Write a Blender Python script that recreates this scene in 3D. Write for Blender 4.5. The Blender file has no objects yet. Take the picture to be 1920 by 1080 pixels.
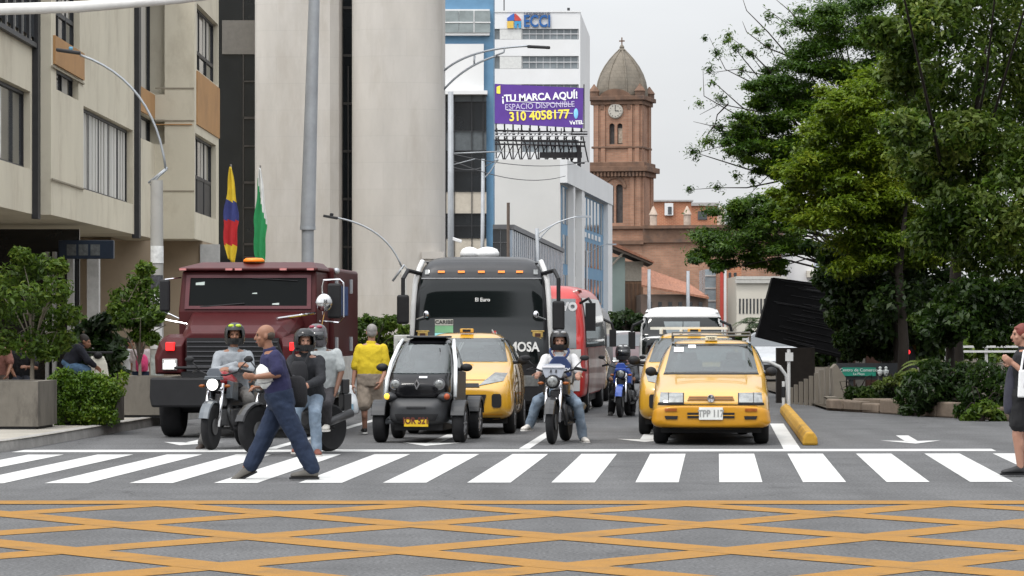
import bpy, math, random
import numpy as np
from mathutils import Vector, Matrix
from mathutils.bvhtree import BVHTree
V = Vector
rad = math.radians
random.seed(7)
SC = bpy.context.scene
COL = SC.collection
# ------------------------------------------------------------------ camera
F = 6000.0                      # focal length in photo pixels (1920 wide)
CAMZ = 1.6
cam = bpy.data.cameras.new('camera'); cam_o = bpy.data.objects.new('camera', cam); COL.objects.link(cam_o)
cam.sensor_width = 36.0; cam.lens = 36.0 * F / 1920.0
cam.shift_y = 70.0 / 1920.0
cam.clip_start = 0.5; cam.clip_end = 9000
cam_o.location = (0, 0, CAMZ); cam_o.rotation_euler = (rad(90), 0, 0)
SC.camera = cam_o
# ------------------------------------------------------------------ light
SUN_EL, SUN_AZ = rad(62), rad(215)      # azimuth clockwise from +Y
w = bpy.data.worlds.new('World'); SC.world = w; w.use_nodes = True
nt = w.node_tree; nt.nodes.clear()
out = nt.nodes.new('ShaderNodeOutputWorld'); bg = nt.nodes.new('ShaderNodeBackground')
sky = nt.nodes.new('ShaderNodeTexSky'); sky.sky_type = 'NISHITA'; sky.sun_disc = False
sky.sun_elevation = SUN_EL; sky.sun_rotation = SUN_AZ; sky.air_density = 1.0; sky.dust_density = 3.0
tc = nt.nodes.new('ShaderNodeTexCoord'); sep = nt.nodes.new('ShaderNodeSeparateXYZ')
nt.links.new(tc.outputs['Generated'], sep.inputs[0])
cl = nt.nodes.new('ShaderNodeValToRGB')       # overcast deck: brighter overhead than at the horizon
cl.color_ramp.elements[0].position = 0.0; cl.color_ramp.elements[0].color = (8.7, 8.85, 9.05, 1)
cl.color_ramp.elements[1].position = 1.0; cl.color_ramp.elements[1].color = (13.5, 13.8, 14.2, 1)
nt.links.new(sep.outputs['Z'], cl.inputs[0])
nz = nt.nodes.new('ShaderNodeTexNoise'); nz.inputs['Scale'].default_value = 4.0; nz.inputs['Detail'].default_value = 5
mp = nt.nodes.new('ShaderNodeMapping'); mp.inputs['Scale'].default_value = (1, 1, 3)
nt.links.new(tc.outputs['Generated'], mp.inputs[0]); nt.links.new(mp.outputs[0], nz.inputs['Vector'])
nr = nt.nodes.new('ShaderNodeMapRange'); nr.inputs['From Min'].default_value = .3; nr.inputs['From Max'].default_value = .7
nr.inputs['To Min'].default_value = .90; nr.inputs['To Max'].default_value = 1.09
nt.links.new(nz.outputs['Fac'], nr.inputs['Value'])
mul = nt.nodes.new('ShaderNodeVectorMath'); mul.operation = 'SCALE'
nt.links.new(cl.outputs[0], mul.inputs[0]); nt.links.new(nr.outputs[0], mul.inputs['Scale'])
mix = nt.nodes.new('ShaderNodeMix'); mix.data_type = 'RGBA'; mix.inputs[0].default_value = 0.86
nt.links.new(sky.outputs[0], mix.inputs[6]); nt.links.new(mul.outputs[0], mix.inputs[7])
# veiled sun: the cloud deck is brighter around the hidden sun, behind the photographer
SDIR = (math.sin(SUN_AZ) * math.cos(SUN_EL), math.cos(SUN_AZ) * math.cos(SUN_EL), math.sin(SUN_EL))
dt = nt.nodes.new('ShaderNodeVectorMath'); dt.operation = 'DOT_PRODUCT'; dt.inputs[1].default_value = SDIR
nt.links.new(tc.outputs['Generated'], dt.inputs[0])
gl = nt.nodes.new('ShaderNodeMapRange'); gl.interpolation_type = 'SMOOTHSTEP'; gl.inputs['From Min'].default_value = 0.0; gl.inputs['From Max'].default_value = 1.0
gl.inputs['To Min'].default_value = 1.0; gl.inputs['To Max'].default_value = 2.6
nt.links.new(dt.outputs['Value'], gl.inputs['Value'])
gm = nt.nodes.new('ShaderNodeVectorMath'); gm.operation = 'SCALE'
nt.links.new(mix.outputs[2], gm.inputs[0]); nt.links.new(gl.outputs[0], gm.inputs['Scale']); nt.links.new(gm.outputs[0], bg.inputs[0]); bg.inputs[1].default_value = 0.1
nt.links.new(bg.outputs[0], out.inputs[0])
sun = bpy.data.lights.new('sun', 'SUN'); sun.energy = 1.5; sun.angle = rad(10); sun.color = (1, .965, .91)
sun_o = bpy.data.objects.new('sun', sun); COL.objects.link(sun_o)
sd = V((math.sin(SUN_AZ) * math.cos(SUN_EL), math.cos(SUN_AZ) * math.cos(SUN_EL), math.sin(SUN_EL)))
sun_o.rotation_euler = (-sd).to_track_quat('-Z', 'Y').to_euler(); sun_o.location = (0, 0, 50)
SC.view_settings.view_transform = 'Standard'; SC.view_settings.look = 'None'
SC.view_settings.exposure = 0.03; SC.view_settings.gamma = 1.0
try:
    SC.cycles.use_denoising = True
    SC.cycles.max_bounces = 6; SC.cycles.transparent_max_bounces = 6
    SC.cycles.caustics_reflective = False; SC.cycles.caustics_refractive = False
except Exception: pass

# ------------------------------------------------------------------ helpers
def P(px, py, Y): return V(((px - 960) / F * Y, Y, CAMZ - (py - 610) / F * Y))
def G(px, py, z=0.0):
    Y = (CAMZ - z) * F / (py - 610); return V(((px - 960) / F * Y, Y, z))
def PX(px, Y): return (px - 960) / F * Y
def PZ(py, Y): return CAMZ - (py - 610) / F * Y
ROAD = V((0.0642, 1, 0)); YAW = -math.atan(0.0642)

MATS = {}
def M(name, c, rough=.6, metal=0, noise=.12, ns=6, bump=0, bs=40, coat=0, emit=0, spec=.28, stretch=None, dirt=None):
    if name in MATS: return MATS[name]
    m = bpy.data.materials.new(name); m.use_nodes = True; MATS[name] = m
    t = m.node_tree; b = t.nodes['Principled BSDF']
    b.inputs['Base Color'].default_value = (*c, 1); b.inputs['Roughness'].default_value = rough
    b.inputs['Metallic'].default_value = metal; b.inputs['Coat Weight'].default_value = coat
    b.inputs['Coat Roughness'].default_value = .05
    b.inputs['Specular IOR Level'].default_value = spec
    if emit:
        b.inputs['Emission Color'].default_value = (*c, 1); b.inputs['Emission Strength'].default_value = emit
    co = t.nodes.new('ShaderNodeTexCoord'); vec = co.outputs['Object']
    if stretch:
        mp = t.nodes.new('ShaderNodeMapping'); mp.inputs['Scale'].default_value = stretch
        t.links.new(vec, mp.inputs[0]); vec = mp.outputs[0]
    col = None
    if noise:
        n = t.nodes.new('ShaderNodeTexNoise'); n.inputs['Scale'].default_value = ns; n.inputs['Detail'].default_value = 8
        n.inputs['Roughness'].default_value = .65
        t.links.new(vec, n.inputs['Vector'])
        r = t.nodes.new('ShaderNodeValToRGB')
        r.color_ramp.elements[0].position = .3; r.color_ramp.elements[1].position = .7
        r.color_ramp.elements[0].color = (*[x * (1 - noise) for x in c], 1)
        r.color_ramp.elements[1].color = (*[min(1, x * (1 + noise)) for x in c], 1)
        t.links.new(n.outputs['Fac'], r.inputs[0]); col = r.outputs[0]
        if dirt:          # (colour, scale, amount): patchy stains
            n2 = t.nodes.new('ShaderNodeTexNoise'); n2.inputs['Scale'].default_value = dirt[1]; n2.inputs['Detail'].default_value = 10
            n2.inputs['Roughness'].default_value = .7
            t.links.new(vec, n2.inputs['Vector'])
            r2 = t.nodes.new('ShaderNodeMapRange'); r2.inputs['From Min'].default_value = .5; r2.inputs['From Max'].default_value = .72
            r2.inputs['To Max'].default_value = dirt[2]
            t.links.new(n2.outputs['Fac'], r2.inputs['Value'])
            mx = t.nodes.new('ShaderNodeMix'); mx.data_type = 'RGBA'
            t.links.new(r2.outputs[0], mx.inputs[0]); t.links.new(col, mx.inputs[6]); mx.inputs[7].default_value = (*dirt[0], 1)
            col = mx.outputs[2]
        t.links.new(col, b.inputs['Base Color'])
    if bump:
        n3 = t.nodes.new('ShaderNodeTexNoise'); n3.inputs['Scale'].default_value = bs; n3.inputs['Detail'].default_value = 6
        t.links.new(vec, n3.inputs['Vector'])
        bp = t.nodes.new('ShaderNodeBump'); bp.inputs['Strength'].default_value = bump; bp.inputs['Distance'].default_value = .02
        t.links.new(n3.outputs['Fac'], bp.inputs['Height']); t.links.new(bp.outputs[0], b.inputs['Normal'])
    return m
def brickmat(name, c1, c2, mortar, sx=.4, sy=.12, rough=.85, msize=.02, noise=.25, ns=.6, axis='XZ'):
    m = bpy.data.materials.new(name); m.use_nodes = True; t = m.node_tree; b = t.nodes['Principled BSDF']
    b.inputs['Roughness'].default_value = rough
    co = t.nodes.new('ShaderNodeTexCoord'); sp = t.nodes.new('ShaderNodeSeparateXYZ'); cb = t.nodes.new('ShaderNodeCombineXYZ')
    t.links.new(co.outputs['Object'], sp.inputs[0])
    ad = t.nodes.new('ShaderNodeMath'); ad.operation = 'ADD'
    t.links.new(sp.outputs['X'], ad.inputs[0]); t.links.new(sp.outputs['Y'], ad.inputs[1])
    t.links.new(ad.outputs[0], cb.inputs[0]); t.links.new(sp.outputs['Z'], cb.inputs[1])
    br = t.nodes.new('ShaderNodeTexBrick'); t.links.new(cb.outputs[0], br.inputs['Vector'])
    br.inputs['Scale'].default_value = 1; br.inputs['Brick Width'].default_value = sx; br.inputs['Row Height'].default_value = sy
    br.inputs['Mortar Size'].default_value = msize; br.inputs['Color1'].default_value = (*c1, 1); br.inputs['Color2'].default_value = (*c2, 1)
    br.inputs['Mortar'].default_value = (*mortar, 1)
    n = t.nodes.new('ShaderNodeTexNoise'); n.inputs['Scale'].default_value = ns; n.inputs['Detail'].default_value = 9; n.inputs['Roughness'].default_value = .7
    t.links.new(co.outputs['Object'], n.inputs['Vector'])
    r = t.nodes.new('ShaderNodeMapRange'); r.inputs['From Min'].default_value = .3; r.inputs['From Max'].default_value = .7
    r.inputs['To Min'].default_value = 1 - noise; r.inputs['To Max'].default_value = 1 + noise
    t.links.new(n.outputs['Fac'], r.inputs['Value'])
    vm = t.nodes.new('ShaderNodeVectorMath'); vm.operation = 'SCALE'
    t.links.new(br.outputs['Color'], vm.inputs[0]); t.links.new(r.outputs[0], vm.inputs['Scale'])
    t.links.new(vm.outputs[0], b.inputs['Base Color'])
    MATS[name] = m; return m
def leafmat(name, c1, c2, c3, trans=.46):
    m = bpy.data.materials.new(name); m.use_nodes = True; t = m.node_tree; b = t.nodes['Principled BSDF']
    b.inputs['Roughness'].default_value = .45; b.inputs['Specular IOR Level'].default_value = .35
    g = t.nodes.new('ShaderNodeNewGeometry'); r = t.nodes.new('ShaderNodeValToRGB')
    r.color_ramp.elements[0].color = (*c1, 1); r.color_ramp.elements[1].color = (*c3, 1)
    e = r.color_ramp.elements.new(.55); e.color = (*c2, 1)
    co = t.nodes.new('ShaderNodeTexCoord'); n = t.nodes.new('ShaderNodeTexNoise'); n.inputs['Scale'].default_value = .9; n.inputs['Detail'].default_value = 3
    t.links.new(co.outputs['Object'], n.inputs['Vector'])
    a = t.nodes.new('ShaderNodeMath'); a.operation = 'MULTIPLY_ADD'; a.inputs[1].default_value = .55
    a2 = t.nodes.new('ShaderNodeMath'); a2.operation = 'MULTIPLY_ADD'; a2.inputs[1].default_value = 1.6; a2.inputs[2].default_value = -.58
    t.links.new(n.outputs['Fac'], a2.inputs[0])
    t.links.new(g.outputs['Random Per Island'], a.inputs[0]); t.links.new(a2.outputs[0], a.inputs[2])
    t.links.new(a.outputs[0], r.inputs[0]); t.links.new(r.outputs[0], b.inputs['Base Color'])
    tr = t.nodes.new('ShaderNodeBsdfTranslucent'); t.links.new(r.outputs[0], tr.inputs[0])
    mx = t.nodes.new('ShaderNodeMixShader'); mx.inputs[0].default_value = trans
    t.links.new(b.outputs[0], mx.inputs[1]); t.links.new(tr.outputs[0], mx.inputs[2])
    t.links.new(mx.outputs[0], t.nodes['Material Output'].inputs[0]); MATS[name] = m; return m

class MB:
    def __init__(s): s.v = []; s.f = []; s.mi = []; s.cur = 0; s.T = None
    def add(s, vs, fs):
        o = len(s.v)
        for p in vs: s.v.append(tuple(s.T @ V(p)) if s.T is not None else tuple(p))
        for f in fs: s.f.append([i + o for i in f]); s.mi.append(s.cur)
        return s
    def m(s, i): s.cur = i; return s
    def box(s, x0, x1, y0, y1, z0, z1, R=None):
        vs = [V((x, y, z)) for z in (z0, z1) for y in (y0, y1) for x in (x0, x1)]
        if R is not None: vs = [R @ v for v in vs]
        return s.add(vs, [[0, 2, 3, 1], [4, 5, 7, 6], [0, 1, 5, 4], [2, 6, 7, 3], [0, 4, 6, 2], [1, 3, 7, 5]])
    def loft(s, rings, cap=True, closed=True):
        n = len(rings[0]); vs = [p for r in rings for p in r]; fs = []
        for i in range(len(rings) - 1):
            for j in range(n if closed else n - 1):
                k = (j + 1) % n; fs.append([i * n + j, i * n + k, (i + 1) * n + k, (i + 1) * n + j])
        if cap: fs.append(list(range(n))[::-1]); fs.append([(len(rings) - 1) * n + j for j in range(n)])
        return s.add(vs, fs)
    def tube(s, pts, r, n=10, cap=True, flat=1):
        pts = [V(p) for p in pts]; rs = r if isinstance(r, (list, tuple)) else [r] * len(pts); rings = []; up = None
        for i, p in enumerate(pts):
            d = (pts[min(i + 1, len(pts) - 1)] - pts[max(i - 1, 0)])
            d = d.normalized() if d.length > 1e-9 else V((0, 0, 1))
            if up is None: up = V((0, 0, 1)) if abs(d.z) < .9 else V((0, 1, 0))
            a = d.cross(up).normalized(); up = a.cross(d).normalized()
            rings.append([p + (a * math.cos(2 * math.pi * k / n) + up * math.sin(2 * math.pi * k / n) * flat) * rs[i] for k in range(n)])
        return s.loft(rings, cap)
    def ell(s, c, r, n=14, mm=9, R=None):
        if not isinstance(r, (list, tuple)): r = (r, r, r)
        c = V(c); rings = []
        for i in range(mm + 1):
            t = math.pi * min(max(i / mm, .012), .988)
            ring = []
            for k in range(n):
                a = 2 * math.pi * k / n
                q = V((r[0] * math.sin(t) * math.cos(a), r[1] * math.sin(t) * math.sin(a), -r[2] * math.cos(t)))
                if R is not None: q = R @ q
                ring.append(c + q)
            rings.append(ring)
        return s.loft(rings)
    def cap(s, p, q, r0, r1, n=12):
        p = V(p); q = V(q); d = (q - p); L = d.length; d.normalize(); pts = []; rs = []
        for t in (-1, -.85, -.5, 0): pts.append(p + d * r0 * t); rs.append(max(.12 * r0, r0 * math.sqrt(max(0, 1 - t * t))))
        for t in (.33, .66): pts.append(p + d * L * t); rs.append(r0 + (r1 - r0) * t)
        for t in (0, .5, .85, 1): pts.append(q + d * r1 * t); rs.append(max(.12 * r1, r1 * math.sqrt(max(0, 1 - t * t))))
        return s.tube(pts, rs, n)
    def lathe(s, prof, c=(0, 0, 0), n=24, R=None):
        c = V(c); rings = []
        for r, z in prof:
            ring = []
            for k in range(n):
                a = 2 * math.pi * k / n; q = V((r * math.cos(a), r * math.sin(a), z))
                if R is not None: q = R @ q
                ring.append(c + q)
            rings.append(ring)
        return s.loft(rings)
    def prism(s, poly, lo, hi, axis='y'):      # poly: 2D points; extruded along axis
        def mk(a, b, t): return {'y': (a, t, b), 'x': (t, a, b), 'z': (a, b, t)}[axis]
        n = len(poly); vs = [mk(a, b, lo) for a, b in poly] + [mk(a, b, hi) for a, b in poly]
        return s.add(vs, [list(range(n))[::-1], [n + i for i in range(n)]] + [[i, (i + 1) % n, n + (i + 1) % n, n + i] for i in range(n)])
    def islands(s):
        par = list(range(len(s.v)))
        def find(a):
            while par[a] != a: par[a] = par[par[a]]; a = par[a]
            return a
        for f in s.f:
            for i in f[1:]: par[find(i)] = find(f[0])
        gr = {}
        for f, m in zip(s.f, s.mi): gr.setdefault(find(f[0]), []).append((f, m))
        out = []
        for fs in gr.values():
            o = MB(); ix = {}
            for f, m in fs:
                g = []
                for i in f:
                    if i not in ix: ix[i] = len(o.v); o.v.append(s.v[i])
                    g.append(ix[i])
                o.f.append(g); o.mi.append(m)
            out.append(o)
        return out
    def each(s, name, mats, parent=None, **k):      # every separate piece becomes a part of its own
        return [o.build(name, mats, parent, **k) for o in s.islands()]
    def build(s, name, mats, parent=None, smooth=False, bevel=0, sub=0, fix=True, seg=2):
        me = bpy.data.meshes.new(name); me.from_pydata(s.v, [], s.f)
        for m_ in (mats if isinstance(mats, (list, tuple)) else [mats]): me.materials.append(m_)
        me.polygons.foreach_set('material_index', s.mi)
        if fix:
            import bmesh
            b = bmesh.new(); b.from_mesh(me); bmesh.ops.recalc_face_normals(b, faces=b.faces); b.to_mesh(me); b.free()
        o = bpy.data.objects.new(name, me); COL.objects.link(o)
        if parent is not None: o.parent = parent
        if bevel:
            bm_ = o.modifiers.new('bevel', 'BEVEL'); bm_.width = bevel; bm_.segments = seg; bm_.limit_method = 'ANGLE'; bm_.angle_limit = rad(40)
        if sub:
            sm = o.modifiers.new('sub', 'SUBSURF'); sm.levels = sub; sm.render_levels = sub
        if smooth: me.polygons.foreach_set('use_smooth', [True] * len(me.polygons))
        return o
def bake(o):
    dg = bpy.context.evaluated_depsgraph_get(); me = bpy.data.meshes.new_from_object(o.evaluated_get(dg))
    o.modifiers.clear(); o.data = me; return o
def cut(o, mb, mat=None):
    c = mb.build('cutter', [mat] if mat else [], o); md = o.modifiers.new('b', 'BOOLEAN'); md.object = c; md.operation = 'DIFFERENCE'; md.solver = 'EXACT'
    if mat: md.material_mode = 'TRANSFER'
    old = o.data; bpy.context.view_layer.update(); bake(o)
    if len(o.data.polygons) < .5 * len(old.polygons):       # the exact solver gave up: use the fast one
        o.data = old; md = o.modifiers.new('b', 'BOOLEAN'); md.object = c; md.operation = 'DIFFERENCE'; md.solver = 'FAST'; bpy.context.view_layer.update(); bake(o)
    bpy.data.objects.remove(c); return o
def sharp(o, ang=35):
    me = o.data; me.polygons.foreach_set('use_smooth', [True] * len(me.polygons))
    try: me.set_sharp_from_angle(angle=rad(ang))
    except Exception: pass
    return o
def tag(o, label=None, cat=None, group=None, kind=None):
    if label: o['label'] = label
    if cat: o['category'] = cat
    if group: o['group'] = group
    if kind: o['kind'] = kind
    return o
def thing(name, label, cat, loc=(0, 0, 0), rz=0, group=None):
    o = bpy.data.objects.new(name, None); COL.objects.link(o); o.location = loc; o.rotation_euler = (0, 0, rz)
    o.empty_display_size = .2
    return tag(o, label, cat, group)
def text(s, size, mat, parent, loc, rot=(rad(90), 0, 0), name='lettering', ext=.006, bold=0, align='CENTER', sx=1, spacing=1):
    c = bpy.data.curves.new(name, 'FONT'); c.body = s; c.size = size; c.extrude = ext; c.align_x = align; c.align_y = 'CENTER'; c.offset = bold
    c.space_character = spacing
    c.resolution_u = 3; o = bpy.data.objects.new(name, c); COL.objects.link(o); bpy.context.view_layer.update()
    me = bpy.data.meshes.new_from_object(o.evaluated_get(bpy.context.evaluated_depsgraph_get())); bpy.data.objects.remove(o)
    me.materials.clear(); me.materials.append(mat); o = bpy.data.objects.new(name, me); COL.objects.link(o); o.location = loc; o.rotation_euler = rot; o.scale = (sx, 1, 1)
    if parent is not None: o.parent = parent
    return o
def copy_tree(o, parent=None):
    c = o.copy(); COL.objects.link(c); c.parent = parent
    for ch in list(o.children): copy_tree(ch, c)
    return c
def bvh_of(o): return BVHTree.FromPolygons([v.co.copy() for v in o.data.vertices], [list(p.vertices) for p in o.data.polygons])
def patch(mb, bvh, q, d='f', off=.006, n=8, m=4, th=.012, rnd=0):
    """four corners (u,v) of a panel, laid onto a body along a direction; a thin solid that follows the body"""
    dirv = {'f': V((0, 1, 0)), 'b': V((0, -1, 0)), 'l': V((1, 0, 0)), 'r': V((-1, 0, 0)), 't': V((0, 0, -1))}[d]
    def pt(u, v): return {'f': V((u, -9, v)), 'b': V((u, 19, v)), 'l': V((-9, u, v)), 'r': V((9, u, v)), 't': V((u, v, 9))}[d]
    top = []; last = None; n *= 2; m *= 2; off += .006; th += .006
    for j in range(m + 1):
        row = []
        for i in range(n + 1):
            a, b = i / n, j / m
            if rnd:
                aa, bb = 2 * a - 1, 2 * b - 1
                k = (abs(aa) ** 6 * abs(bb) ** 6); aa *= 1 - rnd * k * .5; bb *= 1 - rnd * k * .5; a, b = (aa + 1) / 2, (bb + 1) / 2
            u = (q[0][0] * (1 - a) + q[1][0] * a) * (1 - b) + (q[3][0] * (1 - a) + q[2][0] * a) * b
            v = (q[0][1] * (1 - a) + q[1][1] * a) * (1 - b) + (q[3][1] * (1 - a) + q[2][1] * a) * b
            h = bvh.ray_cast(pt(u, v), dirv)
            p = h[0] if h[0] is not None else None
            if p is None:
                p = V(last) if last is not None else pt(u, v) + dirv * 9
                if d in 'fb': p.x, p.z = u, v
                elif d in 'lr': p.y, p.z = u, v
            last = p; row.append(p)
        top.append(row)
    W = n + 1; vs = [p - dirv * off for r in top for p in r]; k = len(vs); vs += [p + dirv * (th - off) for r in top for p in r]; fs = []
    for j in range(m):
        for i in range(n):
            a = j * W + i; fs.append([a, a + 1, a + W + 1, a + W]); fs.append([k + a, k + a + W, k + a + W + 1, k + a + 1])
    bd = [i for i in range(W)] + [j * W + n for j in range(1, m + 1)] + [m * W + i for i in range(n - 1, -1, -1)] + [j * W for j in range(m - 1, 0, -1)]
    for i in range(len(bd)):
        a, b = bd[i], bd[(i + 1) % len(bd)]; fs.append([a, k + a, k + b, b])
    return mb.add(vs, fs)
def foliage(name, clumps, size, mat, parent=None, seed=1, flat=.3, aspect=.5, shell=.45, origin=None, soft=False):
    """clumps: (centre, (rx,ry,rz), leaf count); one mesh of leaf-sized faces spread through the crown"""
    rng = np.random.default_rng(seed); cs = []; ns = []
    for c, r, n in clumps:
        d = rng.normal(size=(n, 3)); d /= np.linalg.norm(d, axis=1)[:, None]
        rr = np.abs(rng.normal(size=n)) * .62 + .12 if soft else shell + (1 - shell) * rng.random(n) ** .6
        rr *= 1 + .22 * np.sin(d[:, 0] * 5 + c[0] * 3) * np.sin(d[:, 2] * 6 + c[2] * 2) + rng.normal(size=n) * .07
        cs.append(np.array(c) + d * rr[:, None] * np.array(r)); nn = d * .8 + rng.normal(size=(n, 3)) * .8; nn[:, 2] += flat * 2.2; ns.append(nn)
    c = np.concatenate(cs); nn = np.concatenate(ns); nn /= np.linalg.norm(nn, axis=1)[:, None]; N = len(c)
    t = rng.normal(size=(N, 3)); t[:, 2] -= .35; t -= nn * (t * nn).sum(1)[:, None]; t /= np.linalg.norm(t, axis=1)[:, None]; b = np.cross(nn, t)
    L = size * (.6 + .8 * rng.random(N))[:, None]; Wd = L * aspect
    if origin is not None: c = c - np.array(origin)
    v = np.stack([c - t * L * .5, c + b * Wd * .5 + nn * L * .12, c + t * L * .5 - nn * L * .1, c - b * Wd * .5 + nn * L * .12], 1).reshape(-1, 3)
    me = bpy.data.meshes.new(name); me.vertices.add(4 * N); me.vertices.foreach_set('co', v.astype(np.float32).ravel())
    me.loops.add(4 * N); me.loops.foreach_set('vertex_index', np.arange(4 * N, dtype=np.int32))
    me.polygons.add(N); me.polygons.foreach_set('loop_start', np.arange(0, 4 * N, 4, dtype=np.int32))
    try: me.polygons.foreach_set('loop_total', np.full(N, 4, dtype=np.int32))
    except Exception: pass
    me.update(calc_edges=True); me.validate(); me.materials.append(mat)
    o = bpy.data.objects.new(name, me); COL.objects.link(o)
    if parent is not None: o.parent = parent
    return o
# ------------------------------------------------------------------ ground and markings
asph = M('asphalt', (.086, .086, .087), .88, noise=.16, ns=1.1, bump=.5, bs=55, dirt=((.058, .058, .059), .35, .6))
# fine aggregate on top of the broad patches
def grain(m, scale=70, amt=.22):
    t = m.node_tree; b = t.nodes['Principled BSDF']; l = b.inputs['Base Color'].links[0]; src = l.from_socket
    co = t.nodes.new('ShaderNodeTexCoord'); n = t.nodes.new('ShaderNodeTexNoise'); n.inputs['Scale'].default_value = scale; n.inputs['Detail'].default_value = 3
    t.links.new(co.outputs['Object'], n.inputs['Vector'])
    r = t.nodes.new('ShaderNodeMapRange'); r.inputs['From Min'].default_value = .3; r.inputs['From Max'].default_value = .7
    r.inputs['To Min'].default_value = 1 - amt; r.inputs['To Max'].default_value = 1 + amt
    t.links.new(n.outputs['Fac'], r.inputs['Value']); vm = t.nodes.new('ShaderNodeVectorMath'); vm.operation = 'SCALE'
    t.links.new(src, vm.inputs[0]); t.links.new(r.outputs[0], vm.inputs['Scale']); t.links.new(vm.outputs[0], b.inputs['Base Color'])
grain(asph, 38, .5)
def road_wear(m):        # tyre-polished streaks along the lanes, fine cracks and a few oil spots
    t = m.node_tree; b = t.nodes['Principled BSDF']; src = b.inputs['Base Color'].links[0].from_socket; co = t.nodes.new('ShaderNodeTexCoord')
    def nz_(scale, sc, det=6):
        mp = t.nodes.new('ShaderNodeMapping'); mp.inputs['Scale'].default_value = sc; t.links.new(co.outputs['Object'], mp.inputs[0])
        n = t.nodes.new('ShaderNodeTexNoise'); n.inputs['Scale'].default_value = scale; n.inputs['Detail'].default_value = det; t.links.new(mp.outputs[0], n.inputs['Vector']); return n.outputs['Fac']
    def rng(x, a, c, lo, hi):
        r = t.nodes.new('ShaderNodeMapRange'); r.inputs['From Min'].default_value = a; r.inputs['From Max'].default_value = c; r.inputs['To Min'].default_value = lo; r.inputs['To Max'].default_value = hi
        t.links.new(x, r.inputs['Value']); return r.outputs[0]
    def mulv(s, f):
        v = t.nodes.new('ShaderNodeVectorMath'); v.operation = 'SCALE'; t.links.new(s, v.inputs[0]); t.links.new(f, v.inputs['Scale']); return v.outputs[0]
    s = mulv(src, rng(nz_(1.6, (1, .06, 1)), .35, .65, .88, 1.1))
    vo = t.nodes.new('ShaderNodeTexVoronoi'); vo.feature = 'DISTANCE_TO_EDGE'; vo.inputs['Scale'].default_value = .32
    wn = t.nodes.new('ShaderNodeTexNoise'); wn.inputs['Scale'].default_value = 1.3; wn.inputs['Detail'].default_value = 6; t.links.new(co.outputs['Object'], wn.inputs['Vector'])
    ad = t.nodes.new('ShaderNodeVectorMath'); ad.operation = 'MULTIPLY_ADD'; ad.inputs[1].default_value = (.9, .9, 0); t.links.new(wn.outputs['Color'], ad.inputs[0]); t.links.new(co.outputs['Object'], ad.inputs[2])
    t.links.new(ad.outputs[0], vo.inputs['Vector'])
    crack = rng(vo.outputs['Distance'], .002, .006, .62, 1.0); msk = rng(nz_(.22, (1, 1, 1)), .5, .56, 0, 1)
    mxf = t.nodes.new('ShaderNodeMix'); mxf.data_type = 'FLOAT'; t.links.new(msk, mxf.inputs[0]); mxf.inputs[2].default_value = 1; t.links.new(crack, mxf.inputs[3])
    s = mulv(s, mxf.outputs[0]); s = mulv(s, rng(nz_(.9, (1, .5, 1), 3), .68, .76, 1, .62))
    t.links.new(s, b.inputs['Base Color'])
road_wear(asph)
def worn(name, c, rough=.7, under=(.13, .13, .13), thr=.58, amt=.8, ns=9):
    return M(name, c, rough, noise=.07, ns=3, dirt=(under, ns, amt), bump=.2, bs=60)
white_paint = worn('white_road_paint', (.46, .46, .445), under=(.24, .24, .235), amt=.6, ns=3.2)
yel_paint = worn('yellow_road_paint', (.25, .120, .015), under=(.12, .075, .03), amt=.85, ns=2.4)
grain(yel_paint, 60, .12); grain(white_paint, 60, .07)
b = MB(); b.add([(-2500, -60, 0), (2500, -60, 0), (2500, 6000, 0), (-2500, 6000, 0)], [[0, 1, 2, 3]])
road = tag(b.build('road', asph), kind='structure')
def sheet(pts, z=.004): return [V((p[0], p[1], z)) for p in pts]
def SK(X, Y): return (X, Y + .03 * X)          # cross lines run slightly askew to the picture
xw = MB()
for k in range(-11, 9):
    X0 = PX(876 + 157.8 * k, 32.5); wd = .44
    y0, y1 = 32.5, 39.7
    xw.add(sheet([SK(X0, y0), SK(X0 + wd, y0), SK(X0 + wd + ROAD.x * (y1 - y0), y1), SK(X0 + ROAD.x * (y1 - y0), y1)]), [[0, 1, 2, 3]])
xw.build('crosswalk_stripes', white_paint, road)
sl = MB(); sl.add(sheet([SK(-6.3, 40.45), SK(6.15, 40.45), SK(6.2, 41.2), SK(-6.25, 41.2)]), [[0, 1, 2, 3]])
sl.build('stop_line', white_paint, road)
# yellow box junction lattice, clipped to its rectangle
hb = MB(); Yt, Yb, XL, XR = 29.0, 17.0, -8.5, 8.5
dx, dy, wv = 1.167, 1.475, .43
def clip(poly):
    def cl(pl, f, g):
        o = []
        for i in range(len(pl)):
            a, c = pl[i], pl[(i + 1) % len(pl)]; fa, fc = f(a), f(c)
            if fa >= 0: o.append(a)
            if fa * fc < 0: t = fa / (fa - fc); o.append((a[0] + (c[0] - a[0]) * t, a[1] + (c[1] - a[1]) * t))
        return o
    for f in (lambda p: Yt - .3 - p[1], lambda p: p[1] - Yb, lambda p: XR - p[0], lambda p: p[0] - XL):
        if len(poly) > 2: poly = cl(poly, f, None)
    return poly
nx, ny = .361, 27.1
hw = wv * math.hypot(dx, dy) / dy / 2           # half width measured along X
for s in (1, -1):
    for k in range(-16, 17):
        xo = nx + 2 * dx * k
        def xa(Y): return xo + s * (Y - ny) * dx / dy
        pl = clip([(xa(Yb - 1) - hw, Yb - 1), (xa(Yb - 1) + hw, Yb - 1), (xa(Yt + 1) + hw, Yt + 1), (xa(Yt + 1) - hw, Yt + 1)])
        if len(pl) > 2: hb.add(sheet(pl, .004 if s > 0 else .0052), [list(range(len(pl)))])
hb.add(sheet([(XL, Yt - .45), (XR, Yt - .45), (XR, Yt + .12), (XL, Yt + .12)], .0064), [[0, 1, 2, 3]])
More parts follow.
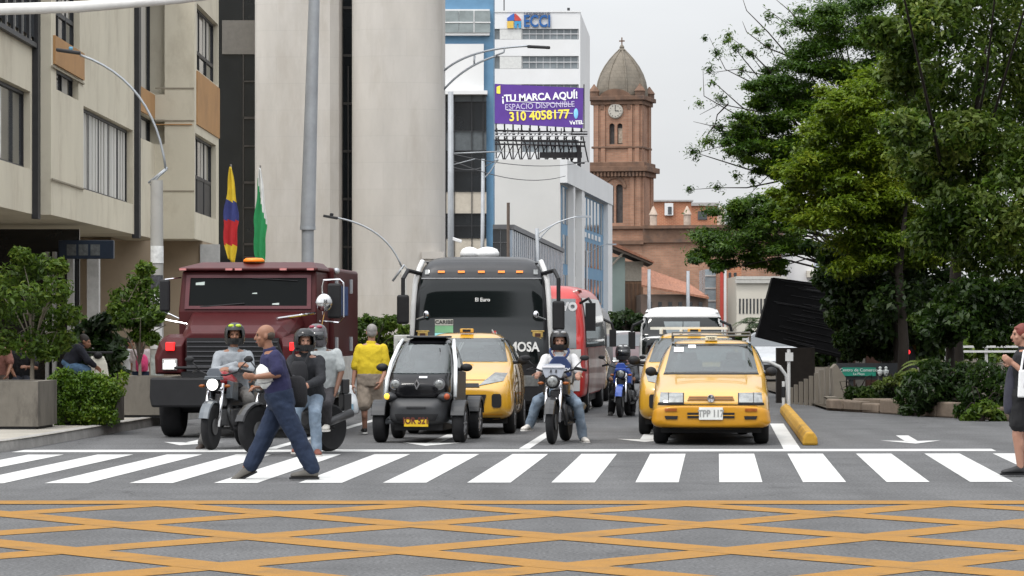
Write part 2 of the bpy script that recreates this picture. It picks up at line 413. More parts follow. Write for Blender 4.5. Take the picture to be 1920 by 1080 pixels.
hb.build('yellow_box_hatching', yel_paint, road)
# lane lines, arrows
ln = MB()
def lane(X0, Y0, Y1, wd=.14):
    ln.add(sheet([(X0 + ROAD.x * (Y0 - 42), Y0), (X0 + wd + ROAD.x * (Y0 - 42), Y0), (X0 + wd + ROAD.x * (Y1 - 42), Y1), (X0 + ROAD.x * (Y1 - 42), Y1)]), [[0, 1, 2, 3]])
lane(PX(978, 42), 41.4, 48.5); lane(PX(978, 42), 51, 53); lane(PX(978, 42), 56, 58); lane(PX(978, 42), 61, 63); lane(PX(510, 42) , 41.4, 56)
lane(PX(-30, 42), 38, 52, .12)
lane(3.55, 41.3, 52, .22)
ln.build('lane_lines', white_paint, road)
ar = MB()
def arrow(X, Y, L=3.2):
    def q(a, b): return (X + a + ROAD.x * b, Y + b, .004)
    ar.add([q(-.09, .9), q(.09, .9), q(.09, L), q(-.09, L)], [[0, 1, 2, 3]]); ar.add([q(-.42, 1.2), q(0, 0), q(.42, 1.2), q(0, .95)], [[0, 1, 2, 3]])
arrow(PX(350, 43.5), 42.6, 3.4); arrow(PX(800, 43), 42.4, 4.5); arrow(PX(1205, 44.5), 43.8, 4); arrow(5.45, 43.2, 3.2)
ar.build('lane_arrows', white_paint, road)
# left pavement with kerb: kerb line follows the road and rounds off at the corner
kx = lambda Y: -6.4 + ROAD.x * (Y - 40)
kl = [(kx(Y), Y) for Y in (160, 120, 90, 70, 60, 50, 45, 42)]
kl += [(-6.4, 40.6), (-6.62, 39.4), (-7.05, 38.5), (-7.7, 37.9), (-8.6, 37.6), (-30, 37.3)]
pave = M('pavement_concrete', (.27, .25, .215), .85, noise=.2, ns=.9, bump=.3, bs=30, dirt=((.13, .12, .10), .5, .6))
b = MB(); n = len(kl); top = [V((x, y, .138)) for x, y in kl] + [V((-30, 160, .138))]
b.add(top, [list(range(len(top)))]); tag(b.build('left_pavement', pave), kind='structure')
b = MB(); ki = []
for i, (x, y) in enumerate(kl):
    a = V(kl[max(i - 1, 0)]); c = V(kl[min(i + 1, n - 1)]); t = (c - a).normalized(); nn = V((t.y, -t.x))
    if nn.x > 0 or (nn.x > -.5 and nn.y > 0): nn = -nn if nn.x > 0 else nn
    ki.append((V((x, y)), nn))
rings = []
for i, (p, nn) in enumerate(ki):
    side = V((-.16, 0)) if i < 8 else V((-.10, .13)) if i < 12 else V((0, .16))
    rings.append([V((p.x, p.y, -.02)), V((p.x + side.x * .12, p.y + side.y * .12, .13)), V((p.x + side.x * .25, p.y + side.y * .25, .145)), V((p.x + side.x, p.y + side.y, .145)), V((p.x + side.x, p.y + side.y, -.02))])
b.loft(rings); tag(b.build('left_kerb', M('kerb_stone', (.26, .25, .235), .85, noise=.22, ns=3, bump=.3, bs=25, dirt=((.09, .085, .08), 1.2, .7))), kind='structure')
# right planting bed floor
b = MB(); b.add([V((5.9, 60, .05)), V((8.4, 53.2, .05)), V((40, 50, .05)), V((40, 150, .05)), V((6.6, 150, .05)), V((6.1, 72, .05))], [[0, 1, 2, 3, 4, 5]])
tag(b.build('planting_bed_soil', M('soil', (.05, .04, .028), .95, noise=.4, ns=3, bump=.6, bs=12)), kind='structure')

# ------------------------------------------------------------------ building materials
beige = M('beige_concrete_panel', (.56, .515, .41), .85, noise=.07, ns=.6, bump=.12, bs=14, stretch=(1, 1, .55), dirt=((.38, .33, .25), .8, .7))
beige_dk = M('brown_plaster', (.33, .26, .185), .85, noise=.12, ns=.8, dirt=((.2, .15, .1), .5, .5))
orange = M('orange_panel', (.38, .215, .095), .8, noise=.1, ns=1, dirt=((.22, .13, .07), .8, .5))
dark_metal = M('dark_metal', (.028, .028, .03), .5, noise=.2)
black = M('flat_black', (.012, .012, .013), .6)
glass_dk = M('dark_window_glass', (.012, .014, .016), .07, noise=.3, ns=.5, spec=.55)
glass_md = M('grey_window_glass', (.06, .065, .07), .1, noise=.35, ns=.8)
curtain = M('pale_curtain', (.42, .40, .36), .85, noise=.25, ns=3, stretch=(14, 14, .15))
trav = M('travertine', (.455, .43, .395), .75, noise=.09, ns=1.3, bump=.12, bs=8, stretch=(1, 1, .28), dirt=((.34, .305, .26), .9, .6))
def panel_lines(m, w_, h_, dark=.86):       # thin joints between cladding panels
    t = m.node_tree; bs = t.nodes['Principled BSDF']; src = bs.inputs['Base Color'].links[0].from_socket
    co = t.nodes.new('ShaderNodeTexCoord'); sp = t.nodes.new('ShaderNodeSeparateXYZ'); cb = t.nodes.new('ShaderNodeCombineXYZ')
    t.links.new(co.outputs['Object'], sp.inputs[0]); ad = t.nodes.new('ShaderNodeMath'); ad.operation = 'ADD'
    t.links.new(sp.outputs['X'], ad.inputs[0]); t.links.new(sp.outputs['Y'], ad.inputs[1]); t.links.new(ad.outputs[0], cb.inputs[0]); t.links.new(sp.outputs['Z'], cb.inputs[1])
    br = t.nodes.new('ShaderNodeTexBrick'); t.links.new(cb.outputs[0], br.inputs['Vector']); br.inputs['Scale'].default_value = 1
    br.inputs['Brick Width'].default_value = w_; br.inputs['Row Height'].default_value = h_; br.inputs['Mortar Size'].default_value = .012
    br.inputs['Color1'].default_value = (1, 1, 1, 1); br.inputs['Color2'].default_value = (.97, .965, .955, 1); br.inputs['Mortar'].default_value = (dark, dark, dark, 1)
    mx = t.nodes.new('ShaderNodeMix'); mx.data_type = 'RGBA'; mx.blend_type = 'MULTIPLY'; mx.inputs[0].default_value = 1
    t.links.new(src, mx.inputs[6]); t.links.new(br.outputs[0], mx.inputs[7]); t.links.new(mx.outputs[2], bs.inputs['Base Color'])
panel_lines(trav, 1.5, .85, .93)
blue = M('blue_paint', (.105, .215, .33), .6, noise=.1, ns=1.5, dirt=((.2, .3, .38), .7, .4))
whitew = M('white_wall', (.60, .60, .595), .8, noise=.05, ns=.5, dirt=((.55, .54, .52), .4, .35))
cream = M('cream_wall', (.48, .45, .385), .85, noise=.06, ns=.4, dirt=((.45, .42, .36), .35, .4))
steel = M('galvanised_steel', (.33, .35, .37), .5, metal=.35, noise=.12, ns=4)

# ------------------------------------------------------------------ A: beige office block, stepped front
A = thing('office_building', 'beige concrete office block with stepped front, dark window bands and orange panels, far left', 'building', (-10, 75, 0))
AO = V((-10, 75, 0))
def la(x, y, z): return V((x, y, z)) - AO
plan = [(-10.35, 50), (-10.35, 69.4), (-10.0, 69.4), (-9.96, 84.5), (-9.9, 88.7), (-8.8, 88.7), (-8.8, 96), (-22, 96), (-22, 50)]
b = MB(); b.prism([(x + 10, y - 75) for x, y in plan], 4.0, 13.5, 'z'); up = b.build('upper_wall', beige, A)
# openings: (pixel x0,x1 on a receding face at X, z0,z1)
def yat(px, X): return X * F / (px - 960)
wins = []      # (face X, Y0, Y1, Z0, Z1, style)
wins.append((-10.35, 56.5, yat(57, -10.35), 4.95, 6.62, 'poster'))
wins.append((-9.98, yat(157, -9.98), yat(248, -9.98), 4.78, 6.72, 'curtain'))
wins.append((-9.98, yat(107, -9.98), yat(148, -9.98), 6.78, 7.28, 'small'))
wins.append((-9.98, yat(106, -9.98), yat(150, -9.98), 7.95, 9.6, 'sash'))
wins.append((-9.93, yat(257, -9.93), yat(291, -9.93), 6.62, 7.3, 'small'))
wins.append((-9.93, yat(257, -9.93), yat(291, -9.93), 8.0, 11.0, 'tall'))
wins.append((-8.8, yat(366, -8.8), yat(405, -8.8), 4.75, 6.95, 'split'))
wins.append((-8.8, yat(369, -8.8), yat(409, -8.8), 8.75, 10.6, 'sash'))
c = MB()
for X, y0, y1, z0, z1, st in wins: c.box(X + 10 - .28, X + 10 + .3, y0 - 75, y1 - 75, z0, z1)
cut(up, c)
wgl = M('window_glass_reflecting', (.05, .055, .06), .06, noise=.4, ns=1.2, spec=.6)
for X, y0, y1, z0, z1, st in wins:
    f = MB(); x = X + 10 - .2; t = .07
    a0, a1 = y0 - 75, y1 - 75
    f.box(x, x + .06, a0, a1, z0, z0 + t); f.box(x, x + .06, a0, a1, z1 - t, z1)
    nm = {'curtain': 5, 'poster': 3, 'small': 2, 'sash': 3, 'tall': 2, 'split': 3}[st]
    for i in range(nm + 1):
        yy = a0 + (a1 - a0 - t) * i / nm; f.box(x, x + .055, yy, yy + t, z0 + t, z1 - t)
    if st == 'split': f.box(x, x + .05, a0 + t, a1 - t, (z0 + z1) / 2 - .1, (z0 + z1) / 2)
    if st == 'sash': f.box(x, x + .05, a0 + t, a1 - t, z0 + .55, z0 + .65)
    wo = f.build('window', dark_metal, A)
    p = MB(); p.box(x - .05, x + .01, a0 + .01, a1 - .01, z0 + .01, z1 - .01)
    p.build('pane', {'curtain': curtain, 'poster': wgl, 'small': wgl, 'sash': wgl, 'tall': wgl, 'split': wgl}[st], wo)
    if st in ('small', 'sash', 'split', 'tall'):
        cu = MB(); n_ = 2
        for i in range(n_): 
            yy = a0 + (a1 - a0) * (i + .12) / n_; cu.box(x + .012, x + .02, yy, yy + (a1 - a0) * .26, (z0 + z1) / 2 if st == 'split' else z0 + (.6 if st == 'sash' else .08), z1 - .08)
        cu.build('curtain', curtain, wo)
    if st == 'split':
        lo = MB(); lo.box(x + .012, x + .03, a0 + t, a1 - t, z0 + t, (z0 + z1) / 2 - .1); lo.build('lower_panel', dark_metal, wo)
    if st == 'curtain':
        cu = MB(); rr = random.Random(3); yy = a0 + .1
        while yy < a1 - .4:
            wd = rr.uniform(.16, .5); cu.box(x + .015, x + .035, yy, yy + wd, z0 + .08, z1 - .08); yy += wd + rr.uniform(.03, .3)
        cu.build('vertical_blinds', M('blinds', (.5, .49, .46), .8, noise=.25, ns=1, stretch=(9, 9, .1)), wo)
    if st == 'poster':
        pp = M('poster_paper', (.55, .55, .52), .5, noise=.5, ns=2.5, dirt=((.25, .12, .10), 1.4, .9))
        q = MB(); q.box(x + .015, x + .03, a1 - 5.2, a1 - 2.9, z0 + .1, z1 - .1); q.box(x + .015, x + .03, a1 - 8.5, a1 - 5.6, z0 + .1, z1 - .1); q.build('poster', pp, wo)
        q = MB()
        for i in range(6): q.box(x + .032, x + .036, a1 - 4.8, a1 - 3.3, z1 - .35 - i * .17, z1 - .28 - i * .17)
        q.build('poster_lines', M('poster_green', (.25, .38, .12), .6), wo)
b = MB()
for X, y0, y1, z0, z1 in ((-9.98, yat(101, -9.98), yat(156, -9.98), 7.3, 7.92), (-9.93, yat(258, -9.93), yat(294, -9.93), 7.32, 7.98), (-8.8, yat(368, -8.8), yat(410, -8.8), 7.2, 8.7)):
    b.box(X + 10 - .05, X + 10 + .035, y0 - 75, y1 - 75, z0, z1)
b.box(-9.93 + 10, -8.86 + 10, 88.66 - 75, 88.8 - 75, 7.15, 7.18)
b.each('orange_panel', orange, A)
b = MB()      # dark drain pipes in the corners
b.box(-.36, -.22, 69.0 - 75, 69.37 - 75, 3.9, 13.5); b.build('drain_pipe', dark_metal, A)
b = MB(); b.box(-.02, .17, 84.35 - 75, 84.75 - 75, 3.9, 13.5); b.build('drain_pipe', dark_metal, A)
b = MB(); b.box(-.6, -.24, 50 - 75, 69.0 - 75, 7.58, 7.68)
for i in range(8): b.box(-.3, -.24, 61.4 - 75 + i * 1.08, 61.65 - 75 + i * 1.08, 7.68, 9.8)
b.build('balcony', dark_metal, A)
b = MB(); b.box(-.34, -.30, 55 - 75, 69.0 - 75, 7.8, 9.8); b.build('balcony_glazing', wgl, A)
jm = M('panel_joint', (.25, .22, .17), .9)
b = MB()
for z in (4.75, 7.2): b.box(-.02 + .04, .055, yat(96, -9.98) - 75, yat(156, -9.98) - 75, z, z + .035)
for z in (5.3, 7.25, 8.15): b.box(.11, 1.19, 88.685 - 75, 88.72 - 75, z, z + .04)
b.each('panel_joint', jm, A)
# ground floor, set back
b = MB(); b.box(-11, -.9, 87 - 75, 95 - 75, 0, 3.99); b.box(-12, -3.5, 50 - 75, 86.9 - 75, 0, 3.99); b.each('ground_floor_wall', beige_dk, A)
b = MB(); b.box(-.88, 1.2, 91 - 75, 95.8 - 75, 0, 3.995); b.build('entrance_wall', beige_dk, A)
b = MB()
b.box(PX(375, 90.9) + 10, PX(412, 90.9) + 10, 90.9 - 75, 91 - 75, 0, 3.9); b.build('grey_door', M('pale_grey_panel', (.42, .42, .41), .7), A)
b = MB(); b.box(PX(-20, 76.6) + 10, PX(150, 76.6) + 10, 76.5 - 75, 76.6 - 75, 0, 3.9); b.build('shop_window', glass_dk, A)
b = MB()
for px, wd in ((87, 6), (100, 6), (128, 11), (165, 22)): b.box(PX(px, 76.3) + 10, PX(px + wd, 76.3) + 10, 76.1 - 75, 76.4 - 75, 0, 3.35)
b.each('shop_pillar', M('white_pillar', (.4, .39, .37), .7, noise=.15), A)
b = MB(); b.box(PX(185, 88) + 10, PX(300, 88) + 10, 86.85 - 75, 87 - 75, 0, 3.9); b.build('plaster_wall', beige_dk, A)
sg = thing('shop_sign', 'dark blue-black shop sign box under the beige overhang above the shrubs', 'sign', P(160, 468, 75.5))
b = MB(); b.box(-.62, .68, -.12, .12, -.22, .22); b.build('sign_box', M('sign_dark', (.012, .02, .035), .4), sg, bevel=.02)
b = MB()
for i in range(3): b.box(-.42 + i * .28, -.2 + i * .28, -.135, -.121, -.14, .12)
b.each('sign_panel', M('sign_grey', (.08, .085, .085), .5, noise=.5, ns=8), sg)

# ------------------------------------------------------------------ B: travertine tower
B = thing('stone_tower', 'tall pale travertine-clad tower with rounded pier and dark glass slits', 'building', (-5, 103, 0))
def lb(x): return x + 5
def XB(px, Y=103): return PX(px, Y) + 5
b = MB(); zt = 22
sl_ = []
for px, dy in ((478, .0), (482, -.25), (500, -.42), (560, -.5), (620, -.42), (636, -.2), (640, .0)): sl_.append((XB(px), dy))
b.prism(sl_ + [(XB(640), 4), (XB(478), 4)], 0, zt, 'z'); sharp(b.build('left_pier', trav, B), 30)
pr = []
for k in range(17):
    a = math.pi * (1 - k / 16); cx, hw_ = XB(745), (XB(830) - XB(660)) / 2
    pr.append((cx + hw_ * math.copysign(abs(math.cos(a)) ** .7, math.cos(a)), -.9 * max(0, math.sin(a)) ** .8))
b = MB(); b.prism(pr + [(XB(830), 4), (XB(660), 4)], 0, zt, 'z'); sharp(b.build('rounded_pier', trav, B), 30)
b = MB(); b.box(XB(640), XB(660), .7, 4, 0, zt); b.box(XB(388), XB(478), .9, 4, 0, zt); b.each('glass_slit', glass_dk, B)
b = MB()
for z in np.arange(1, zt, 1.55): b.box(XB(640) + .01, XB(660) - .01, .66, .72, z, z + .08)
for z in (2.6, 4.2, 6.2, 8.3): b.box(XB(452), XB(477), .86, .92, z, z + .07); b.box(XB(452), XB(477), .86, .92, z + 1.2, z + 1.24)
b.box(XB(451), XB(453), .86, .93, 1, zt); b.box(XB(650), XB(652), .6, .7, 2.6, zt - 12); b.build('mullions', M('bronze', (.05, .045, .04), .4, noise=.2), B)
b = MB(); b.box(XB(412), XB(478), .84, .9, 10.4, 11.5); b.build('upper_spandrel', M('grey_panel', (.13, .12, .105), .6), B)
b = MB(); b.box(XB(792), XB(833), -.95, -.4, 3.72, 3.95); b.box(XB(796), XB(833), -.9, -.4, 0, 3.72); b.build('base_block', trav, B)

# ------------------------------------------------------------------ C: blue and white office building
C = thing('blue_white_building', 'blue-banded white office building with black glass lower floors, behind the lamp posts', 'building', (-2, 150, 0))
def XC(px, Y=150): return PX(px, Y) + 2
def ZC(py, Y=150): return PZ(py, Y)
b = MB(); b.box(XC(780), XC(925), .4, 12, 0, 20); b.build('blue_wall', blue, C)
b = MB(); b.box(XC(780), XC(907), .1, .39, ZC(170), ZC(82)); b.box(XC(780), XC(918), .05, .39, ZC(66), ZC(17)); b.each('white_wall', whitew, C)
b = MB(); b.box(XC(780), XC(914), -.5, .39, ZC(178), ZC(171)); b.build('canopy', whitew, C)
w_ = MB()
for px in (833, 861): w_ = MB(); w_.box(XC(px), XC(px + 27 + (31 if px > 850 else 0)), .0, .05, ZC(61), ZC(20)); wn = w_.build('window', M('grey_glass', (.22, .25, .25), .15, noise=.2, ns=2), C)
b = MB(); b.box(XC(832), XC(920), -.03, -.002, ZC(43), ZC(41)); b.box(XC(888), XC(889.5), -.03, -.002, ZC(61), ZC(20)); b.build('frame', whitew, wn)
b = MB(); b.box(XC(800), XC(912), .1, .39, 0, ZC(178)); b.build('glass_front', glass_dk, C)
b = MB()
for y0, y1 in ((246, 282), (178, 190)): b.box(XC(800), XC(912), .06, .1, ZC(y1), ZC(y0))
b.each('grey_glass_band', M('grey_blue_glass', (.09, .10, .105), .2, noise=.15), C)
b = MB(); b.box(XC(800), XC(912), .04, .1, ZC(400), ZC(360)); b.box(XC(800), XC(912), .04, .1, 0, ZC(447)); b.build('beige_band', M('beige_spandrel', (.40, .36, .30), .8, noise=.1), C)
b = MB()
for px in (835, 851, 884, 905): b.box(XC(px), XC(px + 1.3), -.02, .04, 0, ZC(178))
for y in (190, 245, 282, 320, 358, 400, 423, 446): b.box(XC(800), XC(912), -.015, .038, ZC(y + 1), ZC(y))
b.build('mullions', dark_metal, C)

# ------------------------------------------------------------------ D: white tower block with roof lettering
D = thing('white_tower_block', 'tall white block with ribbon windows and blue rooftop lettering', 'building', (2, 230, 0))
def XD(px, Y=230): return PX(px, Y) - 2
def ZD(py, Y=230): return PZ(py, Y)
b = MB(); xr = XD(1088)
b.prism([(XD(880), 0), (xr, 0), (PX(1106, 250) - 2, 20), (XD(880), 20)], 0, ZD(22), 'z'); wl = b.build('wall', whitew, D)
c = MB()
for y0, y1 in ((54, 74), (105, 129), (158, 180), (210, 233), (262, 285)): c.box(XD(926), XD(1085), -1, .35, ZD(y1), ZD(y0))
cut(wl, c)
for y0, y1 in ((54, 74), (105, 129), (158, 180), (210, 233), (262, 285)):
    f = MB(); f.box(XD(926), XD(1085), .2, .34, ZD(y1), ZD(y0)); wo = f.build('window', M('office_glass', (.16, .18, .19), .15, noise=.35, ns=.5), D)
    f = MB(); f.box(XD(937), XD(978), .02, .19, ZD(y1) + .02, ZD(y0) - .02); f.build('blank_panel', M('pale_panel', (.52, .52, .50), .7), wo)
    f = MB()
    for i in range(9): f.box(XD(979 + i * 13), XD(979.9 + i * 13), .12, .19, ZD(y1) + .05, ZD(y0) - .05)
    f.box(XD(979), XD(1085), .13, .18, ZD((y0 + y1) / 2), ZD((y0 + y1) / 2) + .06); f.build('mullions', M('alu', (.5, .5, .5), .5), wo)
b = MB(); b.box(XD(1064), XD(1069), 1, 1.2, ZD(22), ZD(12)); b.tube([(XD(945), 2, ZD(22)), (XD(945), 2, ZD(-12))], .04, 6); b.each('roof_mast', dark_metal, D)
b = MB(); b.box(XD(880), xr + .05, -.06, .2, ZD(23), ZD(20)); b.build('parapet', whitew, D)
navy = M('sign_navy', (.02, .09, .26), .5)
text('ECCI', 1.18, navy, D, (XD(1007), -.1, ZD(41)), name='sign_lettering', ext=.08, bold=.03, sx=.76, spacing=1.02)
text('UNIVERSIDAD', .36, M('sign_grey_text', (.08, .09, .13), .5), D, (XD(1007), -.12, ZD(27.5)), name='sign_small_lettering', ext=.05, bold=.008, sx=.8, spacing=1.05)
lg = MB(); x0, x1, z0, z1 = XD(951), XD(977), ZD(53), ZD(25); xm = (x0 + x1) / 2; zm = (z0 + z1) / 2
lg.m(0).prism([(x0, zm), (xm, zm), (xm, z1), (x0 + .3, z1 - .12), (x0, zm + .2)], -.12, -.03)
lg.m(1).prism([(xm + .03, zm), (x1, zm), (x1, zm + .1), (x1 - .25, z1 - .15), (xm + .03, z1)], -.12, -.03)
lg.m(2).prism([(x0, z0), (xm - .05, z0), (xm - .05, zm - .03), (x0, zm - .03)], -.12, -.03)
lg.m(3).prism([(xm + .03, z0), (xm + .2, z0), (xm + .2, z0 + .3), (xm + .32, z0 + .3), (xm + .32, z0), (x1, z0), (x1, zm - .03), (xm + .03, zm - .03)], -.12, -.03)
lg.build('sign_emblem', [M('em_blue', (.05, .12, .4), .5), M('em_red', (.45, .06, .05), .5), M('em_yellow', (.6, .4, .08), .5), M('em_teal', (.05, .25, .45), .5)], D)

# ------------------------------------------------------------------ F: white block with blue window side
Fb = thing('white_blue_building', 'lower white block with blank front and blue-windowed side, under the billboard', 'building', (2.6, 175, 0))
FX, FY = 2.625, 175.0; sx_, sy_ = PX(1138, 208) - FX, 33.0
def side(t, off=0, z=0): d = V((sx_, sy_)).normalized(); nn = V((d.y, -d.x)); return V((FX - 2.6 + sx_ * t + nn.x * off, sy_ * t + nn.y * off, z))
def tpx(px):             # parameter along the side face for a pixel column
    k = (px - 960) / F; return (FX - k * FY) / (k * sy_ - sx_)
zT = PZ(299, 175)
b = MB(); b.prism([(PX(880, 175) - 2.6, 0), (FX - 2.6, 0), (FX - 2.6 + sx_, sy_), (PX(880, 175) - 2.6, sy_)], 0, zT, 'z'); b.build('wall', M('offwhite_wall', (.52, .51, .485), .85, noise=.05, ns=.4, dirt=((.55, .53, .49), .3, .5)), Fb)
def sbox(mb, p0, p1, z0, z1, o0, o1):
    a, c = tpx(p0), tpx(p1)
    mb.add([side(a, o0, z0), side(c, o0, z0), side(c, o1, z0), side(a, o1, z0), side(a, o0, z1), side(c, o0, z1), side(c, o1, z1), side(a, o1, z1)],
           [[0, 1, 2, 3], [4, 5, 6, 7], [0, 1, 5, 4], [1, 2, 6, 5], [2, 3, 7, 6], [3, 0, 4, 7]])
b = MB(); sbox(b, 1052, 1063, 1, 9.3, -.1, .04); sbox(b, 1086, 1130, 1, 9.3, -.1, .04); b.each('blue_panel', blue, Fb)
b = MB()
for p0, p1 in ((1053, 1057), (1059, 1063)): 
    for z0, z1 in ((7.2, 9.2), (5.0, 6.6), (2.8, 4.4)): sbox(b, p0, p1, z0, z1, 0, .06)
for i in range(7):
    p = 1087 + i * 6.2
    for z0, z1 in ((7.35, 9.2), (5.1, 6.6), (2.9, 4.4), (.8, 2.2)): sbox(b, p, p + 3.4, z0, z1, 0, .06)
b.each('window_strip', glass_dk, Fb)
b = MB()
for z0, z1 in ((7.2, 8.9), (4.4, 5.8), (2.2, 3.4)): sbox(b, 1068, 1078, z0, z1, -.1, .03)
b.each('dark_opening', black, Fb)
b = MB(); sbox(b, 1064, 1067, 0, 9.6, -.1, .35); sbox(b, 1080, 1085, 0, 9.6, -.1, .35); sbox(b, 1130, 1138, 0, 9.9, -.1, .35); sbox(b, 1050, 1138, 9.4, zT, -.1, .4); b.each('white_rib', whitew, Fb)
b = MB()
for i in range(5):
    for z in (6.85, 2.55): sbox(b, 1094 + i * 6.5, 1097 + i * 6.5, z, z + .3, .05, .09)
b.each('white_vent', whitew, Fb)

# billboard on the roof
Bb = thing('billboard', 'purple roadside billboard with white and yellow lettering on a black roof truss', 'billboard', (2, 185, 0))
YB = 185.0
def xb(px): return PX(px, YB) - 2
def zb(py): return PZ(py, YB)
pn = MB(); pn.prism([(xb(926), zb(231)), (xb(1093), zb(240)), (xb(1094), zb(165)), (xb(927), zb(157))], 0, .25); pn.build('panel', M('billboard_purple', (.085, .035, .22), .5, noise=.12, ns=1), Bb)
pn = MB(); fr = .05
pn.box(xb(924), xb(926), -.03, .3, zb(233), zb(155)); pn.box(xb(1094), xb(1096), -.03, .3, zb(241), zb(158)); pn.each('panel_frame', dark_metal, Bb)
tilt = -math.atan(8 / 167)
lw = M('billboard_white', (.75, .75, .75), .5); ly = M('billboard_yellow', (.75, .62, .08), .5)
text('¡TU MARCA AQUÍ!', .56, lw, Bb, (xb(1012), -.02, zb(182)), (rad(90), -tilt * -1 * 1, 0), ext=.015, bold=.018, sx=.95)
text('ESPACIO DISPONIBLE', .47, M('billboard_lilac', (.5, .45, .62), .5), Bb, (xb(1012), -.02, zb(198.5)), (rad(90), tilt, 0), ext=.015, sx=.9)
text('310 4058177', .72, ly, Bb, (xb(1011), -.02, zb(217)), (rad(90), tilt, 0), ext=.015, bold=.018, sx=.92)
text('VeTEL', .3, lw, Bb, (xb(1081), -.02, zb(230)), (rad(90), tilt, 0), ext=.01, bold=.01)
q = MB()
for y in (190, 207): q.prism([(xb(950), zb(y - 1)), (xb(1074), zb(y + 5)), (xb(1074), zb(y + 6)), (xb(950), zb(y))], -.03, .0)
q.build('rule_lines', lw, Bb)
q = MB(); q.ell((xb(1080), -.01, zb(213)), (.13, .04, .3)); q.build('drop_mark', M('billboard_sky', (.2, .5, .75), .5), Bb)
q = MB(); q.prism([(xb(931), zb(175)), (xb(938), zb(176)), (xb(938), zb(160)), (xb(931), zb(163))], -.03, 0); q.build('corner_mark', ly, Bb)
tr = MB()
for i in range(11):
    x = xb(930 + i * 16); tr.tube([(x, .4, zb(158 + i * .7)), (x, .4, zb(262))], .045, 6)
    tr.tube([(x, .4, zb(240)), (x + .45, 2.2, zb(300))], .04, 6); tr.tube([(x, 2.2, zb(300)), (x, 2.2, zb(262))], .04, 6)
    if i < 10: tr.tube([(x, .4, zb(262)), (x + .49, .4, zb(244))], .03, 6); tr.tube([(x, 2.2, zb(298)), (x + .49, 2.2, zb(268))], .03, 6)
for y, p in ((244, .4), (262, .4), (266, 2.2), (298, 2.2)): tr.tube([(xb(926), p, zb(y)), (xb(1098), p, zb(y + 4))], .06, 6)
tr.box(xb(1012), xb(1092), 1.2, 2.1, zb(293), zb(283)); tr.box(xb(1062), xb(1067), 1.0, 1.3, PZ(330, YB), zb(286)); tr.box(xb(1083), xb(1090), 1.0, 1.3, PZ(330, YB), zb(270)); tr.box(xb(1070), xb(1102), .6, 1.0, zb(253), zb(245))
tr.build('truss', M('truss_black', (.02, .018, .02), .6), Bb)
tr = MB()
for y in (249, 254): tr.box(xb(926), xb(1102), -.4, .1, zb(y + 1.5), zb(y))
tr.build('catwalk', M('catwalk_grey', (.42, .42, .43), .6), Bb)
tr = MB()
for i in range(8): tr.tube([(xb(932 + i * 20), -.4, zb(250)), (xb(932 + i * 20), -1.1, zb(243))], .03, 6)
tr.each('lamp_bracket', dark_metal, Bb)

# ------------------------------------------------------------------ gallery building with ribbed glass side
Gb = thing('ribbed_glass_building', 'low dark building with ribbed blue-grey glass side, left of the blue windows', 'building', (0, 125, 0))
gx0, gx1 = PX(955, 125), PX(1052, 165); ztg = PZ(424, 125)
b = MB(); b.prism([(PX(924, 125), 0), (gx0, 0), (gx1, 40), (PX(924, 125), 40)], 0, ztg, 'z'); b.build('front_wall', glass_dk, Gb)
b = MB(); rib = MB(); d = V((gx1 - gx0, 40)).normalized(); nn = V((d.y, -d.x))
for i in range(30):
    t0, t1 = i / 30, (i + .72) / 30
    a = V((gx0 + (gx1 - gx0) * t0, 40 * t0)); c_ = V((gx0 + (gx1 - gx0) * t1, 40 * t1))
    b.prism([(a.x, a.y), (c_.x, c_.y), (c_.x + nn.x * .12, c_.y + nn.y * .12), (a.x + nn.x * .12, a.y + nn.y * .12)], .2, ztg - .15, 'z')
b.build('glass_ribs', M('ribbed_glass', (.20, .235, .275), .25, noise=.25, ns=.7), Gb)
b = MB(); e0 = V((gx0, 0)); e1 = V((gx1, 40)); o = nn * .2
b.prism([(e0.x, e0.y), (e1.x, e1.y), (e1.x + o.x, e1.y + o.y), (e0.x + o.x, e0.y + o.y)], ztg - .13, ztg + .06, 'z')
b.box(PX(924, 125), gx0, -.1, 0, ztg - .12, ztg + .06); b.box(PX(938, 125), PX(939, 125), -.06, 0, 0, ztg - .12); b.box(PX(924, 125), gx0, -.07, 0, PZ(455, 125), PZ(454, 125)); b.build('roof_edge', M('edge_dark', (.10, .10, .105), .5), Gb)

# ------------------------------------------------------------------ church
CH = thing('church', 'red-brick church with clock tower, grey pointed dome and cross', 'church', (PX(1156, 300), 300, 0), rad(-14))
brick = brickmat('church_brick', (.228, .114, .07), (.288, .15, .094), (.22, .155, .11), .5, .16, msize=.018, noise=.3, ns=.5)
bdark = M('weathered_brick_moulding', (.135, .08, .054), .9, noise=.35, ns=1.2, dirt=((.06, .05, .045), .8, .8))
domem = M('dome_lead', (.155, .135, .108), .85, noise=.25, ns=.9, dirt=((.09, .088, .078), .7, .7), bump=.2, bs=5)
panel_lines(domem, .55, .35, .7)
zc = lambda y: PZ(y, 300)
W = 2.35
b = MB(); b.box(-2.75, 2.75, -.25, 5.2, 0, zc(425)); b.build('tower_base', brick, CH)
def stage(z0, z1, h, name):
    b = MB(); b.box(-h, h, 2.4 - h, 2.4 + h, z0, z1); return b.build(name, brick, CH)
s1 = stage(zc(425), zc(331), 2.45, 'lower_stage'); s2 = stage(zc(305), zc(196), 2.25, 'upper_stage')
c = MB()
for sgn in (-1, 1):
    x = -.15 + sgn * .43; arch = [(x - .33, zc(418)), (x + .33, zc(418)), (x + .33, zc(352))] + [(x + .33 * math.cos(a), zc(352) + .33 * math.sin(a)) for a in np.linspace(0, math.pi, 9)[1:-1]] + [(x - .33, zc(352))]
    c.prism(arch, -.6, .55)
cut(s1, c)
c = MB()
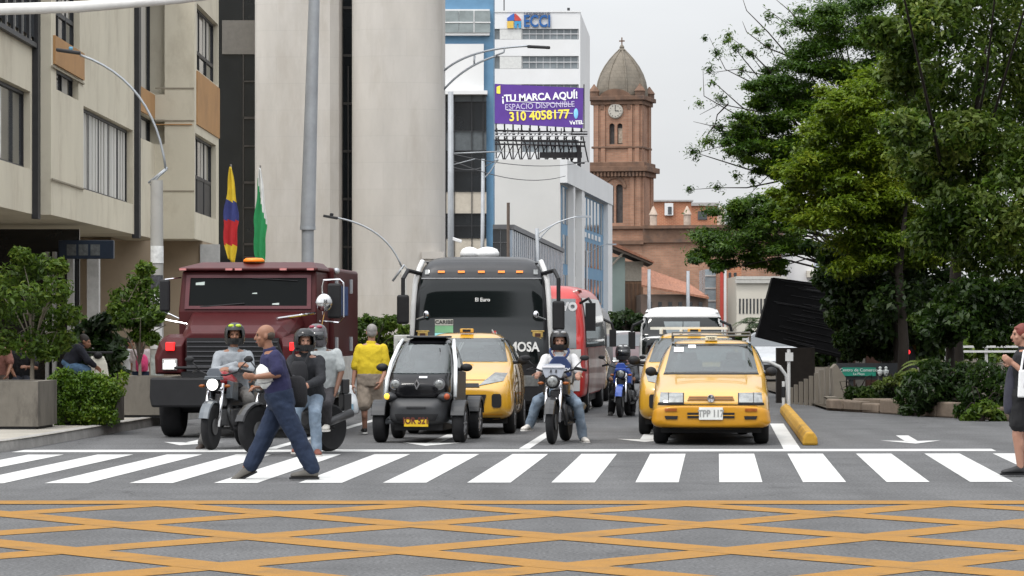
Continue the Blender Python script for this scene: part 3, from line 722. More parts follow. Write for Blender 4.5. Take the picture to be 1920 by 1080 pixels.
for sgn in (-1, 1):
    x = -.1 + sgn * .38; arch = [(x - .25, zc(270)), (x + .25, zc(270)), (x + .25, zc(236))] + [(x + .25 * math.cos(a), zc(236) + .25 * math.sin(a)) for a in np.linspace(0, math.pi, 9)[1:-1]] + [(x - .25, zc(236))]
    c.prism(arch, -.2, .75)
cut(s2, c)
b = MB(); b.box(-1, .8, .3, .36, zc(418), zc(340)); b.box(-.9, .8, .52, .58, zc(270), zc(228)); b.each('belfry_louvre', M('louvre', (.055, .05, .048), .8, noise=.4, ns=4), CH)
b = MB(); b.box(-.2, -.1, -.02, .3, zc(418), zc(345)); b.box(.06, .5, .45, .5, zc(268), zc(240)); b.each('pale_shutter', M('pale_shutter', (.34, .28, .22), .8, noise=.4, ns=6), CH)
b = MB()
for z0, z1, h in ((zc(331), zc(322), 2.75), (zc(322), zc(312), 3.05), (zc(312), zc(304), 2.7), (zc(196), zc(188), 2.5), (zc(188), zc(180), 2.75), (zc(278), zc(274), 2.42), (zc(430), zc(424), 2.95)):
    b.box(-h, h, 2.4 - h, 2.4 + h, z0, z1)
b.each('cornice', bdark, CH, bevel=.04)
b = MB()
for k in range(17): b.box(-2.8 + k * .34, -2.62 + k * .34, -.52, -.36, zc(331), zc(323))
b.build('dentils', bdark, CH)
b = MB()
for h, z0, z1 in ((2.45, zc(424), zc(331)), (2.25, zc(304), zc(196))):
    for x in (-h + .3, -h + .95, h - .95, h - .3): b.box(x - .2, x + .2, 2.4 - h - .14, 2.4 - h, z0, z1)
    for y in (.3, .95, 2 * h - .95, 2 * h - .3): b.box(h, h + .14, 2.4 - h + y - .2, 2.4 - h + y + .2, z0, z1)
b.build('pilaster', brick, CH)
b = MB()
for cx, z, r0, r1, y in ((-.15, zc(352), 1.12, .86, -.12), (-.1, zc(205), 1.45, 1.15, .05)):
    ring = [(cx + r1 * math.cos(a), z + r1 * math.sin(a)) for a in np.linspace(0, math.pi, 13)] + [(cx + r0 * math.cos(a), z + r0 * math.sin(a)) for a in np.linspace(math.pi, 0, 13)]
    for i in range(12): b.prism([ring[i], ring[i + 1], ring[24 - i], ring[25 - i]], y - .1, y + .2)
b.build('arch_moulding', bdark, CH)
b = MB(); b.lathe([(.01, .16), (.62, .16), (.7, .1), (.72, -.1), (.01, -.1)], (-.1, .06, zc(208)), 28, Matrix.Rotation(rad(90), 3, 'X')); ck = b.build('clock', [M('clock_white', (.37, .345, .30), .5)], CH)
b = MB(); b.box(-.125, -.075, -.14, -.11, zc(208), zc(208) + .5); b.box(-.1, .25, -.14, -.11, zc(208) - .03, zc(208) + .03)
for k in range(12):
    a = k * math.pi / 6; b.box(-.1 + .52 * math.cos(a) - .03, -.1 + .52 * math.cos(a) + .03, -.13, -.11, zc(208) + .52 * math.sin(a) - .04, zc(208) + .52 * math.sin(a) + .04)
b.build('clock_hands', black, ck)
b = MB(); z0 = zc(183); H = zc(88) - z0
prof = [(2.3 * r, z0 + H * t) for t, r in ((0, 1.0), (.08, 1.04), (.2, 1.03), (.35, .97), (.5, .86), (.65, .69), (.8, .46), (.9, .27), (.97, .12), (1, .07))]
b.lathe(prof, (0, 2.4, 0), 8 * 4); dm = b.build('dome', domem, CH, smooth=True)
b = MB()
for k in range(8):
    a = k * math.pi / 4 + math.pi / 8; b.tube([((r + .02) * math.cos(a), 2.4 + (r + .02) * math.sin(a), z) for r, z in prof], .09, 6)
b.build('dome_ribs', domem, dm)
b = MB(); b.lathe([(.34, zc(94)), (.4, zc(90)), (.2, zc(87)), (.24, zc(84)), (.1, zc(80)), (.01, zc(78))], (0, 2.4, 0), 16); fi = b.build('finial', domem, CH)
b = MB(); b.box(-.05, .05, 2.35, 2.45, zc(82), zc(66)); b.box(-.26, .26, 2.35, 2.45, zc(74), zc(71.5)); b.build('cross', bdark, fi)
b = MB()
for x in (-2.2, 2.2):
    for y in (.2, 4.6): b.lathe([(.48, zc(181)), (.48, zc(172)), (.56, zc(171)), (.42, zc(167)), (.22, zc(162)), (.05, zc(157))], (x, y, 0), 10)
b.each('corner_turret', bdark, CH)
b = MB()       # gable pediment arch over the clock
b.prism([(-.1 + 1.62 * math.cos(a), zc(189) + 1.12 * math.sin(a)) for a in np.linspace(0, math.pi, 15)], -.2, .6); b.prism([(-.1 + 1.3 * math.cos(a), zc(189) + .8 * math.sin(a)) for a in np.linspace(0, math.pi, 15)], -.26, -.2); b.build('pediment', bdark, CH)
# nave: long brick body to the right
NV = M('nave_brick', (.27, .14, .09), .9, noise=.2, ns=1.2, dirt=((.15, .085, .06), .4, .6))
b = MB(); b.box(2.76, 15, -1.2, 12, 0, zc(452)); b.box(-2.8, 2.75, -1.2, -.26, 0, zc(455)); b.build('nave_wall', brick, CH)
b = MB(); b.box(2.9, 15.3, -1.5, -1.2, zc(456), zc(450)); b.box(2.9, 15.3, -1.6, 12, zc(430), zc(424)); b.box(2.8, 15.2, -1.3, 11, zc(450), zc(430)); b.box(-2.9, 2.89, -1.5, -.2, zc(459), zc(452)); b.each('nave_cornice', bdark, CH)
b = MB()
for x in (3.7, 6.9, 10.1): b.lathe([(.34, zc(424)), (.34, zc(406)), (.42, zc(404)), (.34, zc(400)), (.16, zc(392)), (.04, zc(388))], (x, -.9, 0), 12)
b.each('stone_pinnacle', M('pinnacle_stone', (.40, .32, .26), .9, noise=.25, ns=2), CH)

def block(name, label, cat, px0, px1, pytop, Y, depth, mat, side=0, group=None):
    X0, X1 = PX(px0, Y), PX(px1, Y); t = thing(name, label, cat, ((X0 + X1) / 2, Y, 0), 0, group); h = (X1 - X0) / 2
    b = MB(); b.prism([(-h, 0), (h, 0), (h + side, depth), (-h + side, depth)], 0, PZ(pytop, Y), 'z'); b.build('wall', mat, t); return t, h
orb = brickmat('orange_brick', (.32, .115, .06), (.37, .145, .075), (.4, .22, .13), .4, .14, noise=.15)
t, h = block('orange_brick_building', 'orange-brick flats with flat roofs rising behind the church nave', 'building', 1218, 1296, 378, 330, 12, orb)
b = MB(); b.box(-h - .2, h + .2, -.3, 12, PZ(378, 330), PZ(375, 330)); b.build('roof', M('roof_grey', (.3, .29, .28), .8), t)
b = MB(); b.box(PX(1246, 330) - PX(1257, 330), PX(1262, 330) - PX(1257, 330), -.4, -.02, PZ(404, 330), PZ(381, 330)); w_ = b.build('window', whitew, t)
b = MB(); b.box(PX(1252, 330) - PX(1257, 330), PX(1259, 330) - PX(1257, 330), -.45, -.41, PZ(402, 330), PZ(388, 330)); b.build('pane', glass_md, w_)
t, h = block('orange_brick_building', 'square orange-brick block with grey parapet at right behind the nave, beside the tree leaves', 'building', 1296, 1345, 386, 345, 12, orb)
b = MB(); b.box(-h - .2, h + .2, -.3, 12, PZ(386, 345), PZ(380, 345)); b.build('roof', MATS['roof_grey'], t)
b = MB(); b.box(-h * .5, h * .2, -.1, -.02, PZ(412, 345), PZ(396, 345)); b.build('window', glass_md, t)
# green-grey house with tiled gable, next to the blue windows
tile = M('terracotta_tiles', (.29, .135, .085), .9, noise=.3, ns=2.5, bump=.6, bs=6, dirt=((.17, .09, .065), .7, .6), stretch=(3, .6, 1))
t = thing('green_house', 'grey-green house with a terracotta tiled eave right of the blue windows', 'house', (PX(1172, 250), 250, 0))
x0 = PX(1172, 250)
b = MB(); b.box(PX(1120, 250) - x0, PX(1172, 250) - x0, 0, 8, 0, PZ(482, 250)); b.build('green_wall', M('green_plaster', (.30, .37, .34), .85, noise=.1, ns=.6, dirt=((.38, .42, .38), .4, .5)), t)
b = MB(); b.box(PX(1172, 250) - x0, PX(1206, 250) - x0, .1, 8, PZ(527, 250), PZ(490, 250)); b.build('beige_wall', M('stone_beige', (.33, .30, .25), .85, noise=.15), t)
b = MB(); b.box(PX(1172, 250) - x0, PX(1206, 250) - x0, .2, 8, 0, PZ(527, 250)); b.build('brown_wall', M('brown_wood', (.20, .12, .075), .8, noise=.35, ns=4, stretch=(4, 1, .3)), t)
b = MB()
for i in range(4): b.box(PX(1174 + i * 8, 250) - x0, PX(1178 + i * 8, 250) - x0, .1, .2, 0, PZ(532, 250))
b.build('wood_posts', M('post_brown', (.12, .075, .05), .8), t)
b = MB(); b.prism([(PX(1112, 250) - x0, PZ(446, 250)), (PX(1225, 250) - x0, PZ(494, 250)), (PX(1225, 250) - x0, PZ(491, 250)), (PX(1112, 250) - x0, PZ(436, 250))], -1.2, 8); b.build('tiled_roof', tile, t)
b = MB(); b.prism([(PX(1112, 250) - x0, PZ(453, 250)), (PX(1222, 250) - x0, PZ(497, 250)), (PX(1222, 250) - x0, PZ(494.3, 250)), (PX(1112, 250) - x0, PZ(446.3, 250))], -1.1, 8); b.build('eave_soffit', M('soffit', (.10, .08, .065), .9), t)
b = MB(); b.tube([(PX(1140, 250) - x0, -.4, PZ(505, 250)), (PX(1172, 250) - x0, -.9, PZ(470, 250))], .09, 6); b.build('eave_brace', MATS['stone_beige'], t)
# long tiled roof
t = thing('tiled_hall', 'long brown hall under a sloping terracotta roof in front of the church', 'building', (PX(1265, 240), 240, 0)); x0 = PX(1265, 240)
b = MB(); b.box(PX(1202, 240) - x0, PX(1328, 240) - x0, 0, 10, 0, PZ(552, 240)); b.build('wall', M('brown_wall', (.17, .125, .10), .85, noise=.2, ns=1), t)
b = MB(); A_ = [(1204, 533), (1326, 556), (1262, 520), (1204, 502)]
b.add([V((PX(1202, 240) - x0, -.8, PZ(534, 240))), V((PX(1328, 240) - x0, -.8, PZ(557, 240))), V((PX(1290, 247) - x0, 6, PZ(531, 246))), V((PX(1202, 247) - x0, 6, PZ(500, 246))),
       V((PX(1202, 240) - x0, -.8, PZ(538, 240))), V((PX(1328, 240) - x0, -.8, PZ(561, 240))), V((PX(1290, 247) - x0, 6, PZ(536, 246))), V((PX(1202, 247) - x0, 6, PZ(505, 246)))],
      [[0, 1, 2, 3], [4, 5, 6, 7], [0, 1, 5, 4], [1, 2, 6, 5], [2, 3, 7, 6], [3, 0, 4, 7]]); b.build('tiled_roof', tile, t)
b = MB()
for i in range(6): b.box(PX(1215 + i * 19, 240) - x0, PX(1222 + i * 19, 240) - x0, -.05, .0, PZ(582, 240), PZ(566, 240))
b.each('window', glass_dk, t)
t, h = block('glass_building', 'narrow grey glass building beside the orange column, right of the tiled hall', 'building', 1322, 1351, 505, 255, 8, M('blue_glass', (.24, .29, .32), .2, noise=.3, ns=.8))
b = MB()
for i in range(6): b.box(-h, h, -.05, 0, .5 + i * 1.0, .62 + i * 1.0)
b.build('spandrel', M('spandrel_grey', (.45, .46, .45), .7), t)
t, h = block('red_brick_building', 'narrow red-brick building with a white stripe, left of the cream block', 'building', 1350, 1390, 497, 250, 8, orb)
b = MB(); b.box(PX(1357, 250) - PX(1370, 250), PX(1362, 250) - PX(1370, 250), -.1, 0, 0, PZ(497, 250)); b.build('white_stripe', whitew, t)
b = MB(); b.box(PX(1350, 250) - PX(1370, 250), PX(1356.5, 250) - PX(1370, 250), -.08, 0, 0, PZ(497, 250)); b.build('red_stripe', M('red_paint_wall', (.42, .06, .045), .7), t)
b = MB()
for i in range(2):
    for z in (PZ(600, 250), PZ(575, 250), PZ(548, 250), PZ(522, 250)): b.box(PX(1366 + i * 10, 250) - PX(1370, 250), PX(1371 + i * 10, 250) - PX(1370, 250), -.03, .0, z, z + .45)
b.each('window', glass_dk, t)
t, h = block('cream_building', 'cream office block with a row of tall narrow windows left of the dark screen', 'building', 1381, 1475, 518, 235, 10, cream)
b = MB()
for i in range(13): b.box(-h + .18 + i * .26, -h + .30 + i * .26, -.04, .0, PZ(588, 235), PZ(560, 235))
b.each('window_strip', glass_dk, t)
b = MB(); b.box(-h - .1, h + .1, -.25, 0, PZ(531, 235), PZ(525, 235)); b.box(-h - .05, h + .05, -.12, 0, PZ(524, 235), PZ(518, 235)); b.build('cornice', M('cornice_grey', (.38, .37, .34), .8), t)
t, h = block('white_apartment_block', 'plain white apartment block seen between tree leaves above the dark screen', 'building', 1425, 1526, 430, 300, 10, whitew)
b = MB(); b.box(h - .7, h + .25, -.6, 0, PZ(520, 300), PZ(508, 300)); b.build('balcony', cream, t)
t, h = block('grey_glass_tower', 'grey-blue glazed tower glimpsed through the tree at right', 'building', 1528, 1575, 455, 320, 10, M('grey_curtain_wall', (.34, .38, .42), .35, noise=.25, ns=.6))
b = MB()
for i in range(9): b.box(-h, h, -.06, 0, 1 + i * 1.2, 1.35 + i * 1.2)
b.build('spandrel', M('spandrel_pale', (.5, .51, .52), .7), t)
# ------------------------------------------------------------------ street furniture
polem = M('pole_grey', (.30, .315, .33), .5, metal=.2, noise=.14, ns=2, dirt=((.2, .2, .2), 1.5, .4))
polec = M('pole_concrete', (.36, .35, .325), .85, noise=.15, ns=3, dirt=((.2, .19, .17), 1.5, .5))
# big tapered grey column behind the truck
t = thing('tall_mast', 'very tall tapered grey steel mast with a collar, behind the maroon truck', 'mast', (PX(577, 70), 70, .138))
b = MB(); b.tube([(0, 0, 0), (0, 0, PZ(429, 70) - .138)], [.135, .135], 20); b.tube([(0, 0, PZ(429, 70) - .138), (.0, 0, PZ(428, 70) - .13), (.21, 0, 11)], [.165, .165, .10], 20); b.build('shaft', polem, t, smooth=True)
b = MB(); b.tube([(0, 0, PZ(431, 70) - .138), (0, 0, PZ(424, 70) - .138)], .172, 20); b.tube([(0, 0, 0), (0, 0, .1)], .26, 12); b.build('collar', steel, t)
for o in t.children: sharp(o, 50)
def arc(p, q, bulge, n=12):
    p = V(p); q = V(q); m_ = (p + q) / 2 + V(bulge); return [p * (1 - s) ** 2 + m_ * 2 * s * (1 - s) + q * s * s for s in [i / n for i in range(n + 1)]]
# short concrete post with a curved lamp arm
YL = 56.0; x0 = PX(294, YL); t = thing('street_lamp', 'short concrete lamp post with a long thin arched arm in front of the beige block', 'street lamp', (x0, YL, .138))
def L(px, py, Y=YL): return V((PX(px, Y) - x0, 0, PZ(py, Y) - .138))
b = MB(); b.tube([(0, 0, 0), L(294, 338)], [.125, .108], 16); sharp(b.build('post', polec, t), 50)
b = MB(); b.tube([L(282, 348), L(300, 328), L(313, 317)], .022, 8); b.tube([L(278, 343), L(314, 314)], .02, 8); b.tube(arc(L(311, 318), L(150, 103), L(290, 150) - L(231, 210)), .021, 8); b.build('arm', steel, t, smooth=True)
b = MB(); b.box(-.25, .18, -.07, .07, -.03, .03); hd = b.build('lamp_head', dark_metal, t, bevel=.02); hd.location = L(132, 97); hd.rotation_euler = (0, rad(8), 0)
b = MB(); b.lathe([(.03, 0), (.04, .03), (.03, .06)], (-.0, 0, .03), 8); b.build('photocell', M('photocell_blue', (.15, .35, .5), .4), hd)
# stickers on the lower post
rr = random.Random(5); stp = MB()
for z, h_, mi in ((1.05, .38, 0), (1.45, .22, 1), (1.75, .3, 0), (2.1, .24, 1), (.5, .45, 2), (2.55, .3, 0)):
    stp.m(mi); ring = [V((.1295 * math.cos(a), .1295 * math.sin(a), z)) for a in np.linspace(rad(195 + rr.uniform(0, 30)), rad(345 - rr.uniform(0, 30)), 9)]
    stp.loft([ring, [p + V((0, 0, h_)) for p in ring]], cap=False, closed=False)
stp.each('sticker', [M('sticker_white', (.62, .62, .6), .6, noise=.25, ns=9), M('sticker_dark', (.06, .06, .065), .6, noise=.8, ns=14), M('sticker_grey', (.35, .38, .36), .6, noise=.5, ns=8)], t)
# second lamp arm beyond the truck
YL2 = 80.0; x0 = PX(757, YL2); t = thing('street_lamp', 'lamp with a thin arched arm against the rounded stone pier', 'street lamp', (x0, YL2, .138))
def L2(px, py): return V((PX(px, YL2) - x0, 0, PZ(py, YL2) - .138))
b = MB(); b.tube([(0, 0, 0), L2(757, 505)], [.09, .07], 12); b.build('post', polec, t, smooth=True)
b = MB(); b.tube(arc(L2(753, 500), L2(630, 408), L2(725, 425) - L2(692, 454)), .022, 8); b.tube([L2(736, 527), L2(758, 497), L2(768, 512)], .03, 8); b.build('arm', steel, t, smooth=True)
b = MB(); b.box(-.2, .17, -.08, .08, -.035, .03); b.lathe([(.05, .03), (.05, .1)], (.0, 0, 0), 8); hd = b.build('lamp_head', dark_metal, t, bevel=.015); hd.location = L2(621, 407); hd.rotation_euler = (0, rad(10), 0)
# row of distant posts
Y = 105.0; x0 = PX(822, Y); t = thing('street_lamp', 'tall grey lamp post with a double arched bracket reaching over the billboard', 'street lamp', (x0, Y, 0))
def L3(px, py): return V((PX(px, Y) - x0, 0, PZ(py, Y)))
b = MB(); b.tube([(0, 0, 0), L3(828, 118)], [.15, .09], 14); b.tube([L3(828, 120), L3(829, 108)], .03, 8); b.build('post', polem, t, smooth=True)
b = MB(); b.tube(arc(L3(832, 133), L3(995, 86), L3(880, 88) - L3(913, 108)), .035, 8); b.tube(arc(L3(832, 168), L3(930, 105), L3(872, 122) - L3(881, 136)), .035, 8)
b.tube([L3(890, 104), L3(889, 122)], .03, 6); b.tube([L3(946, 88), L3(945, 98), L3(925, 106)], .03, 6); b.build('arm', steel, t, smooth=True)
b = MB(); b.box(-.38, .38, -.12, .12, -.05, .04); hd = b.build('lamp_head', dark_metal, t, bevel=.03); hd.location = L3(1010, 88); hd.rotation_euler = (0, rad(3), 0)
b = MB(); b.box(-.3, -.02, -.05, .05, 0, .5); hd = b.build('bracket_plate', polem, t); hd.location = L3(822, 275)
Y2 = 118.0; t = thing('utility_pole', 'plain pale steel pole in front of the black glass floors, beside the taller lamp post', 'pole', (PX(845, Y2), Y2, 0))
b = MB(); b.tube([(0, 0, 0), (0, 0, PZ(172, Y2))], [.12, .10], 14); b.tube([(-.1, 0, PZ(288, Y2)), (1.9, 0, PZ(284, Y2))], .03, 6); b.tube([(0, 0, PZ(310, Y2)), (.9, 0, PZ(298, Y2))], .02, 6); b.build('shaft', polem, t, smooth=True)
cm = thing('security_camera', 'small white security camera low on the plain steel pole above the bus roof', 'camera', (PX(856, Y2), Y2, PZ(450, Y2)))
b = MB(); b.box(-.18, .2, -.08, .08, -.06, .06); c_ = b.build('body', M('camera_white', (.7, .7, .7), .4), cm, bevel=.02); c_.rotation_euler = (0, rad(18), 0)
Y3 = 130.0; t = thing('utility_pole', 'short thin pole with a small hooked bracket at the blue building corner', 'pole', (PX(903, Y3), Y3, 0))
b = MB(); b.tube([(0, 0, 0), (.06, 0, PZ(298, Y3))], [.09, .07], 12); b.tube(arc((.06, 0, PZ(335, Y3)), (.6, 0, PZ(300, Y3)), (.1, 0, -.1)), .025, 6); b.ell((.62, 0, PZ(300, Y3)), .07); b.build('shaft', polem, t, smooth=True)
Y4 = 122.0; t = thing('post', 'bare dark brown post standing against the blank white block', 'pole', (PX(953, Y4), Y4, 0))
b = MB(); b.tube([(0, 0, 0), (0, 0, PZ(380, Y4))], .06, 8); b.build('shaft', M('rusty_post', (.11, .085, .07), .8), t)
def farlamp(px, py, Y, arms, label):
    x0 = PX(px, Y); t = thing('street_lamp', label, 'street lamp', (x0, Y, 0)); lo = lambda a, c: V((PX(a, Y) - x0, 0, PZ(c, Y)))
    b = MB(); b.tube([(0, 0, 0), lo(px, py)], [.11, .08], 10); b.build('post', polem, t, smooth=True)
    if arms:
        b = MB()
        for p, q in arms: b.tube(arc(lo(*p), lo(*q), (0, 0, .25)), .03, 6)
        q = arms[0][1]; b.box(lo(*q).x - .1, lo(*q).x + .5, -.08, .08, lo(*q).z - .05, lo(*q).z + .04); b.build('arm', steel, t)
farlamp(1007, 428, 135, [((1007, 440), (1085, 406)), ((1007, 455), (1050, 415))], 'distant lamp with a curved double arm against the blue-windowed block')
farlamp(1100, 470, 190, [((1100, 478), (1140, 458))], 'very distant lamp arm at the white corner of the blue-windowed block')
farlamp(1217, 505, 160, [], 'bare grey lamp post in front of the tiled hall, left of two')
farlamp(1290, 508, 160, [], 'bare grey lamp post in front of the tiled hall, right of two')
# traffic mast arm, top-left corner of the picture
YM = 45.0; t = thing('traffic_mast', 'white horizontal mast arm crossing the top of the beige block', 'traffic mast', (PX(-120, YM), YM, 0)); x0 = PX(-120, YM)
b = MB(); b.tube([(0, 0, .138), (0, 0, 6.6)], [.14, .11], 14); b.build('post', polem, t, smooth=True)
b = MB(); b.tube([(0, 0, PZ(21, YM)), (PX(150, YM) - x0, 0, PZ(13, YM)), (PX(340, YM) - x0, 0, PZ(-2, YM)), (PX(420, YM) - x0, 0, PZ(-12, YM))], [.085, .08, .065, .06], 14); b.build('arm', M('mast_white', (.55, .54, .52), .5, noise=.1), t, smooth=True)
t = thing('overhead_cable', 'thin dark overhead cables strung from the plain steel pole towards the billboard', 'cable', (PX(845, 118), 118, 0)); x0 = PX(845, 118)
b = MB()
for y0, px1, py1, Y1, sag in ((288, 1100, 303, 185, .7), (300, 1060, 330, 170, .9), (312, 930, 300, 140, .5)):
    a = V((0, 0, PZ(y0, 118))); c = V((PX(px1, Y1) - x0, Y1 - 118, PZ(py1, Y1))); b.tube(arc(a, c, (0, 0, -sag), 16), .018, 5)
b.build('cable', dark_metal, t)
# flags
def flag(label, px, ytop, ybot, Y, stripes, wpx, lean):
    t = thing('flag', label, 'flag', (PX(px, Y), Y, 0)); pm = MB(); pm.tube([(0, 0, .14), (lean * 1.0, 0, PZ(ytop, Y))], .022, 8); pm.build('flagpole', M('flagpole', (.2, .19, .18), .5), t)
    H0, H1 = PZ(ytop + 5, Y), PZ(ybot, Y); b = MB(); n = 18; W_ = 9
    n = 40
    def row(s):
        z = H0 + (H1 - H0) * s; wd = wpx / F * Y * (.10 + .90 * min(1, s * 1.9) ** .8) * (1 - .48 * max(0, (s - .70) / .30)) * (1 + .12 * math.sin(s * 17))
        sl = .16 * s * s + .10 * math.sin(s * 5.5)
        return [V((lean - .01 + sl * .3 + (k / (W_ - 1) - .5) * wd, -.07 - .045 * math.sin(k * 1.5 + s * 2), z - .16 * (k / (W_ - 1)) * min(1, s * 3))) for k in range(W_)]
    rows = [row(i / n) for i in range(n + 1)]
    vs = [p for r in rows for p in r]; cum = np.cumsum(stripes)
    b.add(vs, [[i * W_ + k, i * W_ + k + 1, (i + 1) * W_ + k + 1, (i + 1) * W_ + k] for i in range(n) for k in range(W_ - 1)])
    b.mi = [min(len(stripes) - 1, int(np.searchsorted(cum, (i + .5) / n + (.05 * (k / W_) if len(stripes) > 2 else .5 * (.5 - k / W_))))) for i in range(n) for k in range(W_ - 1)]
    f = b.build('cloth', [FM[x] for x in flag.cols], t, smooth=True, fix=False); f.modifiers.new('s', 'SOLIDIFY').thickness = .006
    return t
FM = {'y': M('flag_yellow', (.70, .50, .04), .8), 'b': M('flag_blue', (.05, .06, .2), .8), 'r': M('flag_red', (.5, .03, .035), .8), 'w': M('flag_white', (.68, .68, .66), .8), 'g': M('flag_green', (.03, .26, .09), .8)}
flag.cols = 'ybry'; flag('yellow, blue and red flag hanging from a pole by the dark glass', 433, 308, 485, 85, [.36, .21, .27, .16], 28, .0)
flag.cols = 'wg'; flag('white and green flag hanging limply beside the stone pier', 488, 310, 505, 85, [.36, .64], 24, .0)

# planters along the left pavement
pconc = M('planter_concrete', (.135, .122, .102), .9, noise=.2, ns=2, bump=.35, bs=18, stretch=(1, 1, .4), dirt=((.045, .04, .034), 2.6, .9))
soil = MATS['soil']
def planter(label, px0, px1, ytop, ybot, dpt=1.0):
    Y = (CAMZ - .138) * F / (ybot - 610); X0, X1 = PX(px0, Y), PX(px1, Y); t = thing('concrete_planter', label, 'planter', ((X0 + X1) / 2, Y, .138), YAW, 'concrete planters along the pavement')
    h = (X1 - X0) / 2; H = (ybot - ytop) / F * Y; b = MB(); b.box(-h, h, 0, dpt, .04, H); o = b.build('planter_box', pconc, t)
    c = MB(); c.box(-h + .12, h - .12, .12, dpt - .12, H - .15, H + .5); cut(o, c)
    b = MB(); b.box(-h + .12, h - .12, .12, dpt - .12, H - .2, H - .1); b.build('soil', soil, t); b = MB(); b.box(-h + .05, h - .05, .05, dpt - .05, 0, .06); b.build('plinth', dark_metal, t); return t, Y, h, H
planter('weathered concrete planter cut by the left edge of the photo', -90, 72, 715, 805, 1.3)
p2 = planter('low concrete planter almost covered by a clipped green hedge', 100, 205, 735, 797, 1.2)
planter('plain concrete planter between the hedge and the maroon truck', 222, 320, 706, 783, 1.2)
leaf_hedge = leafmat('hedge_leaves', (.022, .055, .006), (.085, .165, .012), (.20, .26, .025))
leaf_lush = leafmat('lush_leaves', (.022, .05, .007), (.085, .15, .016), (.21, .26, .04))
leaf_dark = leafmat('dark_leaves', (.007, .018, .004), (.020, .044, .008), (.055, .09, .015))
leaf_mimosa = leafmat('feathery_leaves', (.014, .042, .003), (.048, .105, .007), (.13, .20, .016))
leaf_yel = leafmat('yellow_green_leaves', (.032, .06, .004), (.12, .19, .009), (.27, .32, .02))
leaf_mid = leafmat('mid_green_leaves', (.007, .020, .003), (.026, .058, .007), (.07, .11, .014))
leaf_pale = leafmat('pale_leaves', (.016, .042, .003), (.072, .13, .012), (.24, .29, .05))
leaf_palm = leafmat('palm_leaves', (.05, .08, .015), (.12, .17, .03), (.24, .27, .06))
bark = M('bark', (.026, .021, .017), .95, noise=.35, ns=5, bump=.6, bs=18, stretch=(1, 1, .3))
bark_pale = M('pale_bark', (.17, .15, .12), .95, noise=.35, ns=5, bump=.5, bs=18, stretch=(1, 1, .3))
def tagged(o, label, cat, group=None): return tag(o, label, cat, group)
h = thing('hedge', 'clipped bright green hedge spilling over its planter by the kerb', 'hedge', (PX(158, 46.85), 46.85, .138), YAW)
cl = []
rr = random.Random(11)
for i in range(34): cl.append(((rr.uniform(-.47, .40), rr.uniform(-.1, .8), rr.uniform(.46, .70)), (.12, .16, .10), 190))
for i in range(50): cl.append(((rr.uniform(-.40, .44), -.12 + rr.uniform(-.05, .06), rr.uniform(.08, .72)), (.13, .1, .14), 190))
for i in range(12): cl.append(((rr.uniform(-.5, -.1), -.10 + rr.uniform(-.05, .06), rr.uniform(.5, .75)), (.13, .1, .12), 160))
foliage('leaves', cl, .055, leaf_hedge, h, 3)
b = MB()
for i in range(9): b.tube([(-.4 + i * .1, .4, .3), (-.45 + i * .11, .35, .75)], .012, 5)
b.build('stems', bark, h)

def tree(name, label, base, trunk_r, trunk_top, clumps, lsize, lmat, seed=1, group=None, bmat=None, flat=.3, aspect=.5, cat='tree', shell=.4, limbs=True, lean=(0, 0), bare=(), lk=1, soft=False):
    """clumps: world centre, radii, number of leaves"""
    base = V(base); t = thing(name, label, cat, base, 0, group); rr = random.Random(seed)
    top = V((lean[0], lean[1], trunk_top)); b = MB(); mid = top * .5 + V((rr.uniform(-.1, .1), rr.uniform(-.1, .1), 0)) * trunk_top * .2
    b.tube([(0, 0, -.1), (0, 0, .15), mid, top], [trunk_r * 1.4, trunk_r * 1.0, trunk_r * .8, trunk_r * .5], 10)
    cz = sum((V(c[0]) for c in clumps), V()) / len(clumps) - base; b.tube([top - V((0, 0, .1)), top.lerp(cz, .5), top.lerp(cz, 1.05)], [trunk_r * .5, trunk_r * .35, trunk_r * .12], 8); tk = b.build('trunk', bmat or bark, t, smooth=True)
    if limbs:
        b = MB()
        for i, (c, r, n) in enumerate(clumps):
            if i % limbs if limbs is not True else 0: continue
            e = V(c) - base; m_ = (top + e) / 2 + V((rr.uniform(-.3, .3), rr.uniform(-.3, .3), rr.uniform(0, .5)))
            s = top * rr.uniform(.75, 1); b.tube([s, s * .4 + m_ * .6 + V((0, 0, .1)), m_, e * .8 + m_ * .2, e], [trunk_r * .36 * lk, trunk_r * .26 * lk, trunk_r * .18 * lk, trunk_r * .09 * lk, trunk_r * .03 * lk], 6)
        for pts, r in bare: b.tube([V(p) - base for p in pts], [r * (1 - .8 * k / (len(pts) - 1)) for k in range(len(pts))], 6)
        b.build('limbs', bmat or bark, t, smooth=True)
    o = foliage('crown', clumps, lsize, lmat, t, seed, flat, aspect, shell, base, soft)
    return t
def C(px, py, rpx, Y, dens, sq=.8, dz=.9):
    r = rpx / F * Y; p = P(px, py, Y); return (tuple(p), (r, r * dz, r * sq), int(dens))
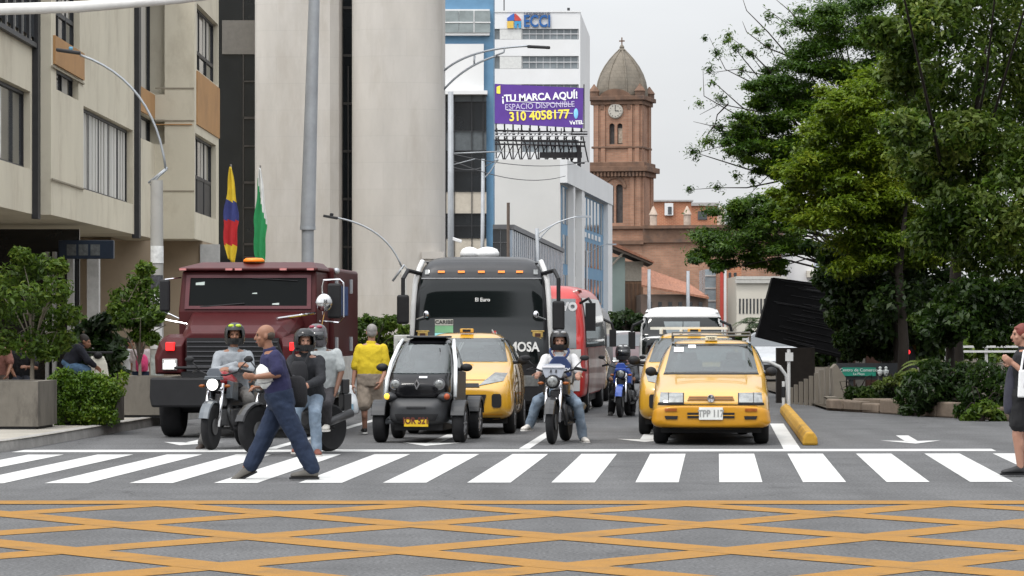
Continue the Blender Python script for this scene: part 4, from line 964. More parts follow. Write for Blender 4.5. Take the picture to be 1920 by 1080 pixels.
# left pavement shrubs
YS = 53.0
cl = []
rr = random.Random(2)
for px, py, r in ((25, 520, 38), (75, 500, 34), (105, 545, 36), (50, 560, 42), (15, 585, 40), (85, 600, 40), (115, 635, 30), (60, 645, 34), (130, 590, 26), (10, 640, 30), (40, 480, 22), (110, 500, 20), (-20, 540, 40), (90, 660, 22)):
    cl.append(C(px, py, r, YS + rr.uniform(-.5, .5), 400))
tree('small_tree', 'leafy small tree with bright green leaves at the left edge of the photo', (PX(62, YS), YS, .138), .045, 1.3, cl, .105, leaf_lush, 4, 'small trees along the left pavement', bmat=bark_pale, aspect=.38)
cl = []
YS2 = 54.5
for px, py, r in ((232, 560, 30), (262, 530, 26), (280, 560, 28), (250, 590, 30), (275, 600, 26), (232, 600, 22), (272, 505, 18), (290, 590, 22), (262, 625, 20), (285, 635, 16), (215, 580, 14)):
    cl.append(C(px, py, r, YS2 + rr.uniform(-.4, .4), 300))
tree('small_tree', 'small bushy tree beside the stickered lamp post, left of the truck', (PX(262, YS2), YS2, .138), .04, 1.0, cl, .105, leaf_lush, 5, 'small trees along the left pavement', bmat=bark_pale, aspect=.42)
cl = []
YS3 = 58
for px, py, r in ((160, 625, 26), (190, 612, 26), (205, 640, 26), (175, 655, 28), (215, 665, 22), (140, 650, 20), (205, 600, 18), (185, 690, 26), (220, 700, 20), (150, 690, 20)):
    cl.append(C(px, py, r, YS3 + rr.uniform(-.3, .3), 150))
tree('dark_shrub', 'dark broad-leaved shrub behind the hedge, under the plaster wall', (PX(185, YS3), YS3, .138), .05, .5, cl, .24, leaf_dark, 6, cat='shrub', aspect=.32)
cl = []
for px, py, r in ((668, 615, 20), (690, 605, 18), (715, 612, 20), (735, 605, 18), (700, 640, 24), (670, 650, 22), (735, 640, 20), (660, 680, 22), (740, 670, 18), (705, 690, 22), (760, 620, 14)):
    cl.append(C(px, py, r, 72 + rr.uniform(-.4, .4), 380))
tree('shrub', 'round green shrub between the truck and the black bus', (PX(700, 72), 72, .138), .05, .8, cl, .12, leaf_lush, 8, cat='shrub')
# white box planter by the bus mirror
t = thing('ticket_booth', 'small pale kiosk box half hidden between the shrub and the black bus', 'kiosk', (PX(757, 70), 70, .138))
b = MB(); b.box(-.22, .22, 0, .4, 0, PZ(628, 70) - .138); b.build('body', M('kiosk_pale', (.45, .45, .42), .7, noise=.2), t, bevel=.02)
b = MB(); b.box(-.12, .12, -.02, .0, PZ(662, 70) - .138, PZ(640, 70) - .138); b.build('window', glass_dk, t)

# ------------------------------------------------------------------ right side: kerb blocks, bed, trees
ky = M('yellow_kerb', (.36, .20, .022), .75, noise=.2, ns=5, dirt=((.10, .08, .04), 3.5, .9))
t = thing('lane_divider', 'yellow painted concrete lane divider block beside the sedan taxi', 'kerb', (3.97, 42.6, 0), YAW)
b = MB(); b.prism([(-.105, 0), (.105, 0), (.095, .1), (.05, .18), (-.05, .18), (-.095, .1)], 0, 15.5); b.build('block', ky, t, bevel=.03)
stone = M('edging_stone', (.16, .125, .095), .9, noise=.35, ns=2.5, bump=.5, bs=8, dirt=((.06, .05, .04), 1.2, .7))
rr = random.Random(9); t = thing('stone_edging', 'low brown stone edging around the shrub bed at right', 'edging', (6, 58, 0))
b = MB(); pts = [V((5.9, 60.2)), V((6.9, 57.2)), V((8.4, 53.0)), V((9.2, 51.0))]
for s in range(3):
    a, c = pts[s], pts[s + 1]; n_ = int((c - a).length / .7)
    for i in range(n_):
        p = a + (c - a) * (i / n_); q = a + (c - a) * ((i + .94) / n_); d = (q - p).normalized(); nn = V((-d.y, d.x)) * .22; hh = rr.uniform(.16, .28)
        b.prism([(p.x - 6, p.y - 58), (q.x - 6, q.y - 58), (q.x + nn.x - 6, q.y + nn.y - 58), (p.x + nn.x - 6, p.y + nn.y - 58)], 0, hh, 'z')
b.box(PX(1600, 60.3) - 6, PX(1700, 60.3) - 6, 2.2, 2.5, 0, .22); b.build('stones', stone, t, bevel=.03)

def ptree(*a, **k): return tree(*a, **k)
rr = random.Random(21)
def region(pts, Y, dens, jit=1.2, sq=.75): return [C(px, py, r, Y + rr.uniform(-jit, jit), dens, sq) for px, py, r in pts]
def layers(pts, Y, dens, jit=1.2, k=5):      # flat overlapping sprays, as feathery crowns grow
    o = []
    for px, py, r in pts:
        for i in range(k): o.append(C(px + rr.uniform(-.7, .7) * r, py + rr.uniform(-.75, .75) * r, r * rr.uniform(.55, .9), Y + rr.uniform(-jit, jit), dens, .40, .9))
    return o
# pale-leaved tree nearest on the right
cl = region(((1760, 40, 70), (1850, 30, 80), (1910, 90, 80), (1700, 90, 50), (1800, 120, 80), (1880, 180, 80), (1720, 170, 55), (1770, 210, 70), (1850, 260, 80), (1915, 300, 80), (1700, 240, 50), (1760, 290, 60), (1820, 330, 70), (1890, 380, 80), (1740, 340, 45), (1790, 390, 60), (1870, 440, 70), (1930, 420, 70), (1940, 200, 80), (1840, 480, 60), (1920, 500, 60), (1680, 140, 36), (1650, 60, 40), (1720, 10, 50), (1800, -30, 80), (1900, -30, 80), (1720, 300, 60), (1750, 440, 60), (1810, 250, 60), (1960, 120, 80), (1960, 320, 80)), 58, 760, 1.6)
cl += region([(px, py, 110) for px in (1660, 1790, 1920, 2060) for py in (-230,)] + [(2040, y, 110) for y in (60, 220, 380)], 60, 800, 4) + region([(px, py, 95) for px in (1640, 1760, 1880, 2000, 2120) for py in (-150, -250)], 49.5, 700, 3)
tree('broadleaf_tree', 'large broad-leaved tree with pale green leaves at the right edge', (PX(1795, 60), 60, .05), .17, 3.4, [(c, r, int(n * 1.7)) for c, r, n in cl], .125, leaf_pale, 31, 'street trees on the right', limbs=3, aspect=.42, lk=.7)
cl_pale = cl[:38]
# yellow-green tree in the middle
cl = layers(((1660, 170, 45), (1620, 190, 40), (1680, 120, 30), (1600, 230, 40), (1650, 240, 50), (1560, 240, 36), (1530, 290, 40), (1590, 300, 50), (1640, 310, 50), (1560, 350, 50), (1510, 350, 40), (1620, 370, 50), (1670, 350, 40), (1500, 400, 34), (1550, 410, 40), (1600, 430, 45), (1660, 420, 45), (1480, 330, 24), (1700, 410, 36), (1640, 470, 40), (1700, 470, 40), (1560, 190, 24), (1540, 240, 30), (1600, 270, 40), (1520, 320, 30), (1470, 370, 24), (1690, 260, 40), (1700, 330, 40), (1590, 480, 40), (1630, 420, 50), (1680, 300, 50), (1720, 380, 50), (1730, 450, 50), (1640, 350, 50)), 64, 430, 1.2)
tree('leafy_tree', 'yellow-green leafy tree in the middle of the right-hand crowns', (PX(1690, 66), 66, .05), .15, 3.0, [(c, r, int(n * 1.7)) for c, r, n in cl], .105, leaf_yel, 32, 'street trees on the right', limbs=6, flat=.55, aspect=.42, lk=.7, soft=True)
def tufts(name, cl, n, leaves, size, r, mat, base, seed, flat, aspect):
    g = random.Random(seed); out = []
    for i in range(n):
        c, rd, _ = g.choice(cl); a = g.uniform(-2.6, -.5); e = g.uniform(-.25, 1.1); d = V((math.cos(a) * math.cos(e), math.sin(a) * math.cos(e), math.sin(e)))
        p = V(c) + V((d.x * rd[0], d.y * rd[1], d.z * rd[2])) * g.uniform(.85, 1.08); k = g.uniform(.7, 1.4)
        out.append((tuple(p), (r * k, r * k, r * .6 * k), leaves))
    t = [o for o in bpy.data.objects if o.type == 'EMPTY' and o.get('label', '').startswith(base)][0]
    foliage(name, out, size, mat, t, seed, flat, aspect, .2, tuple(t.location))
leaf_lit_pale = leafmat('lit_pale_leaves', (.035, .07, .008), (.085, .13, .02), (.19, .24, .06), .4); leaf_lime = leafmat('lit_lime_leaves', (.06, .11, .008), (.14, .21, .014), (.26, .30, .03), .45)  # lighter tufts on upper, near crown sides: light on leaves put into colour
tufts('lit_leaf_tufts', cl_pale, 420, 16, .15, .19, leaf_lit_pale, 'large broad-leaved', 61, .5, .42)
tufts('lit_leaf_tufts', cl, 330, 42, .10, .24, leaf_lime, 'yellow-green leafy', 62, 1.2, .4)
# dark feathery tree behind, with bare outer twigs
cl = layers(((1530, 60, 60), (1590, 40, 60), (1490, 110, 40), (1560, 110, 55), (1620, 90, 50), (1500, 170, 40), (1450, 150, 30), (1470, 200, 36), (1420, 190, 26), (1530, 210, 40), (1400, 230, 26), (1440, 240, 34), (1380, 250, 22), (1490, 250, 36), (1450, 290, 30), (1480, 290, 30), (1580, 160, 40), (1650, 20, 50), (1545, 10, 40), (1430, 265, 26), (1600, -20, 50), (1570, 260, 50), (1510, 290, 40), (1620, 180, 50), (1460, 325, 22), (1540, 340, 40), (1600, 120, 50), (1700, 60, 50), (1430, 210, 30), (1410, 260, 26), (1440, 320, 22), (1470, 170, 34), (1510, 130, 40), (1480, 270, 36), (1560, 300, 40), (1400, 290, 18), (1370, 275, 16), (1425, 175, 22)), 74, 480, 1.5)
for px, py, r, n_ in ((1365, 75, 10, 40), (1345, 100, 16, 60), (1380, 90, 16, 70), (1330, 130, 12, 40), (1350, 185, 14, 60), (1300, 285, 16, 80), (1330, 265, 20, 110), (1310, 195, 10, 30), (1350, 240, 22, 110), (1375, 285, 20, 110), (1390, 130, 12, 40), (1335, 155, 10, 30), (1292, 355, 9, 30), (1345, 352, 12, 46), (1365, 65, 10, 30), (1440, 85, 14, 60), (1420, 60, 12, 40), (1470, 60, 16, 60), (1440, 30, 12, 40), (1500, 20, 20, 90), (1405, 100, 12, 50), (1322, 72, 6, 20), (1395, 300, 16, 80), (1380, 330, 10, 34), (1410, 340, 10, 34)): cl.append(C(px, py, r * 1.25, 74 + rr.uniform(-.8, .8), int(n_ * 1.3)))
bare = []
for path in (((1500, 130), (1440, 60), (1400, 20), (1390, -10)), ((1490, 110), (1440, 90), (1400, 60), (1392, 40)), ((1500, 150), (1430, 140), (1380, 130), (1322, 138)), ((1480, 200), (1400, 150), (1360, 130), (1330, 70)), ((1470, 220), (1400, 205), (1350, 195), (1312, 215)), ((1450, 240), (1390, 200), (1345, 160), (1330, 150)), ((1440, 260), (1380, 240), (1330, 235), (1300, 228)), ((1450, 280), (1390, 262), (1350, 275), (1295, 290)), ((1460, 340), (1400, 352), (1345, 352), (1290, 356)), ((1420, 230), (1380, 215), (1320, 180), (1318, 130)), ((1520, 60), (1480, 20), (1450, -5)), ((1520, 60), (1470, 40), (1430, 12)), ((1340, 235), (1328, 250), (1312, 292)), ((1365, 195), (1345, 215), (1335, 260)), ((1500, 250), (1440, 330), (1400, 370)), ((1540, 90), (1500, 50), (1475, 10)), ((1450, 140), (1410, 100), (1370, 70))):
    bare.append(([tuple(P(x, y, 74 + .2 * i)) for i, (x, y) in enumerate(path)], .022))
tree('feathery_tree', 'tall dark feathery-leaved tree with bare twigs against the sky', (PX(1640, 76), 76, .05), .24, 4.0, [(c, r, int(n * 1.8)) for c, r, n in cl], .11, leaf_mimosa, 33, 'street trees on the right', limbs=5, flat=.9, aspect=.3, bare=bare, lk=.55, soft=True)
# drooping dark bough over the taxis
cl = layers(((1400, 400, 40), (1360, 420, 40), (1440, 410, 40), (1330, 455, 34), (1380, 460, 40), (1430, 450, 40), (1310, 480, 16), (1350, 485, 22), (1475, 420, 30), (1410, 490, 22), (1470, 460, 26), (1440, 390, 26), (1385, 385, 20), (1500, 450, 26), (1345, 500, 12), (1320, 440, 16), (1520, 410, 30), (1460, 500, 16)), 70, 480, 1.0)
bare = [([tuple(P(x, y, 70)) for x, y in ((1600, 455), (1540, 440), (1480, 430), (1400, 440), (1340, 465))], .05)]
tree('flamboyant_tree', 'tree with a low dark feathery bough hanging towards the church', (PX(1615, 71), 71, .05), .16, 2.9, [(c, r, int(n * 1.8)) for c, r, n in cl], .105, leaf_mimosa, 34, 'street trees on the right', limbs=5, flat=.8, aspect=.3, bare=bare, lk=.6, soft=True)
# dark lower crowns
cl = region(((1600, 500, 55), (1560, 520, 40), (1650, 520, 60), (1700, 540, 60), (1620, 560, 55), (1740, 500, 55), (1680, 590, 50), (1600, 610, 40), (1780, 540, 50), (1730, 600, 40), (1560, 480, 30), (1520, 465, 18), (1640, 620, 40), (1580, 555, 30), (1572, 595, 26), (1588, 635, 26), (1565, 530, 24), (1600, 660, 22), (1660, 470, 50), (1600, 460, 40), (1700, 470, 50), (1760, 460, 50), (1620, 640, 36), (1660, 650, 36), (1740, 640, 36), (1720, 560, 50), (1580, 570, 40), (1830, 560, 55), (1900, 560, 55), (1700, 640, 30)), 66.5, 650, .8)
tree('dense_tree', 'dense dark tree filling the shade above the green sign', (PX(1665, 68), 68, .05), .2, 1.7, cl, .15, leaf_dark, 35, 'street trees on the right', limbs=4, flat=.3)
# mid-green small tree at right, lower
cl = region(((1790, 560, 40), (1830, 545, 40), (1870, 560, 40), (1760, 590, 32), (1810, 600, 40), (1860, 600, 40), (1900, 590, 30), (1740, 620, 24), (1780, 630, 26), (1880, 630, 24), (1720, 600, 16), (1840, 635, 22), (1900, 540, 30), (1915, 620, 20)), 57, 560, .5)
tree('small_tree', 'small mid-green tree with a dark trunk just left of the woman', (PX(1782, 57.5), 57.5, .05), .13, 1.3, cl, .12, leaf_mid, 36, 'street trees on the right', limbs=2)
t = thing('tree', 'slim dark trunk standing among the bed plants, right of the signal', 'tree', (PX(1690, 63), 63, .05), 0, 'street trees on the right')
b = MB(); b.tube([(0, 0, -.1), (.05, 0, 1.2), (-.05, 0, 2.6), (.1, 0, 4.0)], [.13, .10, .08, .03], 10); b.build('trunk', bark, t, smooth=True)
foliage('crown', [C(1680, 560, 50, 63, 300), C(1720, 545, 40, 63.5, 260), C(1650, 575, 30, 62.8, 160)], .14, leaf_dark, t, 77, origin=(PX(1690, 63), 63, .05))
# understorey shrubs in the bed, each its own plant
def shrub(label, pts, Y, dens, ls, mat, seed, asp=.4, name='bed_shrub'):
    cl = region(pts, Y, dens, .35); cx = sum(p[0] for p in pts) / len(pts)
    tree(name, label, (PX(cx, Y), Y, .05), .04, .25, cl, ls, mat, seed, 'shrubs in the right-hand bed', cat='shrub', limbs=True, aspect=asp)
shrub('dense grey-green shrub in the bed beside the woman', ((1850, 700, 36), (1890, 720, 40), (1830, 740, 36), (1870, 760, 34), (1900, 760, 30), (1920, 700, 40), (1810, 770, 22)), 54.5, 480, .11, leaf_mid, 41)
shrub('bright low leafy plant at the bed edge near the woman', ((1830, 775, 20), (1850, 765, 22), (1815, 785, 14), (1870, 782, 16)), 53.4, 240, .12, leaf_lush, 42)
shrub('dark bluish shrub in the middle of the right-hand bed', ((1760, 700, 36), (1790, 720, 36), (1740, 730, 34), (1775, 750, 34), (1810, 700, 30), (1730, 760, 20)), 56, 480, .11, leaf_dark, 43)
shrub('tangled green shrub with pale low leaves behind the white lane arrow', ((1700, 745, 24), (1715, 715, 24), (1725, 750, 26), (1700, 770, 14), (1740, 690, 18)), 56.5, 360, .10, leaf_mid, 44)
shrub('low green hedge plant right of the concrete ramp', ((1600, 750, 20), (1620, 738, 18), (1600, 735, 14), (1630, 750, 20), (1590, 762, 14)), 61.5, 320, .10, leaf_mid, 45)
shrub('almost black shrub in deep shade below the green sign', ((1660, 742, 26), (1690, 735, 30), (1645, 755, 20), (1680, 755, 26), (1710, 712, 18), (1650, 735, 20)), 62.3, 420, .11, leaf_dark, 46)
shrub('leafy yellow-green climber on top of the black shrub', ((1668, 716, 13), (1692, 708, 15), (1648, 722, 10), (1712, 700, 12)), 61.8, 170, .11, leaf_palm, 47)
def palm(label, px, py, Y, n, ln_, mat, seed, ht):
    x0, z0 = PX(px, Y), PZ(py, Y); t = thing('palm', label, 'palm', (x0, Y, .05), 0, 'palms and fan-leaved plants'); rr = random.Random(seed)
    b = MB(); b.tube([(0, 0, -.05), (0, 0, z0 - .05)], [.06, .04], 8); b.build('trunk', bark, t)
    b = MB()
    for k in range(n):
        a = rr.uniform(0, 6.28); e = rr.uniform(.3, 1.25); d = V((math.cos(a), math.sin(a), 0)); pts = []
        for i in range(7):
            s = i / 6; pts.append(V((0, 0, z0 - .05)) + d * ln_ * s * math.cos(e * .6) + V((0, 0, ln_ * (s * math.sin(e) - .75 * s * s))))
        sd_ = d.cross(V((0, 0, 1)))
        for i in range(1, 7):
            for q in (0, .5):
                p = pts[i - 1].lerp(pts[i], q); tg = (pts[i] - pts[i - 1]).normalized(); L_ = ln_ * .42 * (1 - .08 * i)
                for sg_ in (-1, 1):
                    tip = p + sd_ * sg_ * L_ * .7 + tg * L_ * .6 - V((0, 0, L_ * .3)); m_ = p.lerp(tip, .45); w_ = tg * .028
                    b.add([p, m_ + w_, tip, m_ - w_], [[0, 1, 2, 3]])
    b.build('fronds', mat, t, fix=False)
palm('yellow-green arching palm in the bed under the tall dark trunk', 1740, 688, 57.5, 13, .55, leaf_palm, 1, 1)
palm('second yellow-green palm in the bed, nearer the small tree', 1785, 690, 58.2, 11, .5, leaf_palm, 2, 1)
palm('low fan-leaved plant right of the dark shade below the signal', 1715, 705, 58, 9, .4, leaf_palm, 3, 1)
palm('dusty far-off palm left of the dark screen, before the cream block', 1405, 605, 150, 12, 1.0, leaf_mid, 4, 1)
palm('second dusty far-off palm close to the screen edge', 1428, 615, 140, 11, .9, leaf_mid, 5, 1)
# far greenery closing the street
def fartree(label, pts, Y, mat, seed, ls=.28, n_=260):
    cl = [C(px, py, r, Y + rr.uniform(-1, 1), n_) for px, py, r in pts]; cx = sum(p[0] for p in pts) / len(pts)
    tree('far_tree', label, (PX(cx, Y), Y, 0), .15, 1.5, cl, ls, mat, seed, 'trees at the far end of the street', limbs=True)
fartree('dark round tree between the buses, below the green house', ((1150, 600, 20), (1175, 595, 20), (1140, 625, 18), (1190, 610, 18), (1165, 625, 22), (1200, 600, 16), (1185, 632, 14)), 175, leaf_dark, 51)
fartree('far green tree seen past the sedan taxi roof, below the screen', ((1420, 650, 20), (1440, 640, 22), (1460, 655, 20), (1405, 630, 14), (1480, 650, 16), (1440, 668, 18), (1390, 640, 14)), 150, leaf_mid, 52)
fartree('far bright tree behind the white rail, left of the woman', ((1845, 625, 30), (1870, 640, 30), (1820, 655, 26), (1890, 660, 26), (1850, 670, 24), (1805, 640, 20), (1910, 640, 26)), 130, leaf_lush, 53)
fartree('shaded far tree closing the view behind the green sign', ((1560, 650, 40), (1600, 655, 34), (1640, 660, 30), (1530, 670, 30), (1680, 655, 30), (1720, 660, 30), (1760, 655, 28), (1590, 690, 30), (1650, 690, 30), (1700, 690, 30)), 120, leaf_dark, 54, .3, 500)
# tilted dark slatted screen
YT = 70.0; px0, py0 = 1490, 595
t = thing('slatted_screen', 'big black slatted screen leaning to one side on a steel post', 'screen', (PX(1560, YT), YT, 0)); x0 = PX(1560, YT)
def S(px, py): return (PX(px, YT) - x0, PZ(py, YT))
b = MB(); b.prism([S(1418, 632), S(1610, 680), S(1640, 545), S(1449, 520)], 0, .5); b.build('housing', M('screen_black', (.005, .005, .0055), .7, noise=.3, spec=.1), t, bevel=.02)
b = MB(); 
rr = random.Random(8)
for i in range(34):
    s = rr.uniform(.02, .98); p = V(S(1449, 520)).lerp(V(S(1418, 632)), s); q = V(S(1640, 545)).lerp(V(S(1610, 680)), s)
    a_ = rr.uniform(.02, .5); e_ = rr.uniform(a_ + .2, .98); p, q = p.lerp(q, a_), p.lerp(q, e_); th_ = rr.uniform(.004, .011); b.prism([(p.x, p.y), (q.x, q.y), (q.x, q.y + th_), (p.x, p.y + th_)], -.02, -.001)
b.build('slats', M('slat_grey', (.03, .03, .032), .6, noise=.6, ns=3), t)
b = MB(); b.tube([(.3, .8, 0), (.3, .8, PZ(560, YT))], .12, 12); b.tube([(.3, .8, PZ(590, YT)), (.0, .45, PZ(590, YT))], .07, 8); b.build('post', dark_metal, t)
b = MB(); b.box(*[PX(1594, YT) - x0, PX(1600, YT) - x0], -.2, -.1, PZ(646, YT), PZ(624, YT), R=None); b.build('bracket', steel, t)
# concrete stair parapets by the underpass
pc2 = M('parapet_concrete', (.17, .15, .122), .85, noise=.15, ns=1.5, dirt=((.16, .14, .11), .9, .5))
YP = 62.5; t = thing('stair_parapet', 'beige ribbed concrete stair parapet rising beside the white signpost', 'parapet', (PX(1530, YP), YP, 0)); x0 = PX(1530, YP)
b = MB(); 
for i in range(9):
    p = 1497 + i * 6.6; yt = 738 - i * 6.2; b.box(PX(p, YP) - x0, PX(p + 5.9, YP) - x0, 3 - i * .36, 3.3 - i * .36, 0, PZ(yt, YP))
b.build('ribbed_wall', pc2, t)
b = MB(); b.prism([(PX(1562, YP) - x0, 0), (PX(1582, YP) - x0, 0), (PX(1582, YP) - x0, PZ(708, YP)), (PX(1564, YP) - x0, PZ(682, YP)), (PX(1556, YP) - x0, PZ(690, YP))], -.4, .1); b.prism([(PX(1538, YP) - x0, PZ(742, YP)), (PX(1566, YP) - x0, 0), (PX(1576, YP) - x0, 0), (PX(1560, YP) - x0, PZ(742, YP))], -1, -.41); b.build('end_wall', pc2, t)
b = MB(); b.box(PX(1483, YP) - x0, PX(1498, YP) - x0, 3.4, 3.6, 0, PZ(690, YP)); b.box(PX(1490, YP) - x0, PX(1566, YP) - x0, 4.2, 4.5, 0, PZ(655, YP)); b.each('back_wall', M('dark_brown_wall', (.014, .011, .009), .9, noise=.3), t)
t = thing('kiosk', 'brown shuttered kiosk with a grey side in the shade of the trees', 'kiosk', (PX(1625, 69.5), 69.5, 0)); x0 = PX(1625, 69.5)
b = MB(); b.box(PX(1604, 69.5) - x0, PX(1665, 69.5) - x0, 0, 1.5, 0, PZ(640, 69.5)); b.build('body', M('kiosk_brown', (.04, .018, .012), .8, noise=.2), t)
b = MB(); b.box(PX(1604, 69.5) - x0, PX(1622, 69.5) - x0, -.04, 0, 0, PZ(641, 69.5)); b.build('side_panel', M('kiosk_grey', (.10, .095, .085), .8, noise=.2), t)
t = thing('information_sign', 'long dark board with a green panel of white lettering above the bed', 'sign', (PX(1640, 63.5), 63.5, 0)); x0 = PX(1640, 63.5)
b = MB(); b.box(PX(1568, 63.5) - x0, PX(1720, 63.5) - x0, 0, .12, PZ(712, 63.5), PZ(681, 63.5)); b.box(-.5, -.42, .02, .1, 0, PZ(712, 63.5)); b.box(.5, .58, .02, .1, 0, PZ(712, 63.5)); b.build('board', M('board_dark', (.03, .032, .035), .6), t)
b = MB(); b.box(PX(1578, 63.5) - x0, PX(1642, 63.5) - x0, -.03, -.001, PZ(705, 63.5), PZ(689, 63.5)); gp = b.build('green_panel', M('sign_green', (.02, .22, .15), .5), t)
wt = M('sign_white', (.65, .68, .66), .5)
text('Centro de Comercio', .088, wt, gp, (PX(1610, 63.5) - x0, -.035, PZ(694, 63.5)), ext=.003); text('La Playa', .07, wt, gp, (PX(1610, 63.5) - x0, -.035, PZ(701, 63.5)), ext=.003)
b = MB()
for px in (1650, 1661, 1690, 1700): b.lathe([(.02, 0), (.05, .05), (.06, .11), (.02, .13), (.035, .17), (.01, .19)], (PX(px, 63.5) - x0, -.02, PZ(705, 63.5)), 8)
b.build('white_pictograms', wt, t)
# signal with a red lamp
t = thing('traffic_signal', 'small traffic signal showing red in the shade of the trees', 'traffic light', (PX(1702, 66), 66, 0)); x0 = PX(1702, 66)
b = MB(); b.tube([(.06, .1, 0), (.06, .1, PZ(645, 66))], .04, 8); b.build('post', dark_metal, t)
b = MB(); b.box(-.08, .16, -.02, .12, PZ(690, 66), PZ(652, 66)); b.build('housing', black, t, bevel=.02)
b = MB(); b.lathe([(.01, 0), (.05, .0), (.05, .02), (.01, .03)], (.0, -.02, PZ(660, 66)), 14, Matrix.Rotation(rad(90), 3, 'X')); b.build('red_lamp', M('lamp_red', (1, .03, .04), .4, emit=1.6, noise=0), t)
b = MB(); b.box(-.15, -.09, -.03, .02, PZ(672, 66), PZ(658, 66)); b.build('white_plate', wt, t)
# slim white signpost and curved rail
YQ = 57.5; t = thing('signpost', 'slim white signpost with a small square plate at the end of the divider', 'signpost', (PX(1479, YQ), YQ, 0))
wp = M('white_metal', (.46, .46, .45), .5, noise=.1)
b = MB(); b.tube([(0, 0, 0), (0, 0, PZ(655, YQ))], .03, 10); b.build('post', wp, t)
b = MB(); b.box(-.065, .075, -.05, -.03, PZ(677, YQ), PZ(661, YQ)); b.build('plate', wp, t)
t = thing('bollard', 'thin white bollard with a black band beside the white signpost', 'bollard', (PX(1469, YQ), YQ, 0))
b = MB(); b.tube([(0, 0, 0), (0, 0, PZ(715, YQ))], .028, 10); b.build('post', wp, t); b = MB(); b.tube([(0, 0, PZ(745, YQ)), (0, 0, PZ(725, YQ))], .034, 10); b.build('band', black, t)
t = thing('curved_rail', 'white tubular rail curving down to the road behind the sedan taxi', 'rail', (PX(1440, 62), 62, 0)); x0 = PX(1440, 62)
b = MB(); b.tube([(PX(1400, 62) - x0, 0, PZ(676, 62)), (PX(1440, 62) - x0, 0, PZ(678, 62)), (PX(1462, 62) - x0, 0, PZ(688, 62)), (PX(1474, 62) - x0, 0, PZ(704, 62)), (PX(1477, 62) - x0, 0, PZ(730, 62)), (PX(1477, 62) - x0, 0, 0)], .035, 10); b.build('tube', wp, t, smooth=True)
def rail(label, px0, px1, py, Y):
    x0 = PX((px0 + px1) / 2, Y); h = PX(px1, Y) - x0; t = thing('guard_rail', label, 'rail', (x0, Y, 0), 0, 'white guard rails across the far street')
    b = MB(); 
    for k in (0, 9): b.box(-h, h, -.05, .05, PZ(py + k + 4, Y), PZ(py + k, Y))
    b.build('bars', wp, t); b = MB(); n_ = max(2, int(h / 1.5))
    for i in range(n_ + 1): b.box(-h + 2 * h * i / n_ - .05, -h + 2 * h * i / n_ + .05, .05, .12, 0, PZ(py, Y))
    b.build('posts', wp, t)
rail('white double guard rail across the far street, left of the minibus', 1136, 1205, 631, 115)
rail('white double guard rail right of the sedan taxi roof', 1395, 1450, 634, 115)
rail('long white double guard rail among the trees, left of the woman', 1775, 1925, 648, 112)
# ------------------------------------------------------------------ vehicles (local frame: front faces -y, ground z=0)
glass = M('windscreen_glass', (.022, .029, .034), .03, noise=0, spec=1.0)
glass_tint = M('tinted_glass', (.005, .007, .007), .05, noise=0, spec=.36)
clear = bpy.data.materials.new('clear_glass'); clear.use_nodes = True; _t = clear.node_tree; _t.nodes.clear()
_o = _t.nodes.new('ShaderNodeOutputMaterial'); _m = _t.nodes.new('ShaderNodeMixShader'); _a = _t.nodes.new('ShaderNodeBsdfTransparent'); _g = _t.nodes.new('ShaderNodeBsdfGlossy'); _f = _t.nodes.new('ShaderNodeFresnel')
_a.inputs[0].default_value = (.62, .68, .68, 1); _g.inputs['Roughness'].default_value = .02; _q = _t.nodes.new('ShaderNodeNewGeometry'); _r = _t.nodes.new('ShaderNodeMapRange'); _r.inputs['To Min'].default_value = 1.85; _r.inputs['To Max'].default_value = 1 / 1.85
_t.links.new(_q.outputs['Backfacing'], _r.inputs['Value']); _t.links.new(_r.outputs[0], _f.inputs['IOR'])
_t.links.new(_f.outputs[0], _m.inputs[0]); _t.links.new(_a.outputs[0], _m.inputs[1]); _t.links.new(_g.outputs[0], _m.inputs[2]); _t.links.new(_m.outputs[0], _o.inputs[0])
glass_truck = M('armoured_glass', (.006, .007, .007), .08, noise=0, spec=.05)
trim_in = M('cabin_lining', (.016, .016, .017), .8, noise=.2)
def open_cabin(o, ws, y0, y1, sides, rear=None, w_=.9):
    """cuts the cabin out of a body shell: through the windscreen outline, then through each side window"""
    c = MB(); r = [[V((x, y, z)) for x, z in ws] for y in (y0, y1)]; c.loft(r); cut(o, c, trim_in)
    if rear: c = MB(); c.loft([[V((x, y, z)) for x, z in rear] for y in (y1 - .2, y1 + 2)]); cut(o, c, trim_in)
    for q in sides: c = MB(); c.prism(q, -w_, w_, 'x'); cut(o, c, trim_in)
    sharp(o, 40)
def cabin(t, z, y, seats=(-.34, .34), yr=None, h=.26, wheel=-1):
    sm = M('seat_fabric', (.07, .072, .08), .9, noise=.2)
    for yy in (y, yr):
        if yy is None: continue
        for x in seats:
            b = MB(); b.loft([oring_(V((x, yy + dy, z + dz)), a, d) for dz, dy, a, d in ((-.02, 0, .21, .06), (h * .55, .05, .20, .055), (h * .62, .055, .10, .04), (h * .68, .055, .13, .05), (h, .08, .11, .045))]); b.build('seat', sm, t, smooth=True)
    if wheel: b = MB(); b.tube([(wheel * .34 * -1 + .17 * math.cos(a), y - .5, z + .02 + .15 * math.sin(a)) for a in np.linspace(0, math.pi, 13)], .015, 6); b.build('steering_wheel', trim_in, t)
def oring_(c, a, d, n=14): return [c + V((a * math.cos(k * 2 * math.pi / n), d * math.sin(k * 2 * math.pi / n), 0)) for k in range(n)]
tyre = M('tyre_rubber', (.011, .011, .012), .85, noise=.25, ns=8)
rimm = M('wheel_rim', (.25, .25, .26), .35, metal=.7)
chrome = M('chrome', (.62, .62, .64), .12, metal=1, noise=0)
plast = M('black_plastic', (.014, .014, .015), .55, noise=.15, spec=.2)
